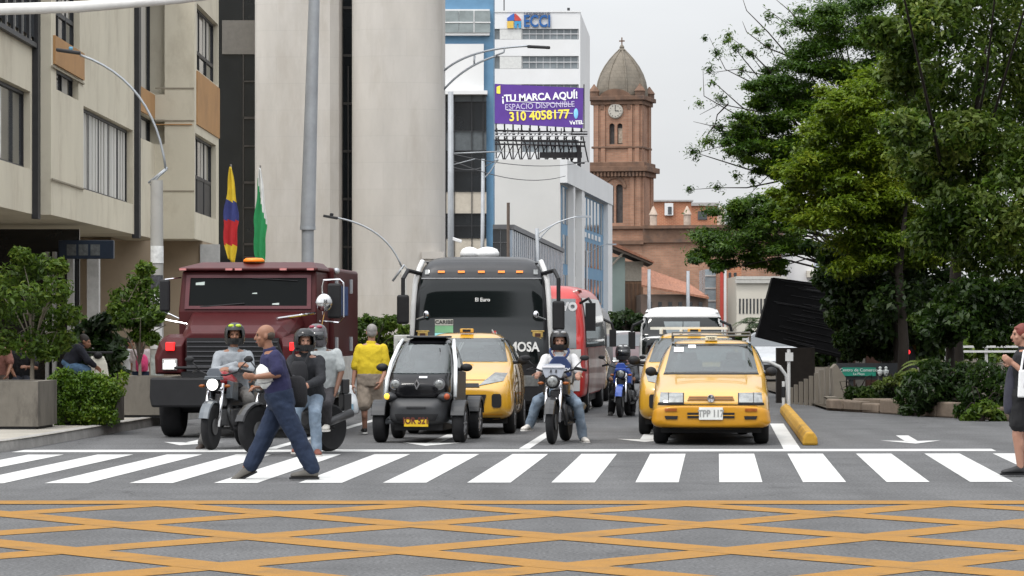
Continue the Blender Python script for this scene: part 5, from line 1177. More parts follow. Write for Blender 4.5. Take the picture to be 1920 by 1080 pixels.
lampc = M('lamp_lens', (.20, .205, .20), .08, metal=.55, noise=.35, ns=14, spec=.8)
amber = M('amber_lens', (.22, .06, .008), .3, noise=.2, ns=10)
taxi_y = M('taxi_yellow', (.47, .25, .016), .3, noise=.05, ns=2, coat=1.0, spec=.5, dirt=((.34, .2, .04), 1.5, .35))
taxi_o = M('taxi_bumper_yellow', (.42, .195, .008), .4, noise=.06, ns=2, coat=.2)
plate_y = M('plate_yellow', (.62, .42, .03), .5); plate_w = M('plate_white', (.6, .6, .57), .5); ink = M('plate_ink', (.03, .03, .03), .6)
lit = M('headlight_lit', (1, .98, .92), .3, emit=2.2, noise=0); litred = M('lamp_red_lit', (1, .02, .02), .3, emit=1.3, noise=0)
mapw = M('paper_white', (.7, .7, .68), .6)
def ring(y, zb, w, zbelt, xr, zr, cr, bot=.80):
    h = [(0, zb), (w * bot, zb), (w * .975, zb + .07), (w, zb + (zbelt - zb) * .5), (w * .975, zbelt), (xr, zr), (xr * .6, zr + cr * .8)]
    r = [V((x, y, z)) for x, z in h] + [V((0, y, zr + cr))] + [V((-x, y, z)) for x, z in h[:0:-1]]
    return r
def shell(name, sts, mat, root, arches=(), ar=.33, sub=2, smooth=True, ret=False, bot=.80):
    b = MB(); R = [ring(*s, bot=bot) for s in sts]
    def shrink(rg, y, k): c = sum(rg, V()) / len(rg); return [V((c.x + (p.x - c.x) * k, y, c.z + (p.z - c.z) * k)) for p in rg]
    R = [shrink(R[0], sts[0][0] - .012, .9)] + R + [shrink(R[-1], sts[-1][0] + .012, .9)]
    b.loft(R); o = b.build(name, mat, root, sub=sub); bpy.context.view_layer.update(); bake(o); bv = bvh_of(o)
    if arches:
        c = MB()
        for y in arches:
            for sx in (-1, 1):
                wd = max(s[2] for s in sts); x0, x1 = sorted((sx * (wd - .24), sx * (wd + .2)))
                c.prism([(y + ar * math.cos(a), .30 + ar * math.sin(a)) for a in np.linspace(0, 2 * math.pi, 20, endpoint=False)], x0, x1, 'x')
        cut(o, c)
    if smooth: sharp(o, 40)
    return o, bv
def wheel(root, x, y, r, wd, name='wheel', spokes=5, rim_r=.62):
    """tyre as the wheel's own mesh, rim as its sub-part; axis along x"""
    R = Matrix.Rotation(rad(90), 3, 'Y'); b = MB(); h = wd / 2
    b.lathe([(r * .6, -h * .75), (r * .86, -h), (r * .97, -h * .8), (r, -h * .4), (r, h * .4), (r * .97, h * .8), (r * .86, h), (r * .6, h * .75)], (x, y, r), 28, R); o = b.build(name, tyre, root); sharp(o, 50)
    sg = 1 if x >= 0 else -1; b = MB()
    b.lathe([(r * rim_r, -h * .7), (r * rim_r, h * .82), (r * (rim_r - .05), h * .82), (r * (rim_r - .08), h * .4), (.03, h * .35), (.03, -h * .7)] if sg > 0 else [(r * rim_r, h * .7), (r * rim_r, -h * .82), (r * (rim_r - .05), -h * .82), (r * (rim_r - .08), -h * .4), (.03, -h * .35), (.03, h * .7)], (x, y, r), 24, R)
    for k in range(spokes):
        a = 2 * math.pi * k / spokes; u = V((0, math.cos(a), math.sin(a))); b.tube([V((x + sg * h * .7, y, r)) + u * r * .08, V((x + sg * h * .75, y, r)) + u * r * (rim_r - .03)], r * .06, 6)
    b.build('rim', rimm, o); return o
def P1(name, mat, root, bv, quads, d='f', off=.006, th=.014, n=8, m=4, rnd=0, smooth=True):
    for q in quads:
        b = MB(); patch(b, bv, q, d, off, n, m, th, rnd); o = b.build(name, mat, root)
        if smooth: sharp(o, 45)
    return o
def mirx(q): return [(-q[1][0], q[1][1]), (-q[0][0], q[0][1]), (-q[3][0], q[3][1]), (-q[2][0], q[2][1])]
def rect(x0, x1, z0, z1): return [(x0, z0), (x1, z0), (x1, z1), (x0, z1)]
def number(root, bv_y, x, z, s, mat, pmat, w_=.33, h_=.16, off=.03, sz=.12):
    b = MB(); b.box(x - w_ / 2, x + w_ / 2, bv_y - off, bv_y, z - h_ / 2, z + h_ / 2); o = b.build('number_plate', pmat, root, bevel=.006)
    text(s, sz, mat, o, (x, bv_y - off - .002, z), ext=.002, bold=.004, sx=.86, name='number'); return o
def mirror(root, x, y, z, w_=.17, h_=.12, mat=plast, arm=.1):
    b = MB(); sg = 1 if x > 0 else -1; b.ell((x + sg * w_ / 2, y, z), (w_ / 2, .06, h_ / 2), 14, 8); b.tube([(x - sg * arm, y + .03, z - h_ * .3), (x + sg * .03, y + .02, z - h_ * .2)], .025, 8); return b.build('wing_mirror', mat, root, smooth=True)

# ---- sedan taxi, in front on the right
def sedan_taxi():
    t = thing('taxi', 'yellow sedan taxi with square headlights and a pale number plate, frontmost on the right', 'taxi', (PX(1333, 42.6), 42.6, 0), YAW, 'yellow taxis'); t.scale = (.935, 1, 1)
    st = [(.0, .27, .72, .50, .70, .57, .02), (.05, .22, .80, .55, .755, .64, .02), (.16, .21, .835, .62, .775, .71, .025), (.38, .21, .845, .68, .775, .76, .035), (.75, .21, .845, .76, .77, .83, .045), (1.15, .21, .845, .85, .76, .91, .04), (1.25, .21, .845, .88, .735, .945, .03),
          (1.62, .21, .845, .91, .70, 1.18, .03), (1.95, .21, .845, .92, .655, 1.355, .025), (2.15, .21, .845, .92, .645, 1.375, .03), (2.9, .21, .845, .93, .645, 1.37, .03), (3.2, .21, .84, .93, .65, 1.32, .02), (3.65, .22, .83, .92, .67, .99, .02), (4.0, .24, .80, .88, .66, .94, .02), (4.1, .3, .72, .7, .6, .76, .02)]
    o, bv = shell('body', st, taxi_y, t, (.74, 3.15), .34)
    qs = [[(1.58, .955), (2.2, .955), (2.2, 1.30), (1.98, 1.30)], [(2.27, .955), (2.95, .96), (2.95, 1.30), (2.27, 1.30)]]
    open_cabin(o, [(-.685, .957), (.685, .957), (.59, 1.333), (-.59, 1.333)], .8, 3.1, qs, [(-.54, 1.0), (.54, 1.0), (.5, 1.27), (-.5, 1.27)])
    cabin(t, .957, 2.05, yr=2.85)
    P1('rear_window', clear, t, bv, [[(-.57, .995), (.57, .995), (.52, 1.28), (-.52, 1.28)]], 'b', n=8, m=4, off=.008)
    P1('windscreen', clear, t, bv, [[(-.685, .955), (.685, .955), (.59, 1.335), (-.59, 1.335)]], n=14, m=8, off=.012)
    P1('windscreen_seal', plast, t, bv, [[(-.70, .93), (.70, .93), (.685, .955), (-.685, .955)], [(-.59, 1.335), (.59, 1.335), (.595, 1.347), (-.595, 1.347)]], n=14, m=2, off=.008)
    for s in (-1, 1):
        P1('side_window', clear, t, bv, qs, 'l' if s < 0 else 'r', n=6, m=5)
    hl = [[(-.735, .575), (-.40, .575), (-.40, .70), (-.72, .705)]]
    P1('headlight', lampc, t, bv, hl, n=8, m=4, off=.012); P1('headlight', lampc, t, bv, [mirx(hl[0])], n=8, m=4, off=.012)
    P1('lamp_divider', plast, t, bv, [rect(-.61, -.60, .575, .705), rect(.60, .61, .575, .705)], n=2, m=4, off=.016)
    P1('lamp_surround', plast, t, bv, [rect(-.755, -.385, .55, .572), rect(.385, .755, .55, .572), rect(-.40, -.385, .572, .70), rect(.385, .40, .572, .70)], n=6, m=2, off=.008)
    P1('grille', M('grille_brown', (.20, .085, .012), .5, noise=.2), t, bv, [[(-.335, .60), (.335, .60), (.31, .655), (-.31, .655)]], n=10, m=3, off=.008)
    P1('grille_slats', M('grille_dark', (.07, .035, .01), .5), t, bv, [rect(-.31, .31, .612, .619), rect(-.31, .31, .634, .641)], n=10, m=1, off=.012)
    P1('bonnet_seam', plast, t, bv, [rect(-.76, .76, .538, .548)], n=14, m=1, off=.004)
    b = MB(); b.lathe([(.01, .012), (.05, .01), (.055, -.01), (.01, -.01)], (0, -.02, .625), 18, Matrix.Rotation(rad(90), 3, 'X')); b.build('badge', chrome, t)
    # bumper: its own moulding, a little proud of the body
    bs = [(-.05, .255, .72, .40, .69, .52, .01), (.0, .215, .815, .40, .78, .525, .01), (.12, .215, .857, .40, .83, .53, .01), (.34, .225, .862, .40, .835, .53, .01), (.42, .25, .85, .40, .82, .50, .01)]
    bo, bb = shell('front_bumper', bs, taxi_o, t, bot=.93)
    P1('bumper_slot', plast, bo, bb, [rect(-.335, .335, .365, .44)], n=10, m=2, off=.006)
    P1('bumper_bar', taxi_o, bo, bb, [rect(-.335, .335, .396, .408)], n=10, m=1, off=.012)
    P1('fog_slot', plast, bo, bb, [[(-.64, .35), (-.48, .35), (-.47, .395), (-.66, .395)]], n=5, m=2); P1('fog_slot', plast, bo, bb, [mirx([(-.64, .35), (-.48, .35), (-.47, .395), (-.66, .395)])], n=5, m=2)
    P1('indicator', amber, bo, bb, [rect(-.655, -.485, .455, .495)], n=5, m=2); P1('indicator', amber, bo, bb, [rect(.485, .655, .455, .495)], n=5, m=2)
    P1('lip', plast, bo, bb, [rect(-.7, .7, .222, .24)], n=12, m=1)
    number(t, -.06, 0, .425, 'TPP 117', M('plate_faint_ink', (.25, .25, .24), .6), plate_w, .34, .165, .025, .125)
    for s in (-1, 1): mirror(t, s * .80, 1.42, .965, .17, .13)
    b = MB(); b.box(-.72, .72, .3, 3.6, .16, .25); b.build('underbody', black, t)
    for y in (.74, 3.15):
        for s in (-1, 1): wheel(t, s * .725, y, .285, .21)
    b = MB(); b.tube([(-.46, 1.35, .985), (-.1, 1.28, .955), (.15, 1.27, .95)], .009, 6); b.tube([(.0, 1.36, .985), (.3, 1.3, .96), (.55, 1.29, .955)], .009, 6); b.build('wiper', plast, t)
    b = MB()
    for s in (-.58, .58):
        b.tube([(s, 2.0, 1.455), (s, 3.0, 1.455)], .014, 8)
        for y in (2.05, 2.95): b.tube([(s, y, 1.37), (s, y, 1.455)], .014, 6)
    for y in (2.0, 2.25, 2.5, 2.75, 3.0): b.tube([(-.58, y, 1.455), (.58, y, 1.455)], .011, 8)
    b.tube([(-.58, 2.0, 1.50), (.58, 2.0, 1.50)], .012, 8); b.tube([(-.58, 2, 1.455), (-.58, 2, 1.5)], .011, 6); b.tube([(.58, 2, 1.455), (.58, 2, 1.5)], .011, 6)
    b.build('roof_rack', M('rack_grey', (.12, .115, .10), .5), t)
    b = MB(); b.box(-.09, .09, 1.98, 2.1, 1.385, 1.45); sg = b.build('roof_sign', M('roof_sign', (.55, .50, .36), .5), t, bevel=.01); text('TAXI', .05, ink, sg, (0, 1.976, 1.418), ext=.002)
    P1('paper', mapw, t, bv, [rect(-.55, -.41, 1.235, 1.30), rect(-.34, -.23, 1.285, 1.33)], n=3, m=2, off=.020)
    # dim cabin shapes behind the glass
    b = MB(); b.box(-.02, .0, 1.0, 1.05, .6, .9); 
    return t
sedan_taxi()

# ---- small hatchback taxis
def hatch_taxi(label, px, Y, rz, plate=None, rack=False):
    t = thing('taxi', label, 'taxi', (PX(px, Y), Y, 0), rz, 'yellow taxis')
    st = [(.0, .30, .66, .55, .63, .66, .02), (.07, .22, .76, .60, .71, .74, .02), (.22, .20, .80, .66, .735, .84, .03), (.5, .20, .812, .76, .74, .92, .04), (.8, .20, .812, .86, .72, .99, .04), (.95, .20, .812, .92, .70, 1.04, .03),
          (1.3, .20, .812, .95, .64, 1.26, .03), (1.62, .20, .812, .96, .575, 1.43, .03), (1.9, .20, .812, .97, .565, 1.47, .03), (2.7, .20, .812, .98, .56, 1.455, .03), (3.2, .20, .80, .98, .58, 1.38, .03), (3.5, .24, .77, .9, .6, 1.0, .02), (3.6, .3, .70, .7, .56, .76, .02)]
    o, bv = shell('body', st, taxi_y, t, (.72, 3.0), .33)
    qs = [[(1.42, 1.05), (2.1, 1.05), (2.1, 1.38), (1.74, 1.38)], [(2.16, 1.05), (2.85, 1.05), (2.8, 1.38), (2.16, 1.38)]]
    open_cabin(o, [(-.665, 1.062), (.665, 1.062), (.56, 1.408), (-.56, 1.408)], .6, 3.0, qs, [(-.5, 1.08), (.5, 1.08), (.46, 1.34), (-.46, 1.34)])
    cabin(t, 1.06, 1.95, yr=2.75, h=.24)
    P1('windscreen', clear, t, bv, [[(-.665, 1.06), (.665, 1.06), (.56, 1.41), (-.56, 1.41)]], n=14, m=8, off=.012)
    for s in (-1, 1):
        P1('side_window', clear, t, bv, qs, 'l' if s < 0 else 'r', n=6, m=5)
        q = [(.30, .72), (.66, .79), (.70, .90), (.52, .91)]; q = q if s > 0 else [(-x, z) for x, z in (q[1], q[0], q[3], q[2])]
        P1('headlight', lampc, t, bv, [q], n=8, m=6, off=.008)
        q = rect(.50, .64, .40, .60); q = q if s > 0 else mirx(q)
        P1('fog_recess', plast, t, bv, [q], n=5, m=5, off=.006, rnd=.3)
        mirror(t, s * .80, 1.25, 1.08, .18, .14, plast)
    P1('upper_grille', plast, t, bv, [[(-.32, .695), (.32, .695), (.30, .755), (-.30, .755)]], n=12, m=3, off=.006)
    P1('lower_grille', plast, t, bv, [[(-.36, .34), (.36, .34), (.42, .59), (-.42, .59)]], n=12, m=5, off=.006)
    P1('grille_bar', M('grille_slats', (.05, .05, .05), .5), t, bv, [rect(-.36, .36, .45, .465)], n=10, m=1, off=.012)
    P1('bumper_lip', plast, t, bv, [rect(-.62, .62, .215, .25)], n=12, m=1, off=.008)
    P1('bumper_crease', taxi_o, t, bv, [rect(-.66, .66, .285, .30)], n=12, m=1, off=.006)
    P1('bonnet_seam', plast, t, bv, [[(-.62, .80), (.62, .80), (.62, .806), (-.62, .806)]], n=12, m=1, off=.002)
    P1('door_seam', plast, t, bv, [rect(1.36, 1.372, .35, 1.0), rect(2.12, 2.132, .3, 1.0)], 'r', n=1, m=5, off=.002)
    if plate: number(t, -.01, 0, .32, plate, ink, plate_y, .33, .15, .02, .11)
    b = MB(); b.box(-.7, .7, .3, 3.2, .16, .24); b.build('underbody', black, t)
    for y in (.72, 3.0):
        for s in (-1, 1): wheel(t, s * .715, y, .285, .175)
    b = MB(); b.box(-.1, .1, 1.68, 1.8, 1.49, 1.55); sg = b.build('roof_sign', M('roof_sign_amber', (.55, .30, .05), .4), t, bevel=.012)
    b = MB(); b.box(-.06, .06, 1.675, 1.679, 1.50, 1.54); b.build('roof_sign_base', plast, sg)
    if rack:
        b = MB()
        for y in (1.75, 2.5): b.box(-.66, -.10 if y < 2 else .5, y, y + .06, 1.535, 1.575)
        for s in (-.5, -.2): b.box(s - .02, s + .02, 1.72, 2.6, 1.47, 1.536)
        b.build('roof_rack', M('rack_white', (.55, .54, .48), .4), t)
    return t
hatch_taxi('yellow hatchback taxi with black fog recesses, behind the little black quadricycle', 858, 46.7, YAW)
hatch_taxi('yellow hatchback taxi with a pale roof bar, mostly hidden behind the sedan taxi', 1300, 46.3, YAW, None, True)

# ---- electric quadricycle
def quad():
    t = thing('quadricycle', 'tiny black and grey electric quadricycle with exposed wheels and white door frames', 'microcar', (PX(780, 43.3), 43.3, 0), rad(-6.5))
    gb = M('gloss_black', (.005, .005, .006), .15, noise=0, coat=.15, spec=.2); gr = M('charcoal_plastic', (.032, .033, .035), .45, noise=.12, ns=6); wd = M('door_white', (.62, .64, .64), .3, coat=.3)
    st = [(.10, .62, .30, .70, .30, .78, .03), (.16, .60, .40, .74, .38, .86, .03), (.30, .58, .44, .80, .40, .95, .04), (.52, .56, .455, .90, .41, 1.06, .05), (.80, .55, .455, 1.0, .385, 1.25, .04), (1.05, .55, .455, 1.02, .34, 1.38, .03), (1.3, .55, .455, 1.0, .325, 1.42, .025), (1.75, .55, .45, .98, .315, 1.40, .025), (2.1, .55, .42, .95, .32, 1.25, .02), (2.28, .6, .36, .85, .3, .95, .02)]
    o, bv = shell('cabin', st, gb, t, bot=.9)
    q = [(.78, 1.0), (1.5, 1.0), (1.45, 1.33), (1.07, 1.33)]
    open_cabin(o, [(-.415, .955), (.415, .955), (.32, 1.35), (-.32, 1.35)], .0, 1.8, [q], None, .7)
    cabin(t, .93, 1.25, (0,), None, .30, 1)
    P1('windscreen', clear, t, bv, [[(-.42, .95), (.42, .95), (.325, 1.355), (-.325, 1.355)]], n=12, m=8, off=.012)
    def fy(z, x=0): return bv.ray_cast(V((x, -9, z)), V((0, 1, 0)))[0].y
    for s in (-1, 1):
        P1('side_window', clear, t, bv, [q], 'l' if s < 0 else 'r', n=8, m=5)
        b = MB(); b.tube([(s * .475, .42, .62), (s * .47, .5, .84), (s * .445, .72, 1.08), (s * .385, 1.0, 1.31), (s * .36, 1.2, 1.395)], [.028, .03, .03, .028, .025], 8); b.build('door_pillar', wd, t, smooth=True)
        b = MB(); b.prism([(.35, .55), (1.5, .5), (1.55, .95), (.9, .98), (.6, .90)], s * .455, s * .485, 'x'); b.build('door', gr, t, bevel=.01)
        b = MB(); b.lathe([(.01, .05), (.05, .045), (.068, .03), (.07, -.06), (.01, -.06)], (s * .30, fy(.80, s * .3) + .015, .80), 20, Matrix.Rotation(rad(90), 3, 'X')); hl = b.build('headlight', lampc, t, smooth=True)
        b = MB(); b.lathe([(.066, .035), (.078, .036), (.078, -.03), (.066, -.03)], (s * .30, fy(.80, s * .3) + .015, .80), 20, Matrix.Rotation(rad(90), 3, 'X')); b.build('bezel', M('bezel_grey', (.10, .10, .105), .4), hl)
        mirror(t, s * .50, .80, 1.02, .17, .11)
    low = [(.02, .30, .26, .42, .26, .50, .01), (.08, .26, .36, .46, .35, .60, .01), (.25, .25, .41, .50, .40, .66, .01), (.6, .25, .43, .52, .42, .66, .01), (1.8, .25, .43, .52, .42, .62, .01), (2.1, .3, .36, .5, .34, .58, .01)]
    lo, lb_ = shell('lower_body', low, gr, t, bot=.9)
    P1('air_slot', black, lo, lb_, [rect(-.13, .13, .475, .50)], n=8, m=2)
    P1('lower_panel', plast, lo, lb_, [[(-.26, .30), (.26, .30), (.30, .40), (-.30, .40)]], n=10, m=3)
    # front cheeks that hold the indicators
    for s in (-1, 1):
        b = MB(); b.ell((s * .36, .20, .63), (.11, .14, .07), 14, 8); b.build('cheek', gr, t, smooth=True)
        b = MB(); b.ell((s * .41, .085, .635), (.042, .04, .042), 12, 8); b.build('indicator', M('indicator_amber_lit', (1, .55, .06), .3, emit=.9, noise=0) if s < 0 else M('indicator_dim', (.30, .06, .02), .3), t, smooth=True)
    # diamond badge
    b = MB(); o_, i_ = [(0, .075), (.042, 0), (0, -.075), (-.042, 0)], [(0, .04), (.018, 0), (0, -.04), (-.018, 0)]
    for k in range(4):
        a, c = o_[k], o_[(k + 1) % 4]; d, e = i_[(k + 1) % 4], i_[k]; b.prism([(p[0], p[1] + .80) for p in (a, c, d, e)], fy(.8) - .03, fy(.8) + .02)
    b.build('badge', chrome, t)
    b = MB(); b.tube([(-.02, .30, .925), (.10, .33, .97), (.2, .42, 1.02), (.24, .7, 1.2), (.22, .78, 1.28)], [.02, .014, .012, .01, .007], 6); b.build('wiper', plast, t)
    P1('wiper_cover', chrome, t, bv, [rect(.02, .13, .885, .91)], n=4, m=2, off=.012)
    number(t, .03, .0, .305, 'IOR 521', M('plate_red_ink', (.10, .025, .015), .6), M('plate_orange', (.56, .37, .02), .5), .33, .155, .03, .12)
    for y, r in ((.42, .27), (2.05, .28)):
        for s in (-1, 1):
            wheel(t, s * .545, y, r, .165, spokes=6)
            b = MB(); rr_ = r + .045; ax = s * .545
            ang = np.linspace(rad(20), rad(165), 12); R0 = [V((ax - .095, y + rr_ * -math.cos(a), r + rr_ * math.sin(a))) for a in ang]
            rings = []
            for a in ang:
                c_, s_ = -math.cos(a), math.sin(a)
                rings.append([V((ax - .10, y + (rr_ - .05) * c_, r + (rr_ - .05) * s_)), V((ax - .095, y + rr_ * c_, r + rr_ * s_)), V((ax + .095, y + rr_ * c_, r + rr_ * s_)), V((ax + .10, y + (rr_ - .05) * c_, r + (rr_ - .05) * s_)), V((ax + .08, y + (rr_ - .02) * c_, r + (rr_ - .02) * s_)), V((ax - .08, y + (rr_ - .02) * c_, r + (rr_ - .02) * s_))])
            b.loft(rings); b.build('mudguard', gr, t, bevel=.008)
            b = MB(); b.tube([(s * .36, y, .30), (s * .48, y, .27)], .03, 8); b.tube([(s * .36, y + .05, .42), (s * .5, y, .27)], .016, 8); b.build('suspension_arm', steel, t)
    b = MB(); b.box(-.33, .33, .25, 2.05, .17, .27); b.build('underbody', black, t)
    b = MB(); b.box(-.28, .28, 1.0, 1.6, 1.425, 1.455); b.build('roof_panel', gr, t, bevel=.02)
quad()

# ---- maroon armoured truck
def truck():
    t = thing('armoured_truck', 'maroon armoured cash truck with black bumper, lit headlamps and red lamps', 'truck', (PX(431, 45.2), 45.2, 0), YAW)
    mr = M('maroon_paint', (.050, .008, .009), .42, noise=.15, ns=2, coat=0, spec=.16, dirt=((.07, .026, .022), 1.3, .35))
    # bonnet and wings
    b = MB(); b.loft([[V((x, y, z)) for x, z in pr_] for y, pr_ in (
        (.32, [(-.72, .98), (.72, .98), (.72, 1.42), (.60, 1.50), (-.60, 1.50), (-.72, 1.42)]),
        (.55, [(-.76, .9), (.76, .9), (.76, 1.48), (.66, 1.60), (-.66, 1.60), (-.76, 1.48)]),
        (1.65, [(-.86, .9), (.86, .9), (.86, 1.62), (.80, 1.80), (-.80, 1.80), (-.86, 1.62)]))]); b.build('bonnet', mr, t, bevel=.03, seg=3)
    for s in (-1, 1):
        b = MB(); rings = []
        for y, x0, x1, z0, z1 in ((.22, .72, 1.06, .92, 1.30), (.34, .68, 1.12, .90, 1.42), (.7, .68, 1.14, .90, 1.47), (1.3, .70, 1.14, .90, 1.45), (1.7, .74, 1.12, .90, 1.42)):
            rings.append([V((s * x0, y, z0)), V((s * x1, y, z0)), V((s * (x1 + .01), y, (z0 + z1) / 2)), V((s * (x1 - .06), y, z1 - .05)), V((s * (x1 - .16), y, z1)), V((s * x0, y, z1 + .01))])
        b.loft(rings); o = b.build('wing', mr, t, bevel=.02)
        b = MB(); b.box(s * .89 - .105, s * .89 + .105, .175, .24, .965, 1.125); hh = b.build('headlight', M('lamp_housing', (.35, .35, .34), .3), t, bevel=.01)
        b = MB(); b.box(s * .89 - .088, s * .89 + .088, .163, .174, .98, 1.06); b.box(s * .89 - .07, s * .89 + .07, .163, .174, 1.065, 1.10); b.build('bulb', lit, hh, bevel=.01)
        b = MB(); b.box(s * .885 - .06, s * .885 + .06, .17, .34, 1.24, 1.36); b.build('red_lamp', litred, t, bevel=.01)
    b = MB(); b.box(-.66, .66, .26, .33, .92, 1.42); g = b.build('grille', black, t)
    b = MB()
    for i in range(7): b.box(-.65, .65, .235, .262, .95 + i * .068, .965 + i * .068)
    b.build('grille_bars', M('grille_grey', (.075, .075, .08), .35, metal=.4), g)
    b = MB(); b.prism([(-1.12, .44), (1.12, .44), (1.15, .58), (1.14, .86), (-1.14, .86), (-1.15, .58)], 0, .22); b.build('front_bumper', M('bumper_black', (.011, .011, .012), .6, noise=.2, ns=5), t, bevel=.03)
    b = MB(); b.box(-.7, .7, .05, .2, .863, .94); b.tube([(-.8, .03, 1.0), (.8, .03, 1.0)], .02, 8); b.build('bull_bar', plast, t)
    # cab
    b = MB(); cx = .02
    b.loft([[V((x + cx, y, z)) for x, y, z in r] for r in (
        [(-1.0, 1.60, .85), (1.0, 1.60, .85), (1.0, 3.1, .85), (-1.0, 3.1, .85)], [(-1.02, 1.58, 1.80), (1.02, 1.58, 1.80), (1.02, 3.1, 1.80), (-1.02, 3.1, 1.80)], [(-.99, 1.74, 2.40), (.99, 1.74, 2.40), (.99, 3.1, 2.40), (-.99, 3.1, 2.40)])])
    b.build('cab', mr, t, bevel=.03, seg=3)
    b = MB(); b.loft([[V((cx + x, y, z)) for x, y, z in r] for r in ([(-1.03, 1.63, 2.402), (1.03, 1.63, 2.402), (1.03, 3.1, 2.402), (-1.03, 3.1, 2.402)], [(-1.02, 1.62, 2.44), (1.02, 1.62, 2.44), (1.02, 3.1, 2.44), (-1.02, 3.1, 2.44)], [(-.72, 1.95, 2.53), (.92, 1.95, 2.53), (.92, 3.1, 2.53), (-.72, 3.1, 2.53)])]); rf = b.build('roof', M('maroon_roof', (.06, .012, .013), .45, noise=.15, ns=3), t, bevel=.015)
    b = MB(); b.lathe([(.16, 0), (.155, .03), (.12, .055), (.01, .06)], (.06, 1.95, 2.535), 20); o = b.build('beacon', M('beacon_amber', (.75, .18, .01), .25, emit=.15), t, smooth=True); 
    b = MB()
    for x in (-.96, -.28, -.14, .52, .92): b.box(cx + x - .05, cx + x + .05, 1.585, 1.63, 2.405, 2.435)
    b.each('marker_lamp', M('marker_pink', (.5, .2, .19), .3), t)
    def ws(x, z): return V((cx + x, 1.58 + (z - 1.80) / .6 * .16, z))
    b = MB(); fr = [(-.93, 1.84), (.93, 1.84), (.92, 2.34), (-.92, 2.34)]; gi = [(-.87, 1.885), (.87, 1.885), (.86, 2.295), (-.86, 2.295)]
    for k in range(4):
        a, c_, d, e = fr[k], fr[(k + 1) % 4], gi[(k + 1) % 4], gi[k]; q = [ws(*p) for p in (a, c_, d, e)]; q2 = [p + V((0, .03, 0)) for p in q]; q = [p - V((0, .025, 0)) for p in q]
        b.loft([q, q2])
    wf = b.build('windscreen_frame', M('maroon_frame', (.085, .022, .026), .4, noise=.1), t)
    b = MB(); q = [ws(*p) for p in gi]; b.loft([[p - V((0, .008, 0)) for p in q], [p + V((0, .02, 0)) for p in q]]); wsn = b.build('windscreen', glass_truck, t)
    b = MB(); 
    for x, z, w_, h_ in ((-.78, 2.19, .13, .05), (.06, 2.06, .07, .02), (.36, 1.90, .1, .03)):
        q = [ws(x, z), ws(x + w_, z), ws(x + w_, z + h_), ws(x, z + h_ * .7)]; b.loft([[p - V((0, .013, 0)) for p in q], [p - V((0, .009, 0)) for p in q]])
    b.build('sticker', M('sticker_pale', (.4, .45, .42), .5), wsn)
    b = MB(); b.tube([ws(-.7, 1.87) - V((0, .02, 0)), ws(-.05, 1.92) - V((0, .02, 0))], .01, 6); b.tube([ws(.05, 2.29) - V((0, .02, 0)), ws(.72, 2.25) - V((0, .02, 0))], .008, 6); b.build('wiper', plast, t)
    # box body, offset towards the viewer's right
    b = MB(); b.box(-1.0, 1.10, 3.12, 6.4, .95, 2.47); b.build('box_body', mr, t, bevel=.05, seg=3)
    b = MB(); b.box(1.101, 1.12, 3.2, 6.3, .55, 1.12); b.box(-.98, 1.08, 3.2, 6.3, .5, .95); b.each('skirt', M('skirt_white', (.5, .5, .48), .5, noise=.2, ns=4), t)
    b = MB(); b.box(1.102, 1.112, 3.6, 4.9, 1.75, 2.2); b.build('side_emblem', M('emblem_blue', (.03, .06, .16), .5, noise=.6, ns=6), t)
    b = MB()
    for y in (3.3, 5.2): 
        for z in (1.2, 2.1): b.tube([(1.12, y, z), (1.12, y, z + .22)], .03, 6)
    b.ell((1.12, 3.3, 2.42), .05); b.each('side_fitting', steel, t)
    # mirrors
    b = MB(); b.box(-1.27, -1.12, 1.5, 1.6, 1.80, 2.27); m1 = b.build('wing_mirror', plast, t, bevel=.03)
    b = MB(); b.tube([(-1.2, 1.55, 1.80), (-1.0, 1.6, 1.70)], .012, 6); b.tube([(-1.18, 1.5, 1.68), (-.85, 1.45, 1.62)], .014, 6); b.tube([(-1.2, 1.55, 2.27), (-.98, 1.7, 2.3)], .012, 6); b.build('arm', chrome, m1)
    b = MB(); b.box(1.2, 1.40, 1.5, 1.6, 1.70, 2.21); m2 = b.build('wing_mirror', plast, t, bevel=.03)
    b = MB(); b.tube([(1.08, 1.56, 1.66), (1.36, 1.56, 1.64), (1.43, 1.56, 1.72), (1.43, 1.56, 2.22), (1.38, 1.56, 2.27), (1.14, 1.56, 2.26), (1.12, 1.56, 2.16), (1.12, 1.6, 1.7)], .013, 8); b.build('arm', chrome, m2)
    b = MB(); b.ell((1.17, 1.35, 1.93), (.125, .05, .13), 18, 10); b.box(1.05, 1.29, 1.33, 1.38, 1.925, 1.94); mr3 = b.build('round_mirror', M('mirror_chrome', (.5, .5, .5), .15, metal=1, noise=.4, ns=6), t, smooth=True); b = MB(); b.tube([(1.17, 1.4, 1.82), (1.1, 1.5, 1.55)], .013, 6); b.build('arm', chrome, mr3)
    b = MB(); b.tube([(.55, .9, 1.70), (1.02, 1.5, 1.78)], .02, 6); b.build('chrome_trim', chrome, t)
    for y, xs in ((.78, .93), (4.6, .93)):
        for s in (-1, 1): wheel(t, s * xs, y, .42, .30, rim_r=.5)
    b = MB(); b.box(-.75, .75, .3, 6.2, .42, .62); b.tube([(-.8, .78, .42), (.8, .78, .42)], .08, 8); b.tube([(-.8, 4.6, .42), (.8, 4.6, .42)], .1, 8); b.build('chassis', black, t)
truck()

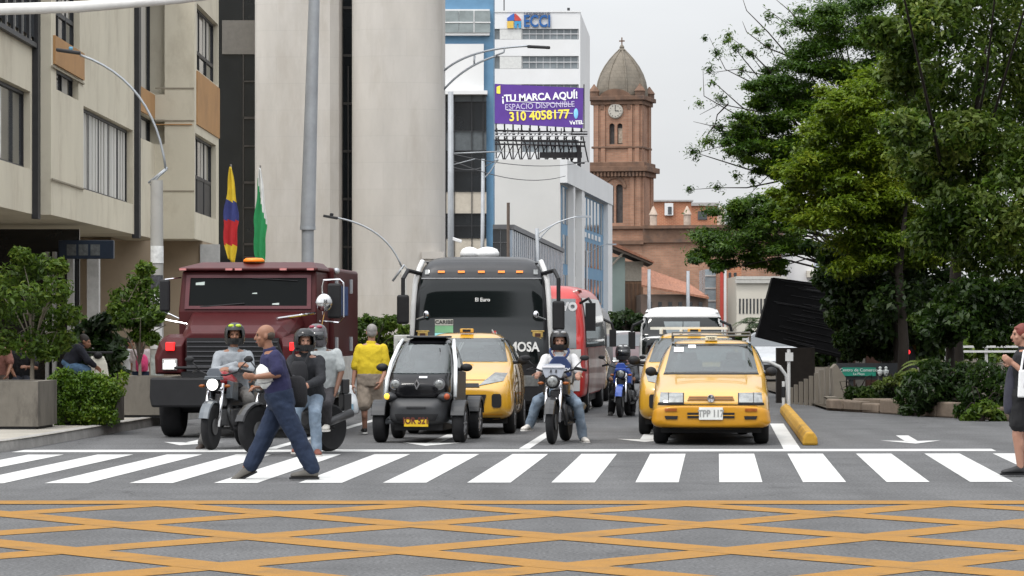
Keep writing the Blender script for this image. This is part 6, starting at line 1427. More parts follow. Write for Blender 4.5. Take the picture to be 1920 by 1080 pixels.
# ---- coaches
def bus_shell(root, w_, L_, z0, z1, mat, lean=.25, fr=.3):
    st = [(.0, z0, w_ * .90, z0 + .7, w_ * .86, z0 + .95, .02), (.05, z0, w_ * .97, z0 + .8, w_ * .94, z0 + 1.1, .02), (.10 + lean * .25, z0, w_, z0 + .9, w_ * .985, z0 + (z1 - z0) * .55, .02), (.10 + lean * .7, z0, w_, z0 + .9, w_ * .97, z1 - .42, .02), (.2 + lean, z0, w_, z0 + .9, w_ * .95, z1 - .17, .03), (.4 + lean, z0, w_, z0 + .9, w_ * .93, z1 - .08, .05), (1.2, z0, w_, z0 + .9, w_ * .93, z1 - .05, .05), (L_ - .3, z0, w_, z0 + .9, w_ * .93, z1 - .05, .05), (L_, z0, w_ * .96, z0 + .9, w_ * .9, z1 - .2, .03)]
    return shell('body', st, mat, root, (), sub=2, bot=.97)
def black_coach():
    w_ = 1.16; t = thing('coach', 'black touring coach with a huge dark windscreen and white side posts', 'bus', (PX(902, 52.5), 52.5, 0), rad(-.7))
    bk = M('coach_black', (.010, .010, .011), .3, noise=.1, coat=.15)
    H = 2.77
    o, bv = bus_shell(t, w_, 9.5, .3, H, bk, .10)
    P1('windscreen', glass_tint, t, bv, [[(-1.03, .98), (1.03, .98), (1.0, 2.36), (-1.0, 2.36)]], n=16, m=14, off=.005, smooth=True)
    P1('roof_cap', M('coach_grey', (.034, .035, .038), .4, noise=.12), t, bv, [[(-.99, 2.39), (.99, 2.39), (.93, 2.66), (-.93, 2.66)]], n=16, m=10, off=.012)
    P1('cap_edge', M('edge_grey', (.20, .205, .21), .4), t, bv, [[(-.99, 2.365), (.99, 2.365), (.99, 2.385), (-.99, 2.385)]], n=16, m=1, off=.02)
    P1('marker_lamp', M('marker_orange', (.8, .22, .03), .3, emit=.25), t, bv, [rect(x - .055, x + .055, 2.465, 2.50) for x in (-.66, -.33, .0, .33, .63)], n=3, m=1, off=.03)
    P1('corner_lamp', lampc, t, bv, [rect(-.93, -.86, 2.44, 2.52), rect(.86, .93, 2.44, 2.52)], n=3, m=3, off=.03)
    for s in (-1, 1):
        b = MB(); b.tube([(s * 1.145, .10, .5), (s * 1.14, .12, 1.2), (s * 1.12, .17, 1.9), (s * 1.085, .25, 2.34), (s * 1.03, .38, 2.54), (s * .98, .5, 2.66)], .045, 10); b.build('side_post', M('coach_white', (.5, .5, .49), .35, noise=.06), t, smooth=True)
    b = MB()
    for x, r in ((.02, .2), (-.28, .16)): b.lathe([(r, 0), (r, .07), (r * .8, .13), (r * .4, .16), (.01, .17)], (x + .06, 1.3, H - .02), 20)
    b.each('roof_vent', M('vent_white', (.65, .65, .64), .5), t, smooth=True)
    for s in (-1, 1):
        b = MB(); x = s * 1.27; dz = .0 if s < 0 else -.10; b.box(x - .10, x + .10, -.28, -.18, 1.62 + dz, 2.10 + dz); mm_ = b.build('wing_mirror', plast, t, bevel=.04, seg=3)
        b = MB(); b.tube([(s * 1.0, .35, 2.45), (s * 1.2, .0, 2.5), (x, -.22, 2.36), (x, -.23, 2.08 + dz)], .035, 8); b.build('arm', plast, mm_)
        b = MB(); b.ell((s * .9, -.02, 1.78), (.05, .04, .06), 10, 8); b.tube([(s * .92, -.02, 1.75), (s * 1.06, .05, 1.70)], .012, 6); b.build('small_mirror', chrome, t)
    lw = M('coach_letter_white', (.62, .62, .6), .5)
    def front_y(z, x=0):
        h = bv.ray_cast(V((x, -9, z)), V((0, 1, 0))); return h[0].y
    text('MOSA', .215, lw, t, (.70, front_y(1.24, .70) - .03, 1.24), ext=.01, bold=.006, sx=.86)
    text('El Euro', .085, lw, t, (.02, front_y(2.02) - .02, 2.02), ext=.004, bold=.002)
    def card(x0, x1, z0, z1, mat, name, n=2): P1(name, mat, t, bv, [rect(x0, x1, z0, z1)], n=n, m=2, off=.012)
    card(-.76, -.46, 1.60, 1.70, M('board_frame', (.35, .34, .30), .5), 'route_board'); card(-.76, -.46, 1.48, 1.595, M('board_green', (.12, .28, .14), .5), 'route_board'); card(-.76, -.46, 1.36, 1.475, M('board_teal', (.22, .50, .50), .5), 'route_board')
    text('CARIBE', .09, ink, t, (-.61, front_y(1.65, -.61) - .024, 1.65), ext=.002, bold=.002)
    for s in (-.96, .93):
        b = MB(); y = front_y(1.45, s) - .025; b.box(s - .085, s + .085, y, y + .03, 1.40, 1.49); b.box(s - .11, s + .11, y, y + .03, 1.492, 1.515); b.box(s - .06, s + .06, y, y + .03, 1.37, 1.398); e = b.build('gold_crest', M('gold', (.42, .29, .09), .4, metal=.3, noise=.3, ns=20), t, bevel=.008)
        b = MB(); b.box(s - .045, s + .045, y - .012, y - .001, 1.415, 1.47); b.build('crest_centre', M('crest_dark', (.05, .02, .015), .5), e)
    b = MB()
    for s in (-1, 1):
        y = front_y(1.2, s * .3) - .05; b.tube([(s * .42, y, 1.05), (s * .18, y - .0, 1.53)], .014, 6); b.tube([(s * .46, y, 1.05), (s * .24, y - .0, 1.49)], .01, 6)
    b.build('wiper', M('wiper_pale', (.42, .40, .38), .4), t)
    b = MB()
    for s in (-1, 1): y = front_y(1.3, s * .3) - .075; b.box(s * .22 - .04, s * .22 + .03, y, y + .02, 1.42, 1.51)
    b.box(-.82, -.62, front_y(1.15, -.7) - .03, front_y(1.15, -.7) - .01, 1.28, 1.34); b.build('red_tab', M('tab_red', (.45, .05, .05), .5), t)
    P1('bumper_trim', plast, t, bv, [rect(-1.05, 1.05, .36, .9)], n=12, m=4, off=.02)
    P1('headlight', lampc, t, bv, [rect(-.95, -.55, .6, .78), rect(.55, .95, .6, .78)], n=6, m=3, off=.03)
    P1('side_windows', glass_tint, t, bv, [[(1.0, 1.25), (9.0, 1.25), (9.0, 2.3), (1.0, 2.3)]], 'r', n=12, m=4, off=.008); P1('side_windows', glass_tint, t, bv, [[(1.0, 1.25), (9.0, 1.25), (9.0, 2.3), (1.0, 2.3)]], 'l', n=12, m=4, off=.008)
    for y in (2.2, 7.6):
        for s in (-1, 1): wheel(t, s * 1.04, y, .42, .26)
    b = MB(); b.box(-1.0, 1.0, .4, 9, .2, .34); b.build('chassis', black, t)
black_coach()
def red_bus():
    w_ = 1.08; t = thing('city_bus', 'red and white city bus with a dark glazed side, just right of the black coach', 'bus', (PX(985, 57.5) , 57.5, 0), rad(-5.2))
    red = M('bus_red', (.42, .025, .022), .35, noise=.08, coat=.4); H = 2.35
    o, bv = bus_shell(t, w_, 6.6, .28, H, red, .2)
    P1('windscreen', M('screen_grey', (.085, .095, .10), .08, noise=.15, spec=.7), t, bv, [[(-.92, 1.18), (.92, 1.18), (.88, 2.08), (-.88, 2.08)]], n=14, m=10, off=.006)
    P1('white_front', M('bus_white', (.58, .58, .57), .35, noise=.06), t, bv, [[(.25, .42), (.98, .42), (1.0, 1.17), (.55, 1.17)]], n=8, m=6, off=.012)
    P1('side_window', glass_tint, t, bv, [[(.55, 1.2), (6.2, 1.2), (6.2, 2.1), (.75, 2.1)]], 'r', n=14, m=6, off=.012); P1('side_window', glass_tint, t, bv, [[(.55, 1.2), (6.2, 1.2), (6.2, 2.1), (.75, 2.1)]], 'l', n=14, m=6, off=.012)
    P1('side_panel', M('bus_side', (.24, .14, .12), .35, noise=.5, ns=1.4, coat=.3, dirt=((.35, .33, .32), 1.2, .8)), t, bv, [[(1.0, .36), (6.3, .36), (6.3, 1.18), (.9, 1.18)]], 'r', n=14, m=5, off=.01)
    h = bv.ray_cast(V((.72, -9, 1.95)), V((0, 1, 0)))[0]
    text('EVO', .20, M('bus_letter', (.7, .7, .7), .5), t, (.73, h.y - .035, 1.93), ext=.008, bold=.012, sx=.95)
    P1('headlight', lampc, t, bv, [[(-.85, .62), (-.45, .60), (-.45, .74), (-.85, .82)], [(.55, .60), (.95, .62), (.95, .82), (.55, .74)]], n=6, m=3, off=.02)
    P1('bumper', M('bumper_red', (.34, .02, .018), .4, noise=.1), t, bv, [rect(-1.0, .24, .33, .45)], n=10, m=2, off=.04)
    P1('grille_slot', plast, t, bv, [[(-.5, .72), (.2, .72), (.2, .86), (-.3, .92)]], n=8, m=2, off=.012)
    P1('marker_lamp', M('marker_white', (.6, .55, .5), .3), t, bv, [rect(.82, .93, 2.2, 2.25), rect(.05, .13, 2.22, 2.27)], n=3, m=1, off=.02)
    b = MB(); b.tube([(.98, .1, 2.0), (1.15, -.2, 2.08), (1.2, -.22, 2.0)], .025, 8); b.box(1.1, 1.28, -.3, -.2, 1.5, 2.0); b.build('wing_mirror', plast, t, bevel=.03)
    b = MB(); b.lathe([(.09, 0), (.12, .06), (.05, .1), (.07, .18), (.02, .22)], (.2, .3, 2.3), 12); b.build('roof_fitting', M('fitting_white', (.55, .52, .48), .5), t)
    for y in (1.15, 5.2):
        for s in (-1, 1): wheel(t, s * .96, y, .36, .22)
    b = MB(); b.box(-.95, .95, .3, 6.3, .18, .3); b.build('chassis', black, t)
red_bus()
def plain_bus(label, px, Y, w_, H, L_, roofm, bodym, rz=YAW, mir=True, split=True):
    t = thing('minibus', label, 'minibus', (PX(px, Y), Y, 0), rz); o, bv = bus_shell(t, w_, L_, .28, H, bodym, .25)
    P1('roof_cap', roofm, t, bv, [[(-w_ * .9, H - .25), (w_ * .9, H - .25), (w_ * .82, H - .08), (-w_ * .82, H - .08)]], n=12, m=6, off=.015)
    P1('windscreen', glass_tint, t, bv, [[(-w_ * .92, H * .45), (w_ * .92, H * .45), (w_ * .91, H - .27), (-w_ * .91, H - .27)]], n=12, m=8, off=.008)
    P1('screen_pane', M('screen_reflect', (.10, .125, .13), .06, noise=.35, ns=2, spec=.8), t, bv, [[(-w_ * .3, H * .62), (w_ * .02, H * .62), (w_ * .02, H - .36), (-w_ * .42, H - .36)], [(w_ * .04, H * .62), (w_ * .42, H * .62), (w_ * .42, H - .36), (w_ * .04, H - .36)]], n=5, m=5, off=.013)
    P1('side_window', glass_tint, t, bv, [[(.7, H * .52), (L_ - .4, H * .52), (L_ - .4, H - .4), (.9, H - .4)]], 'r', n=10, m=4, off=.01); P1('side_window', glass_tint, t, bv, [[(.7, H * .52), (L_ - .4, H * .52), (L_ - .4, H - .4), (.9, H - .4)]], 'l', n=10, m=4, off=.01)
    P1('grille', plast, t, bv, [rect(-w_ * .6, w_ * .6, .5, .66)], n=8, m=2, off=.012); P1('headlight', lampc, t, bv, [rect(-w_ * .85, -w_ * .6, .62, .78), rect(w_ * .6, w_ * .85, .62, .78)], n=4, m=3, off=.015)
    for s in (-1, 1):
        b = MB(); b.tube([(s * w_ * .9, .3, H - .35), (s * (w_ + .12), .0, H - .45), (s * (w_ + .16), 0, H - .6)], .035, 8); b.box(s * (w_ + .15) - .08, s * (w_ + .15) + .08, -.05, .05, H - 1.0, H - .6); b.build('wing_mirror', plast, t, bevel=.02)
    for y in (1.0, L_ - 1.4):
        for s in (-1, 1): wheel(t, s * (w_ - .12), y, .34, .2)
    return t
van_w = M('van_white', (.55, .55, .54), .35, noise=.05, coat=.2)
plain_bus('white-roofed minibus with a two-pane dark windscreen behind the taxis', 1278, 74, 1.0, 2.05, 5.5, van_w, van_w)
plain_bus('white-roofed minibus in the queue behind the red city bus', 1057, 75, 1.0, 2.1, 6, van_w, M('van_dark', (.05, .05, .055), .3, noise=.1))
# far cars
def far_car(label, px, Y, mat, cat='car', H=1.45):
    t = thing('parked_car' if cat == 'car' else 'taxi', label, cat, (PX(px, Y), Y, 0), YAW)
    st = [(.0, .3, .66, .5, .63, .62, .02), (.1, .22, .78, .56, .73, .72, .02), (.5, .2, .82, .72, .74, .86, .03), (1.0, .2, .82, .86, .72, .98, .03), (1.65, .2, .82, .92, .57, H - .05, .03), (2.7, .2, .82, .94, .56, H - .04, .03), (3.6, .22, .8, .9, .62, .98, .02), (4.0, .3, .7, .7, .6, .76, .02)]
    o, bv = shell('body', st, mat, t); P1('windscreen', glass, t, bv, [[(-.62, 1.02), (.62, 1.02), (.52, H - .08), (-.52, H - .08)]], n=8, m=5)
    P1('headlight', lampc, t, bv, [rect(-.68, -.4, .6, .72), rect(.4, .68, .6, .72)], n=4, m=2); P1('grille', plast, t, bv, [rect(-.36, .36, .36, .52)], n=6, m=2)
    for y in (.72, 3.1):
        for s in (-1, 1): wheel(t, s * .73, y, .29, .18)
    return t
far_car('white car far down the street between the minibuses', 1160, 105, van_w)
far_car('dark car far down the street, just behind the blue motorcycle', 1187, 88, M('car_dark_red', (.05, .012, .014), .3, coat=.4))
far_car('yellow taxi with only its corner showing behind the red city bus', 1066, 67, taxi_y, 'taxi')
far_car('silver car far off between the sedan taxi and the curved white rail', 1446, 88, M('car_silver', (.36, .37, .38), .3, metal=.4, coat=.3))

# ------------------------------------------------------------------ motorcycles (front -y)
def moto(label, loc, rz, tankm, lit_on, bodyc, style=0, scale=1.0):
    t = thing('motorcycle', label, 'motorcycle', loc, rz, 'motorcycles waiting at the line'); t.scale = (scale,) * 3
    R = Matrix.Rotation(rad(90), 3, 'Y')
    for y, nm, wd in ((-.66, 'front_wheel', .10), (.66, 'rear_wheel', .13)):
        r = .30; h = wd / 2; b = MB(); b.lathe([(r * .74, -h * .7), (r * .88, -h), (r * .97, -h * .7), (r, 0), (r * .97, h * .7), (r * .88, h), (r * .74, h * .7)], (0, y, r), 32, R); w_ = b.build(nm, tyre, t); sharp(w_, 50)
        b = MB(); b.lathe([(r * .72, -h * .6), (r * .76, -h * .6), (r * .76, h * .6), (r * .72, h * .6)], (0, y, r), 28, R); b.lathe([(.04, -.05), (.04, .05), (.01, .05), (.01, -.05)], (0, y, r), 12, R)
        for k in range(6):
            a = k * math.pi / 3; b.tube([(0, y + .03 * math.cos(a), r + .03 * math.sin(a)), (0, y + r * .73 * math.cos(a), r + r * .73 * math.sin(a))], .012, 6)
        b.build('rim', plast, w_)
        b = MB(); b.lathe([(.07, -.004), (.105, -.004), (.105, .004), (.07, .004)], (.055 if y < 0 else -.06, y, r), 20, R); b.build('brake_disc', M('disc_steel', (.12, .12, .12), .4, metal=.5), w_)
    b = MB()
    for s in (-1, 1): b.tube([(s * .095, -.66, .30), (s * .095, -.47, .85)], [.026, .022], 10)
    b.tube([(-.11, -.50, .78), (.11, -.50, .78)], .03, 8); b.build('fork', chrome, t, smooth=True)
    b = MB(); rings = []
    for a in np.linspace(rad(35), rad(160), 10):
        c_, s_ = math.cos(a), math.sin(a); q = []
        for k in range(5): x = (-.07, -.06, 0, .06, .07)[k]; rr_ = .315 + (.0, .02, .03, .02, .0)[k]; q.append(V((x, -.66 - c_ * -rr_ * 1 if False else -.66 + c_ * rr_, .30 + s_ * rr_)))
        for k in range(5): x = (.062, .05, 0, -.05, -.062)[k]; rr_ = .306 + (.0, .02, .025, .02, .0)[k]; q.append(V((x, -.66 + c_ * rr_, .30 + s_ * rr_)))
        rings.append(q)
    b.loft(rings); b.build('front_mudguard', bodyc, t, smooth=False)
    # headlight cluster
    b = MB(); b.lathe([(.01, .0), (.085, .005), (.095, .02), (.095, .08), (.05, .14), (.01, .15)], (0, -.62, .84), 20, Matrix.Rotation(rad(-90), 3, 'X')); hl = b.build('headlight', plast, t, smooth=True)
    b = MB(); b.lathe([(.01, -.012), (.06, -.008), (.082, .008), (.01, .01)], (0, -.62, .84), 20, Matrix.Rotation(rad(-90), 3, 'X')); b.build('lens', lit if lit_on else lampc, hl, smooth=True)
    if style in (0, 2):
        b = MB(); b.prism([(-.08, .93), (.08, .93), (.105, .98), (.06, 1.05), (-.06, 1.05), (-.105, .98)], -.56, -.54); b.build('fly_screen', M('fly_screen_smoke', (.10, .11, .125), .15, noise=.1) if style == 0 else bodyc, t, bevel=.01)
        b = MB(); b.prism([(-.13, .80), (-.095, .94), (.095, .94), (.13, .80), (.10, .93), (-.10, .93)] if False else [(-.12, .90), (.12, .90), (.10, .95), (-.10, .95)], -.62, -.5); b.build('lamp_cowl', bodyc, t, bevel=.01)
    if style == 1:
        b = MB(); b.loft([[V((x, -.53 + .02 * j, z)) for x, z in pr_] for j, pr_ in ((0, [(-.11, .89), (.11, .89), (.14, .96), (.16, 1.05), (.10, 1.08), (-.10, 1.08), (-.16, 1.05), (-.14, .96)]), (1, [(-.11, .89), (.11, .89), (.14, .96), (.16, 1.05), (.10, 1.08), (-.10, 1.08), (-.16, 1.05), (-.14, .96)]))]); fs = b.build('fly_screen', M('fly_screen_grey', (.30, .32, .36), .25, noise=.15, ns=5), t, bevel=.008)
        b = MB(); b.box(-.155, .155, -.545, -.531, 1.03, 1.06); b.build('screen_band', M('band_white', (.6, .6, .62), .4), fs)
        b = MB()
        for s in (-1, 1):
            for k in range(3): b.box(s * .035 - .012 + k * .004, s * .035 + .012, -.545, -.533, .965 + k * .014, .974 + k * .014)
        b.build('screen_mark', ink, fs)
    b = MB(); b.tube([(-.36, -.26, 1.00), (-.30, -.34, 1.02), (-.12, -.42, .96), (.12, -.42, .96), (.30, -.34, 1.02), (.36, -.26, 1.00)], .013, 8); hb_ = b.build('handlebar', plast, t, smooth=True)
    b = MB()
    for s in (-1, 1): b.tube([(s * .29, -.355, 1.02), (s * .40, -.21, .99)], .02, 8); b.tube([(s * .28, -.40, 1.0), (s * .38, -.32, .99)], .008, 6)
    b.build('grips', plast, hb_)
    for s in (-1, 1):
        b = MB(); b.tube([(s * .26, -.36, 1.02), (s * .37, -.36, 1.13)], .008, 6); b.ell((s * .40, -.36, 1.16), (.065, .02, .038), 12, 8); b.build('mirror', plast, t, smooth=True)
        b = MB(); b.ell((s * .17, -.53, .82), (.045, .025, .022), 10, 6); b.build('indicator', amber, t, smooth=True)
    b = MB()
    for y, wx, z0, z1 in ((-.40, .05, .84, .92), (-.32, .11, .76, 1.0), (-.15, .145, .74, 1.02), (.05, .12, .74, .96), (.14, .08, .76, .90)):
        pass
    b.loft([[V((wx * math.cos(a), y, (z0 + z1) / 2 + (z1 - z0) / 2 * math.sin(a))) for a in np.linspace(0, 2 * math.pi, 14, endpoint=False)] for y, wx, z0, z1 in ((-.42, .03, .84, .90), (-.36, .09, .78, .97), (-.2, .145, .74, 1.01), (0, .135, .74, .97), (.12, .08, .76, .90))]); b.build('fuel_tank', tankm, t, smooth=True)
    b = MB(); b.loft([[V((x * wx, y, z + (0 if k_ < 2 else .07))) for k_, x in enumerate((-1, 1, .85, -.85))] for y, wx, z in ((.10, .10, .78), (.3, .15, .78), (.55, .14, .82), (.85, .08, .88))]); b.build('seat', plast, t, bevel=.02)
    b = MB(); b.box(-.14, .14, -.25, .22, .30, .52); b.tube([(0, -.05, .45), (0, -.16, .70)], .085, 12); b.tube([(-.19, .0, .42), (.19, .0, .42)], .09, 14); b.box(-.08, .08, -.3, .5, .55, .72); b.build('engine', M('engine_grey', (.07, .07, .072), .45, metal=.4, noise=.3, ns=12), t, bevel=.02)
    b = MB(); b.tube([(.09, -.2, .62), (.12, -.34, .45), (.13, -.2, .26), (.16, .2, .27)], .024, 8); b.tube([(.17, .2, .30), (.21, .85, .48)], [.045, .055], 12); b.build('exhaust', M('exhaust_dark', (.05, .05, .052), .35, metal=.5), t, smooth=True)
    b = MB(); b.tube([(0, .2, .45), (.09, .66, .30)], .025, 6); b.tube([(0, .2, .45), (-.09, .66, .30)], .025, 6); b.tube([(-.11, .40, .72), (-.11, .62, .34)], .03, 8); b.tube([(.11, .40, .72), (.11, .62, .34)], .03, 8)
    b.tube([(-.25, -.02, .32), (.25, -.02, .32)], .014, 6); b.tube([(-.22, .3, .38), (.22, .3, .38)], .014, 6); b.build('frame', plast, t)
    b = MB(); b.box(-.06, .06, .86, 1.0, .72, .90); b.box(-.05, .05, .9, 1.05, .5, .72); b.build('tail', bodyc, t, bevel=.015)
    b = MB(); 
    for s in (-1, 1): b.loft([[V((s * .10, -.38, .66)), V((s * .17, -.34, .66)), V((s * .18, -.30, .86)), V((s * .12, -.38, .90))], [V((s * .12, -.08, .62)), V((s * .17, -.08, .62)), V((s * .17, -.08, .86)), V((s * .12, -.08, .86))]])
    b.each('tank_shroud', bodyc, t, bevel=.01)
    return t
red_p = M('moto_red', (.22, .012, .016), .3, coat=.5, noise=.08); blk_p = M('moto_black', (.014, .014, .015), .3, coat=.4, noise=.08); blue_p = M('moto_blue', (.02, .06, .28), .3, coat=.5, noise=.08); grey_p = M('moto_silver', (.085, .095, .105), .3, metal=.3, coat=.3, noise=.08)
def moto_at(px, py, rz): g = G(px, py); c_, s_ = math.cos(rz), math.sin(rz); return V((g.x, g.y, 0)) - V((.66 * s_, -.66 * c_, 0))
M1 = moto('red and silver motorcycle with its headlight on, left of the walking man', moto_at(396, 844, rad(-14)), rad(-14), red_p, True, grey_p, 0)
M2 = moto('dark motorcycle carrying two people, half hidden by the walking man', moto_at(482, 853, rad(-38)), rad(-38), blk_p, False, blk_p, 2, 1.02)
M3 = moto('black motorcycle with a grey screen and unlit headlight in the middle lane', moto_at(1035, 833, rad(-9)), rad(-9), blk_p, False, blk_p, 1)
M4 = moto('blue motorcycle farther back between the red bus and the taxis', moto_at(1162, 783, rad(-9)), rad(-9), blue_p, False, blue_p, 2, .9)
# ------------------------------------------------------------------ people
skin_l = M('skin_light', (.31, .165, .115), .5, noise=.06, ns=12); skin_m = M('skin_tan', (.215, .105, .065), .5, noise=.06, ns=12); skin_d = M('skin_brown', (.13, .065, .042), .5, noise=.06, ns=12)
eye_w = M('eye_dark', (.02, .015, .012), .2); lipm = M('lips', (.28, .10, .085), .5)
TEX = bpy.data.textures.new('cloth_folds', 'CLOUDS'); TEX.noise_scale = .09; TEX.noise_depth = 2
def cloth(name, c, **k): return M(name, c, .9, noise=k.pop('noise', .12), ns=7, bump=.25, bs=90, **k)
def remesh(b, name, mats, parent, vox, smooth=4, folds=0, fac=.5):
    o = b.build(name, mats, parent); m = o.modifiers.new('r', 'REMESH'); m.mode = 'VOXEL'; m.voxel_size = vox; m.use_smooth_shade = True
    s = o.modifiers.new('s', 'SMOOTH'); s.factor = fac; s.iterations = smooth
    if folds: d = o.modifiers.new('d', 'DISPLACE'); d.texture = TEX; d.strength = folds; d.mid_level = .5; d.texture_coords = 'LOCAL'
    bpy.context.view_layer.update(); bake(o); o.data.polygons.foreach_set('use_smooth', [True] * len(o.data.polygons)); return o
def oring(c, lat, fwd, a, bb, n=16, p=2.4):
    r = []
    for k in range(n):
        t = 2 * math.pi * k / n; ct, st = math.cos(t), math.sin(t)
        r.append(c + lat * (a * math.copysign(abs(ct) ** (2 / p), ct)) + fwd * (bb * math.copysign(abs(st) ** (2 / p), st)))
    return r
def hand(b, wr, d, nrm, side, curl=.5, s=1.0):
    """palm, four fingers and a thumb leaving the side of the palm"""
    d = d.normalized(); nrm = (nrm - d * nrm.dot(d)).normalized(); lat = d.cross(nrm).normalized() * side
    pc = wr + d * .045 * s; R = Matrix((lat, d, nrm)).transposed(); b.ell(pc, (.040 * s, .052 * s, .017 * s), 14, 9, R)
    for k, L_ in enumerate((.068, .078, .073, .056)):
        o = wr + d * .088 * s + lat * (.029 - k * .0193) * s - d * abs(k - 1.3) * .004; a = curl; q = o + (d * math.cos(a) + nrm * math.sin(a)) * L_ * .5 * s; a2 = curl * 2.1; e = q + (d * math.cos(a2) + nrm * math.sin(a2)) * L_ * .52 * s
        b.cap(o - d * .012, q, .0098 * s, .0088 * s, 8); b.cap(q, e, .0088 * s, .0072 * s, 8)
    o = wr + d * .025 * s + lat * .034 * s; q = o + (d * .6 + lat * .7 + nrm * .35).normalized() * .04 * s; e = q + (d * .85 + lat * .15 + nrm * .5).normalized() * .032 * s
    b.cap(o - lat * .012, q, .012 * s, .0102 * s, 8); b.cap(q, e, .0102 * s, .008 * s, 8)
def person(label, root, j, face, cfg, group=None):
    """j: joint -> world position"""
    root = V(root); t = thing('person', label, 'person', root, 0, group); J = {k: V(v) - root for k, v in j.items()}
    face = V(face).normalized(); up = V((0, 0, 1)); S = cfg.get('s', 1.0); sk = cfg['skin']
    fl = V((face.x, face.y, 0)).normalized() if (face.x or face.y) else V((0, -1, 0)); hr = up.cross(fl).normalized()      # hr: person's left
    latS = (J['shL'] - J['shR']); latS = latS.normalized() if latS.length > .05 else hr; latP = (J['hipL'] - J['hipR']); latP = latP.normalized() if latP.length > .05 else latS
    spine = (J['neck'] - J['pelvis']).normalized()
    def fw(l): f = spine.cross(l).normalized() * -1; return f if f.length else fl
    shw = cfg.get('shw', .19) * S; hipw = cfg.get('hipw', .165) * S; wst = cfg.get('waist', .15) * S; bel = cfg.get('belly', .115) * S
    def torso(b, g, lo=0, hi=1.0, neck=True):
        R = []
        for s, a, d_ in ((-.10, hipw * .92, .105 * S), (.05, hipw, .115 * S), (.25, wst * 1.02, bel), (.42, wst, bel), (.62, wst * 1.12, .118 * S), (.78, shw * .93, .115 * S), (.88, shw * .98, .095 * S), (.95, shw * .78, .075 * S), (1.0, .075 * S, .068 * S), (1.06, .058 * S, .058 * S)):
            if s < lo or s > hi: continue
            l = latP.lerp(latS, min(max(s, 0), 1)).normalized(); R.append(oring(J['pelvis'].lerp(J['neck'], s), l, fw(l), a + g, d_ + g))
        b.loft(R)
    def limb(b, p, q, r0, r1, g=0): b.cap(J[p], J[q], r0 * S + g, r1 * S + g)
    # ---- body, one continuous surface
    b = MB(); torso(b, -.006)
    for s in 'LR':
        limb(b, 'sh' + s, 'el' + s, .046, .038); limb(b, 'el' + s, 'wr' + s, .039, .027)
        limb(b, 'hip' + s, 'kn' + s, .080, .054); limb(b, 'kn' + s, 'an' + s, .054, .034)
        kn, an = J['kn' + s], J['an' + s]; cd = (J['an' + s] - J['kn' + s]).normalized(); b.ell(kn.lerp(an, .3) - fl * .016, (.046 * S, .05 * S, .10 * S), 12, 8)
        hd = cfg.get('hand' + s); d = (J['wr' + s] - J['el' + s]).normalized()
        if hd: d = (V(hd[0])).normalized(); nr = V(hd[1]); cu = hd[2]
        else: nr = fl * .3 - V((0, 0, .2)) + (-hr if s == 'L' else hr); cu = .45
        hand(b, J['wr' + s], d, nr, 1 if s == 'L' else -1, cu, S)
        b.cap(J['an' + s], J['an' + s].lerp(J['to' + s], .30), .034 * S, .024 * S)
    H = J['head']; hz = (H - J['neck']); b.cap(J['neck'] - V((0, 0, .03)), J['neck'].lerp(H, .75), .058 * S, .05 * S)
    R = Matrix((hr, -face, up)).transposed()
    b.ell(H + up * .025 * S - face * .008 * S, (.074 * S, .094 * S, .092 * S), 18, 12, R); b.ell(H + face * .022 * S - up * .035 * S, (.058 * S, .068 * S, .080 * S), 16, 10, R)
    b.ell(H + face * .045 * S - up * .092 * S, (.030 * S, .030 * S, .024 * S), 10, 8, R)
    b.cap(H + face * .082 * S + up * .02 * S, H + face * .104 * S - up * .026 * S, .010 * S, .016 * S, 8); b.ell(H + face * .078 * S + up * .034 * S, (.045 * S, .016 * S, .010 * S), 10, 6, R)
    b.ell(H + face * .076 * S - up * .062 * S, (.024 * S, .016 * S, .011 * S), 10, 6, R)
    for s in (-1, 1): b.ell(H + hr * s * .077 * S - up * .008 * S - face * .006 * S, (.010 * S, .020 * S, .031 * S), 10, 6, R); b.ell(H + hr * s * .036 * S + face * .06 * S - up * .025 * S, (.026 * S, .022 * S, .02 * S), 10, 6, R)
    remesh(b, 'body', sk, t, cfg.get('vox', .0085), 3)
    if not cfg.get('back'):
        b = MB()
        for s in (-1, 1): b.ell(H + hr * s * .031 * S + face * .083 * S + up * .014 * S, (.013 * S, .010 * S, .007 * S), 10, 6, R)
        b.build('eyes', eye_w, t, smooth=True)
        b = MB(); b.ell(H + face * .0915 * S - up * .063 * S, (.021 * S, .006 * S, .006 * S), 10, 6, R); b.build('mouth', lipm, t, smooth=True)
    # ---- hair or helmet
    hh = cfg.get('hair')
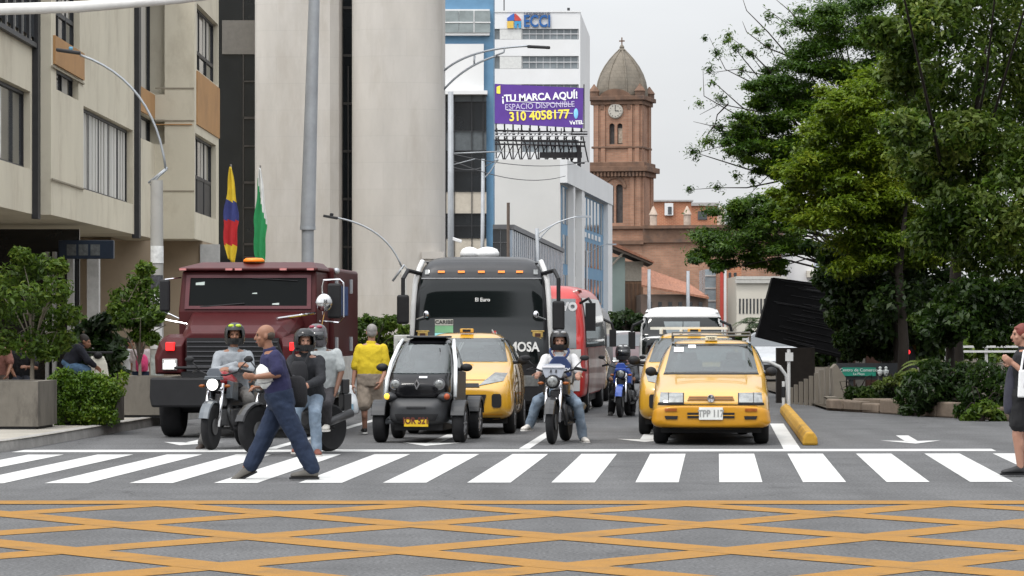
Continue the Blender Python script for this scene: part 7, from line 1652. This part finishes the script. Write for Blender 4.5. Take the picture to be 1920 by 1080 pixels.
    if hh:
        kind, hm = hh; b = MB()
        if kind == 'fringe':      # bald on top, short at the sides and back
            b.ell(H - face * .036 * S + up * .005 * S, (.081 * S, .070 * S, .058 * S), 16, 10, R); b.ell(H - face * .01 * S + up * .0 * S, (.0785 * S, .04 * S, .035 * S), 14, 8, R)
        elif kind == 'short': b.ell(H - face * .014 * S + up * .036 * S, (.080 * S, .098 * S, .090 * S), 18, 10, R); b.ell(H - face * .045 * S - up * .01 * S, (.074 * S, .06 * S, .07 * S), 16, 10, R)
        elif kind == 'bun':
            b.ell(H - face * .018 * S + up * .034 * S, (.084 * S, .100 * S, .092 * S), 18, 10, R); b.ell(H - face * .055 * S - up * .01 * S, (.080 * S, .065 * S, .085 * S), 16, 10, R)
            b.cap(H - face * .07 * S - up * .02 * S, H - face * .085 * S - up * .17 * S, .06 * S, .035 * S); b.ell(H + face * .045 * S + up * .075 * S, (.06 * S, .035 * S, .022 * S), 12, 8, R)
        elif kind == 'long':
            b.ell(H - face * .018 * S + up * .034 * S, (.084 * S, .100 * S, .092 * S), 18, 10, R); b.cap(H - face * .05 * S, H - face * .085 * S - up * .26 * S, .085 * S, .06 * S)
        remesh(b, 'hair', hm, t, .009, 2, .006)
    he = cfg.get('helmet')
    if he:
        hm, vis, trim = he; b = MB()
        b.lathe([(.01, .150), (.05, .145), (.09, .125), (.121, .085), (.134, .03), (.136, -.03), (.130, -.09), (.112, -.135), (.104, -.135), (.112, -.09), (.112, .0), (.09, .09), (.01, .115)], (0, 0, 0), 28); o = b.build('helmet', hm, t)
        o.location = H + up * .012 + face * .004; o.rotation_euler = (0, 0, math.atan2(face.y, face.x) - math.pi / 2)
        c = MB(); c.prism([(-.093, -.055), (.093, -.055), (.098, .0), (.090, .052), (-.090, .052), (-.098, .0)], 0.03, .3); cut(o, c); sharp(o, 50)
        if vis:
            b = MB(); g = []
            for z, r in ((-.058, .1335), (0, .139), (.05, .134)): g.append([V((r * math.sin(a), r * math.cos(a), z)) for a in np.linspace(-.86, .86, 13)])
            b.loft(g, cap=False, closed=False)
            if vis == 'up':
                b.v = [tuple(Matrix.Rotation(rad(52), 3, 'X') @ V(v)) for v in b.v]
            b.build('visor', M('visor_dark', (.015, .016, .018), .06, spec=.7, noise=0), o, smooth=True, fix=False).modifiers.new('s', 'SOLIDIFY').thickness = .003
        if trim:
            b = MB(); 
            for sg in (-1, 1): b.ell((sg * .045, .085, .108), (.042, .030, .022), 10, 6)
            b.each('helmet_decal', trim, o, smooth=True)
    # ---- clothes
    top = cfg.get('top')
    if top:
        m, sleeve, hem = top[:3]; g = top[3] if len(top) > 3 else .016; b = MB(); torso(b, g, hem, .965)
        for s in 'LR':
            if sleeve >= 1:
                b.cap(J['sh' + s], J['el' + s], .056 * S + g * .8, .047 * S + g * .6); b.cap(J['el' + s], J['el' + s].lerp(J['wr' + s], sleeve - 1), .047 * S + g * .6, .036 * S + g * .4)
            elif sleeve > 0: b.cap(J['sh' + s], J['sh' + s].lerp(J['el' + s], sleeve), .056 * S + g * .8, .056 * S + g * .9)
        nk = J['neck']; b.loft([oring(nk - spine * .045, latS, fw(latS), .082 * S, .078 * S), oring(nk + spine * .03, latS, fw(latS), .068 * S, .068 * S)])
        o = remesh(b, cfg.get('topname', 'shirt'), m, t, .011, 3, .022)
        if cfg.get('emblem'):
            pass
    bot = cfg.get('bottom')
    if bot:
        m, ln_, g = bot; b = MB(); R_ = []
        for s, a, d_ in ((-.14, hipw * .80, .10 * S), (-.06, hipw * .97, .112 * S), (.06, hipw * 1.0, .116 * S), (.20, wst * 1.0, bel * .96)):
            R_.append(oring(J['pelvis'].lerp(J['neck'], s), latP, fw(latP), a + g, d_ + g))
        b.loft(R_)
        for s in 'LR':
            kn, an = 'kn' + s, 'an' + s
            if ln_ >= 1: b.cap(J['hip' + s], J[kn], .083 * S + g, .060 * S + g); b.cap(J[kn], J[kn].lerp(J[an], ln_ - 1), .060 * S + g, (.046 * S + g * 1.15))
            else: b.cap(J['hip' + s], J['hip' + s].lerp(J[kn], ln_), .085 * S + g, .078 * S + g)
        remesh(b, cfg.get('bottomname', 'trousers'), m, t, .011, 3, .024)
    for s in 'LR':
        if cfg.get('noshoe'): break
        an, to = J['an' + s], J['to' + s]; d = (to - an); d2 = V((d.x, d.y, d.z)); d2.normalize(); dn = V((d.x, d.y, 0)); dn = dn.normalized() if dn.length > .02 else fl
        heel = an - dn * .035 * S - up * .038; pitch = cfg.get('pitch' + s, 0); R3 = Matrix.Rotation(-pitch, 3, dn.cross(up)) if pitch else Matrix.Identity(3); lat = dn.cross(up)
        S, S_ = S * cfg.get('shoe_s', 1), S; b = MB(); rg = []
        for f_, w_, h_ in ((-.045, .026, .055), (-.02, .036, .085), (.03, .039, .090), (.08, .044, .070), (.13, .048, .055), (.175, .044, .046), (.205, .026, .032)):
            c = V((0, 0, 0)) + dn * f_ * S; rg.append([an + R3 @ (c + lat * x * w_ * S + up * (-.062 + z * h_ * S)) for x, z in ((-1, 0), (1, 0), (1, .55), (.6, 1), (-.6, 1), (-1, .55))])
        b.loft(rg); o = b.build('shoe', cfg['shoe'], t, sub=2, smooth=True)
        b = MB(); rg = []
        for f_, w_ in ((-.05, .03), (-.02, .041), (.03, .043), (.08, .049), (.13, .053), (.18, .048), (.212, .028)):
            c = dn * f_ * S; rg.append([an + R3 @ (c + lat * x * w_ * S + up * z) for x, z in ((-1, -.078), (1, -.078), (1, -.058), (-1, -.058))])
        b.loft(rg); b.build('sole', cfg.get('sole', plast), o); S = S_
    return t
def JJ(Y, spec): return {k: (P(v[0], v[1], Y + (v[2] if len(v) > 2 else 0))) for k, v in spec.items()}

denim = cloth('denim', (.013, .021, .043), noise=.2, dirt=((.026, .042, .075), 2, .4)); denim_l = cloth('light_denim', (.15, .195, .25), noise=.25, dirt=((.28, .32, .36), 5, .6)); grey_sweat = cloth('grey_hoodie', (.22, .235, .25)); black_c = cloth('black_cloth', (.014, .014, .016)); white_c = cloth('white_tshirt', (.5, .5, .5), noise=.05)
# 1 walking man with the white helmet
Y = 33.2
wk = person('bald man in navy polo and jeans striding left, white helmet under his arm', P(517, 899, Y), JJ(Y, dict(head=(497, 630), neck=(506, 657), shL=(515, 669, -.17), shR=(515, 667, .19), elL=(521, 702, -.24), elR=(505, 704, .26), wrL=(480, 707, -.20), wrR=(490, 727, .12), pelvis=(526, 752), hipL=(527, 758, -.09), hipR=(524, 758, .09),
     knL=(560, 824, -.10), knR=(496, 818, .08), anL=(588, 884, -.12), anR=(467, 878, .07), toL=(555, 893, -.12), toR=(440, 870, .07))), (-1, -.12, -.04),
     dict(skin=skin_m, hair=('fringe', M('hair_stubble', (.06, .045, .035), .8)), top=(cloth('navy_polo', (.022, .022, .06), noise=.2), .78, -.13, .020), shoe_s=1.18, bottom=(denim, 1.88, .034), shoe=M('work_boot', (.075, .07, .062), .7, noise=.3), pitchR=.45, handL=((-1, -.05, .1), (.2, .6, .1), .5), handR=((-.8, -.4, .1), (0, 0, -1), .6), belly=.125, waist=.16))
b = MB(); b.box(-.02, .02, -.006, .006, -.02, .02)
hm = thing('helmet', 'white motorcycle helmet tucked under the walking bald man\'s forearm', 'helmet', P(503, 703, Y - .07))
b = MB(); b.lathe([(.01, .135), (.06, .128), (.105, .095), (.126, .04), (.128, -.02), (.118, -.08), (.10, -.118), (.09, -.118), (.105, -.06), (.10, .04), (.01, .11)], (0, 0, 0), 28); o = b.build('shell', M('helmet_white', (.62, .62, .6), .25, noise=.05, coat=.4), hm, smooth=True); o.rotation_euler = (rad(12), rad(-15), 0)
b = MB(); b.tube([(.125 * math.cos(a), .125 * math.sin(a), -.05) for a in np.linspace(0, 2 * math.pi, 25)], .006, 6); o2 = b.build('rim_trim', M('helmet_grey', (.25, .25, .25), .5), o)
bp = thing('bag', 'small black shoulder bag hanging behind the walking man at his hip', 'bag', P(556, 735, Y + .2))
b = MB(); b.loft([oring(V((0, 0, z)), V((1, 0, 0)), V((0, 1, 0)), a, d_) for z, a, d_ in ((-.16, .09, .05), (-.1, .115, .07), (.05, .11, .07), (.14, .085, .05), (.17, .04, .03))]); b.build('body', black_c, bp, smooth=True)
b = MB(); b.tube([P(548, 700, 0) * 0 + V((-.05, .0, .16)), V((-.16, -.02, .42)), V((-.20, .0, .52))], .012, 6); b.each('strap', black_c, bp)
# 2 rider with crossed arms on the red motorcycle
Y = 41.9
person('rider in grey hoodie with arms crossed and a black helmet with yellow-green flash', P(440, 842, Y), JJ(Y, dict(head=(440, 628), neck=(438, 654), shL=(464, 668), shR=(411, 668), elL=(470, 696, -.16), elR=(403, 698, -.16), wrL=(432, 693, -.30), wrR=(444, 684, -.26), pelvis=(441, 733, .1), hipL=(453, 735, .08), hipR=(429, 735, .08), knL=(466, 748, -.38), knR=(412, 745, -.38), anL=(463, 812, -.16), anR=(379, 834, -.25), toL=(462, 822, -.34), toR=(372, 842, -.42))), (.1, -1, -.05),
     dict(skin=skin_m, helmet=(M('helmet_black', (.018, .018, .018), .25, coat=.1, noise=.1), None, M('helmet_lime', (.32, .42, .03), .3)), top=(grey_sweat, 1.95, -.05, .028), bottom=(cloth('grey_trousers', (.10, .095, .09), noise=.25), 1.95, .02), shoe=M('boot_dark', (.03, .022, .018), .6), handL=((-1, -.1, .1), (0, .4, -.4), .4), handR=((1, -.1, .1), (0, .4, -.4), .4), topname='hoodie'))
# 3 driver on the dark motorcycle
Y = 39.3
person('rider in black jacket and jeans astride the dark motorcycle, open black helmet', P(585, 858, Y), JJ(Y, dict(head=(571, 640), neck=(572, 664), shL=(598, 678, .05), shR=(549, 676, -.02), elL=(602, 712, -.10), elR=(540, 706, -.2), wrL=(572, 724, -.34), wrR=(562, 718, -.42), pelvis=(582, 742, .15), hipL=(592, 744, .15), hipR=(572, 744, .1), knL=(590, 772, -.18), knR=(553, 770, -.22), anL=(594, 843, -.12), anR=(556, 838, -.1), toL=(598, 856, -.32), toR=(552, 850, -.3))), (.25, -1, -.05),
     dict(skin=skin_l, helmet=(M('helmet_gloss_black', (.01, .01, .011), .2, coat=.1, noise=0), 'up', None), top=(cloth('black_jacket', (.018, .019, .022), noise=.2), 1.95, -.12, .028), bottom=(denim_l, 1.97, .018), shoe=M('shoe_rust', (.14, .05, .035), .7), sole=M('sole_pale', (.4, .38, .35), .7), topname='jacket'))
bg_ = thing('backpack', 'black backpack worn on the chest of the rider in the black jacket', 'backpack', P(560, 706, Y - .22))
b = MB(); b.loft([oring(V((0, .0, z)), V((.97, .25, 0)), V((-.25, .97, 0)), a, d_) for z, a, d_ in ((-.20, .08, .05), (-.16, .115, .08), (.02, .12, .085), (.14, .10, .07), (.19, .06, .04))]); b.build('body', black_c, bg_, smooth=True)
b = MB(); b.ell((-.0, -.08, -.06), (.075, .03, .07)); b.build('pocket', cloth('dark_grey_cloth', (.03, .03, .033)), bg_, smooth=True)
b = MB(); b.tube([(-.06, 0, .15), (-.07, .06, .30), (-.04, .2, .36)], .014, 6); b.tube([(.07, .0, .15), (.12, .08, .28), (.13, .22, .33)], .014, 6); b.each('strap', black_c, bg_)
# 4 passenger behind
Y = 40.1
person('passenger in pale grey T-shirt and dark helmet behind the rider in black', P(615, 845, Y), JJ(Y, dict(head=(594, 631), neck=(601, 653), shL=(631, 664, .1), shR=(591, 664, -.02), elL=(640, 697, .06), elR=(585, 700, -.05), wrL=(630, 733, -.05), wrR=(590, 728, -.2), pelvis=(612, 728, .12), hipL=(621, 730, .15), hipR=(602, 731, .05), knL=(612, 757, -.22), knR=(595, 758, -.2), anL=(613, 797, -.08), anR=(592, 800, .1), toL=(607, 803, -.26), toR=(588, 808, -.1))), (-.1, -1, 0),
     dict(skin=skin_d, helmet=(M('helmet_dark_pattern', (.05, .045, .05), .25, coat=.5, noise=.7, ns=14), 'down', M('helmet_red', (.2, .03, .05), .3)), top=(cloth('pale_tshirt', (.30, .32, .32)), .72, -.12, .020), bottom=(cloth('dark_trousers', (.035, .033, .036)), 1.80, .015), shoe=M('shoe_white', (.5, .48, .44), .7), sole=M('sole_white', (.55, .53, .5), .7)))
# 5 man in yellow seen from behind
Y = 46.8
person('grey-haired man in yellow polo and khaki shorts walking away with a plastic bag', P(694, 815, Y), JJ(Y, dict(head=(697, 623), neck=(696, 643), shL=(675, 654), shR=(718, 654), elL=(666, 692, -.02), elR=(723, 694, -.02), wrL=(662, 720, -.05), wrR=(714, 716, -.10), pelvis=(693, 714), hipL=(683, 718), hipR=(704, 718), knL=(683, 760, -.04), knR=(706, 760, .1), anL=(684, 803, .08), anR=(709, 803, -.08), toL=(681, 812, .28), toR=(710, 812, .12))), (-.12, 1, 0),
     dict(skin=skin_l, back=True, hair=('short', M('hair_grey', (.20, .19, .18), .8, noise=.25, ns=20)), top=(cloth('yellow_polo', (.50, .37, .02), noise=.10), .85, -.10, .024), bottom=(cloth('khaki_shorts', (.24, .20, .16), noise=.15), .95, .028), shoe=M('shoe_black', (.02, .02, .02), .6), sole=M('sole_white2', (.5, .5, .48), .6), belly=.135, waist=.168, topname='polo', bottomname='shorts'))
pb = thing('plastic_bag', 'white plastic shopping bag in the hand of the man in yellow', 'bag', P(657, 752, Y - .05))
b = MB(); rr = random.Random(4); rg = []
for z, a, d_ in ((-.20, .09, .05), (-.18, .14, .08), (-.05, .13, .09), (.08, .09, .06), (.16, .05, .035), (.24, .018, .014)): rg.append([p + V((rr.uniform(-.012, .012), rr.uniform(-.012, .012), 0)) for p in oring(V((0, 0, z)), V((1, 0, 0)), V((0, 1, 0)), a, d_)])
b.loft(rg); b.build('bag_film', M('bag_film', (.55, .58, .60), .3, noise=.2, ns=9), pb, smooth=True, sub=1)
b = MB(); b.box(-.06, .05, -.096, -.088, -.13, -.04); b.build('bag_print', M('bag_print_blue', (.2, .33, .42), .5, noise=.5, ns=20), pb)
# 6 rider of the black motorcycle in the middle
Y = 43.9
r6 = person('rider in white T-shirt with navy chest bag and torn pale jeans, black helmet', P(1046, 830, Y), JJ(Y, dict(head=(1049, 640), neck=(1049, 662), shL=(1075, 673), shR=(1024, 673), elL=(1086, 702, -.12), elR=(1011, 702, -.12), wrL=(1082, 703, -.38), wrR=(1008, 700, -.38), pelvis=(1050, 738, .15), hipL=(1061, 740, .12), hipR=(1040, 740, .12), knL=(1082, 758, -.30), knR=(1008, 752, -.30), anL=(1093, 820, -.12), anR=(993, 797, -.15), toL=(1101, 829, -.3), toR=(982, 806, -.3))), (.05, -1, -.03),
     dict(skin=skin_l, helmet=(M('helmet_matt_black', (.016, .016, .017), .3, noise=.2, ns=10), None, M('helmet_grey_mark', (.22, .22, .22), .4)), top=(white_c, .72, -.10, .020), bottom=(denim_l, 1.97, .018), shoe=M('shoe_offwhite', (.5, .47, .43), .7), sole=M('sole_white3', (.55, .53, .5), .7), handL=((.1, -1, -.1), (0, -.1, -1), .7), handR=((-.1, -1, -.1), (0, -.1, -1), .7)))
ch = thing('chest_bag', 'navy chest bag with pale lettering worn by the middle rider', 'bag', P(1049, 690, Y - .16))
b = MB(); b.loft([[V((x, y, z)) for x, y in ((-a, 0), (a, 0), (a * .9, -.05), (-a * .9, -.05))] for z, a in ((-.12, .15), (-.10, .17), (.05, .16), (.13, .10), (.16, .08))]); b.build('body', cloth('navy_cloth', (.025, .04, .10)), ch, bevel=.015)
text('LA TREX', .075, M('letter_white', (.6, .62, .65), .6), ch, (0, -.056, -.03), ext=.003, bold=.003)
b = MB(); b.tube([(-.09, -.02, .15), (-.13, .03, .22), (-.12, .12, .26)], .018, 6); b.tube([(.09, -.02, .15), (.13, .03, .22), (.12, .12, .26)], .018, 6); b.each('strap', MATS['navy_cloth'], ch)
# 7 rider of the blue motorcycle
Y = 56.9
person('rider in dark grey jacket on the blue motorcycle farther back', P(1168, 782, Y), JJ(Y, dict(head=(1168, 662), neck=(1168, 679), shL=(1187, 688), shR=(1149, 688), elL=(1193, 709, -.1), elR=(1143, 709, -.1), wrL=(1190, 710, -.4), wrR=(1144, 710, -.4), pelvis=(1169, 728, .15), hipL=(1177, 729, .1), hipR=(1161, 729, .1), knL=(1187, 740, -.3), knR=(1150, 740, -.3), anL=(1185, 772, -.1), anR=(1146, 772, -.1), toL=(1187, 779, -.28), toR=(1144, 779, -.28))), (0, -1, 0),
     dict(skin=skin_m, vox=.012, helmet=(M('helmet_dark_grey', (.03, .03, .032), .3, noise=.2), 'down', M('helmet_pale', (.4, .4, .4), .4)), top=(cloth('charcoal_jacket', (.05, .052, .056)), 1.95, -.10, .026), bottom=(black_c, 1.97, .018), shoe=M('shoe_black2', (.02, .02, .02), .6), topname='jacket'))
# 8 woman at the right edge
Y = 33.9
wm = person('red-haired woman in black T-shirt and shorts, in profile at the right edge', P(1913, 893, Y), JJ(Y, dict(head=(1915, 628), neck=(1921, 655), shL=(1922, 669, -.15), shR=(1922, 668, .16), elL=(1925, 702, -.2), elR=(1921, 703, .2), wrL=(1899, 681, -.16), wrR=(1899, 684, .04), pelvis=(1918, 748), hipL=(1917, 753, -.09), hipR=(1917, 753, .09), knL=(1907, 815, -.1), knR=(1914, 815, .1), anL=(1913, 877, -.1), anR=(1925, 877, .1), toL=(1893, 888, -.1), toR=(1905, 888, .1))), (-1, -.1, -.05),
     dict(skin=skin_l, hair=('bun', M('hair_red', (.13, .03, .022), .6, noise=.3, ns=18)), top=(black_c, .8, .0, .016), bottom=(cloth('black_shorts', (.012, .012, .013)), .62, .035), shoe=M('shoe_black3', (.015, .015, .016), .5), handL=((-.8, -.1, .5), (0, .5, .2), .7), handR=((-.8, .0, .5), (0, -.5, .2), .7), bottomname='shorts', hipw=.185, shw=.17, waist=.155))
jk = thing('jacket', 'dark folded jacket hanging from the hands of the red-haired woman', 'jacket', P(1894, 725, Y))
b = MB(); b.loft([oring(V((dx_, 0, z)), V((1, 0, 0)), V((0, 1, 0)), a, d_) for z, a, d_, dx_ in ((-.30, .055, .12, .0), (-.24, .075, .15, .0), (0, .06, .14, .0), (.16, .045, .10, .01), (.24, .03, .05, .03))]); b.build('cloth', cloth('slate_jacket', (.03, .03, .042), noise=.25), jk, smooth=True, sub=1)
tb = thing('tote_bag', 'white tote bag hanging at the side of the red-haired woman', 'bag', P(1916, 722, Y - .27))
b = MB(); b.prism([(-.045, -.13), (.13, -.13), (.13, .16), (-.03, .16)], -.03, .03); b.build('body', M('tote_white', (.64, .64, .64), .7, noise=.06), tb, bevel=.015)
b = MB(); b.tube([(-.01, 0, .15), (.02, .04, .30), (.04, .1, .36)], .012, 6); b.each('strap', MATS['tote_white'], tb)
text('E', .075, M('tote_ink', (.12, .12, .13), .7), tb, (.03, -.034, -.005), ext=.002)
# people on the left pavement
Y = 57.0
person('seated person in black by the left planters, arm out on a table', P(47, 735, Y), JJ(Y, dict(head=(44, 640), neck=(42, 657), shL=(58, 664), shR=(26, 664), elL=(68, 690, -.1), elR=(20, 690), wrL=(50, 688, -.35), wrR=(28, 706, -.2), pelvis=(40, 712, .1), hipL=(48, 713, .05), hipR=(32, 713, .05), knL=(52, 716, -.35), knR=(28, 716, -.35), anL=(52, 757, -.3), anR=(28, 757, -.3), toL=(53, 763, -.5), toR=(27, 763, -.5))), (.4, -1, -.1),
     dict(skin=skin_m, vox=.012, hair=('short', M('hair_black', (.02, .016, .014), .7, noise=.3)), top=(black_c, .75, -.1, .02), bottom=(cloth('dark_jeans', (.02, .022, .03)), 1.95, .018), shoe=M('shoe_dark4', (.03, .03, .03), .6)), 'people on the left pavement')
Y = 56.4
person('person in dark jacket and blue jeans bending over, beside the dark shrub', P(150, 735, Y), JJ(Y, dict(head=(160, 640, .0), neck=(154, 648), shL=(150, 655, -.16), shR=(150, 655, .16), elL=(164, 675, -.2), elR=(164, 675, .2), wrL=(178, 686, -.12), wrR=(178, 686, .12), pelvis=(128, 684), hipL=(130, 688, -.1), hipR=(130, 688, .1), knL=(163, 694, -.12), knR=(163, 694, .12), anL=(163, 756, -.1), anR=(158, 756, .1), toL=(176, 762, -.1), toR=(172, 762, .1))), (1, -.2, -.35),
     dict(skin=skin_m, vox=.012, hair=('short', MATS['hair_black']), top=(cloth('dark_navy', (.014, .015, .022)), 1.9, -.05, .03), bottom=(cloth('mid_denim', (.075, .135, .22), noise=.25), 1.95, .022), shoe=M('shoe_dark5', (.03, .03, .03), .6), topname='jacket'), 'people on the left pavement')
Y = 66.0
person('girl with a bright pink backpack standing behind the low planter', P(266, 748, Y), JJ(Y, dict(head=(262, 637), neck=(263, 652), shL=(251, 660), shR=(277, 660), elL=(248, 682), elR=(281, 682), wrL=(250, 700), wrR=(279, 700), pelvis=(264, 700), hipL=(258, 702), hipR=(271, 702), knL=(258, 722), knR=(271, 722), anL=(258, 740, .05), anR=(271, 740), toL=(257, 746, .25), toR=(272, 746, .2))), (-.2, 1, 0),
     dict(skin=skin_m, vox=.012, back=True, hair=('long', M('hair_brown', (.06, .035, .022), .7, noise=.3)), top=(cloth('pale_top', (.42, .36, .36)), .7, -.1, .018), bottom=(denim, 1.95, .018), shoe=M('shoe_pale6', (.4, .4, .4), .6)), 'people on the left pavement')
bk = thing('backpack', 'bright pink backpack on the back of the girl at left', 'backpack', P(266, 680, Y - .2))
b = MB(); b.loft([oring(V((0, 0, z)), V((1, 0, 0)), V((0, 1, 0)), a, d_) for z, a, d_ in ((-.18, .09, .05), (-.15, .125, .085), (.02, .13, .09), (.12, .11, .07), (.17, .06, .04))]); b.build('body', cloth('pink_cloth', (.48, .05, .14)), bk, smooth=True)
b = MB(); b.ell((0, -.085, -.06), (.08, .03, .07)); b.build('pocket', cloth('deep_pink', (.36, .035, .10)), bk, smooth=True)
Y = 67.0
person('slim woman in white top and tan trousers beside the girl with the backpack', P(244, 748, Y), JJ(Y, dict(head=(243, 643), neck=(242, 657), shL=(250, 664, -.1), shR=(236, 664, .1), elL=(250, 684, -.12), elR=(236, 684, .12), wrL=(246, 698, -.18), wrR=(240, 698, .0), pelvis=(243, 702), hipL=(247, 704, -.05), hipR=(240, 704, .05), knL=(246, 723, -.05), knR=(239, 723, .05), anL=(246, 741, -.05), anR=(239, 741, .05), toL=(253, 746, -.05), toR=(246, 746, .05))), (1, -.4, 0),
     dict(skin=skin_m, vox=.012, hair=('long', MATS['hair_black']), top=(cloth('white_top', (.5, .5, .5)), .7, -.05, .014), bottom=(cloth('tan_trousers', (.28, .18, .10)), 1.95, .014), shoe=M('shoe_tan', (.2, .14, .1), .6), shw=.15, hipw=.15, waist=.125), 'people on the left pavement')
Y = 56.0
person('person in faded red at the left edge, seated in front of the brown wall', P(-2, 738, Y), JJ(Y, dict(head=(2, 632), neck=(0, 650), shL=(14, 658), shR=(-18, 658), elL=(20, 685, -.1), elR=(-24, 685), wrL=(14, 702, -.3), wrR=(-14, 704, -.2), pelvis=(-4, 712, .1), hipL=(4, 713, .05), hipR=(-12, 713, .05), knL=(10, 716, -.35), knR=(-14, 716, -.35), anL=(10, 758, -.3), anR=(-14, 758, -.3), toL=(11, 764, -.5), toR=(-15, 764, -.5))), (.3, -1, 0),
     dict(skin=skin_m, vox=.012, hair=('short', MATS['hair_brown']), top=(cloth('faded_red', (.20, .09, .07), noise=.25), .75, -.1, .02), bottom=(cloth('brown_trousers', (.06, .045, .035)), 1.95, .018), shoe=M('shoe_dark7', (.03, .03, .03), .6)), 'people on the left pavement')
t = thing('parked_scooter', 'pale parked scooter front just right of the bending person', 'scooter', (PX(181, 56.6), 56.6, .138), rad(20))
b = MB(); b.loft([[V((x, y, z)) for x, y in ((-w_, -.2 + l_), (w_, -.2 + l_), (w_ * .8, .1), (-w_ * .8, .1))] for z, w_, l_ in ((.25, .12, -.02), (.5, .2, .0), (.78, .17, .06), (.92, .12, .1))]); b.build('front_shield', M('scooter_cream', (.52, .50, .42), .3, noise=.15), t, bevel=.03)
b = MB(); b.lathe([(.2, -.05), (.26, -.06), (.28, 0), (.26, .06), (.2, .05)], (0, -.25, .28), 20, Matrix.Rotation(rad(90), 3, 'Y')); b.build('wheel', tyre, t)
b = MB(); b.tube([(-.3, .05, .98), (0, -.05, .98), (.3, .05, .98)], .02, 8); b.ell((0, -.12, .93), (.08, .05, .06)); b.box(-.12, .12, .2, .9, .4, .7); b.build('handlebar', plast, t)
# bench-like low table for the seated people
t = thing('bench', 'low dark bench behind the first planter under the seated people', 'bench', (PX(20, 57.2), 57.2, .138))
b = MB(); b.box(-.9, .9, -.2, .3, .38, .44); b.build('seat', M('bench_wood', (.07, .05, .035), .8, noise=.3), t); b = MB()
for x in (-.7, .7): b.box(x - .05, x + .05, -.15, .25, 0, .38)
b.build('leg', dark_metal, t)

# ------------------------------------------------------------------ unseen towers behind the camera, added for the windscreens to reflect
t = thing('added_dark_tower', 'dark glass tower across the junction, seen only mirrored in the windscreens', 'building', (-11, -62, 0))
b = MB(); b.box(-9, 8.2, -12, 0, 0, 34); b.build('wall', M('added_dark_wall', (.06, .075, .07), .5, noise=.3, ns=.3), t)
b = MB()
for z in range(3, 33, 3): b.box(-9, 8.2, 0, .06, z, z + 1.5)
b.build('glass_bands', glass_dk, t)
t = thing('added_brown_tower', 'brown brick tower across the junction, mirrored beside the dark glass one', 'building', (13, -58, 0))
b = MB(); b.prism([(-11, 0), (9, 0), (9, 36), (-7, 36), (-9.5, 30), (-9.5, 18), (-11, 14)], -12, 0); b.build('wall', M('added_brown_wall', (.05, .042, .036), .8, noise=.3, ns=.4), t)
b = MB()
for z in range(4, 34, 3): b.box(-8, 8, 0, .05, z, z + 1.3)
b.build('glass_bands', glass_dk, t)
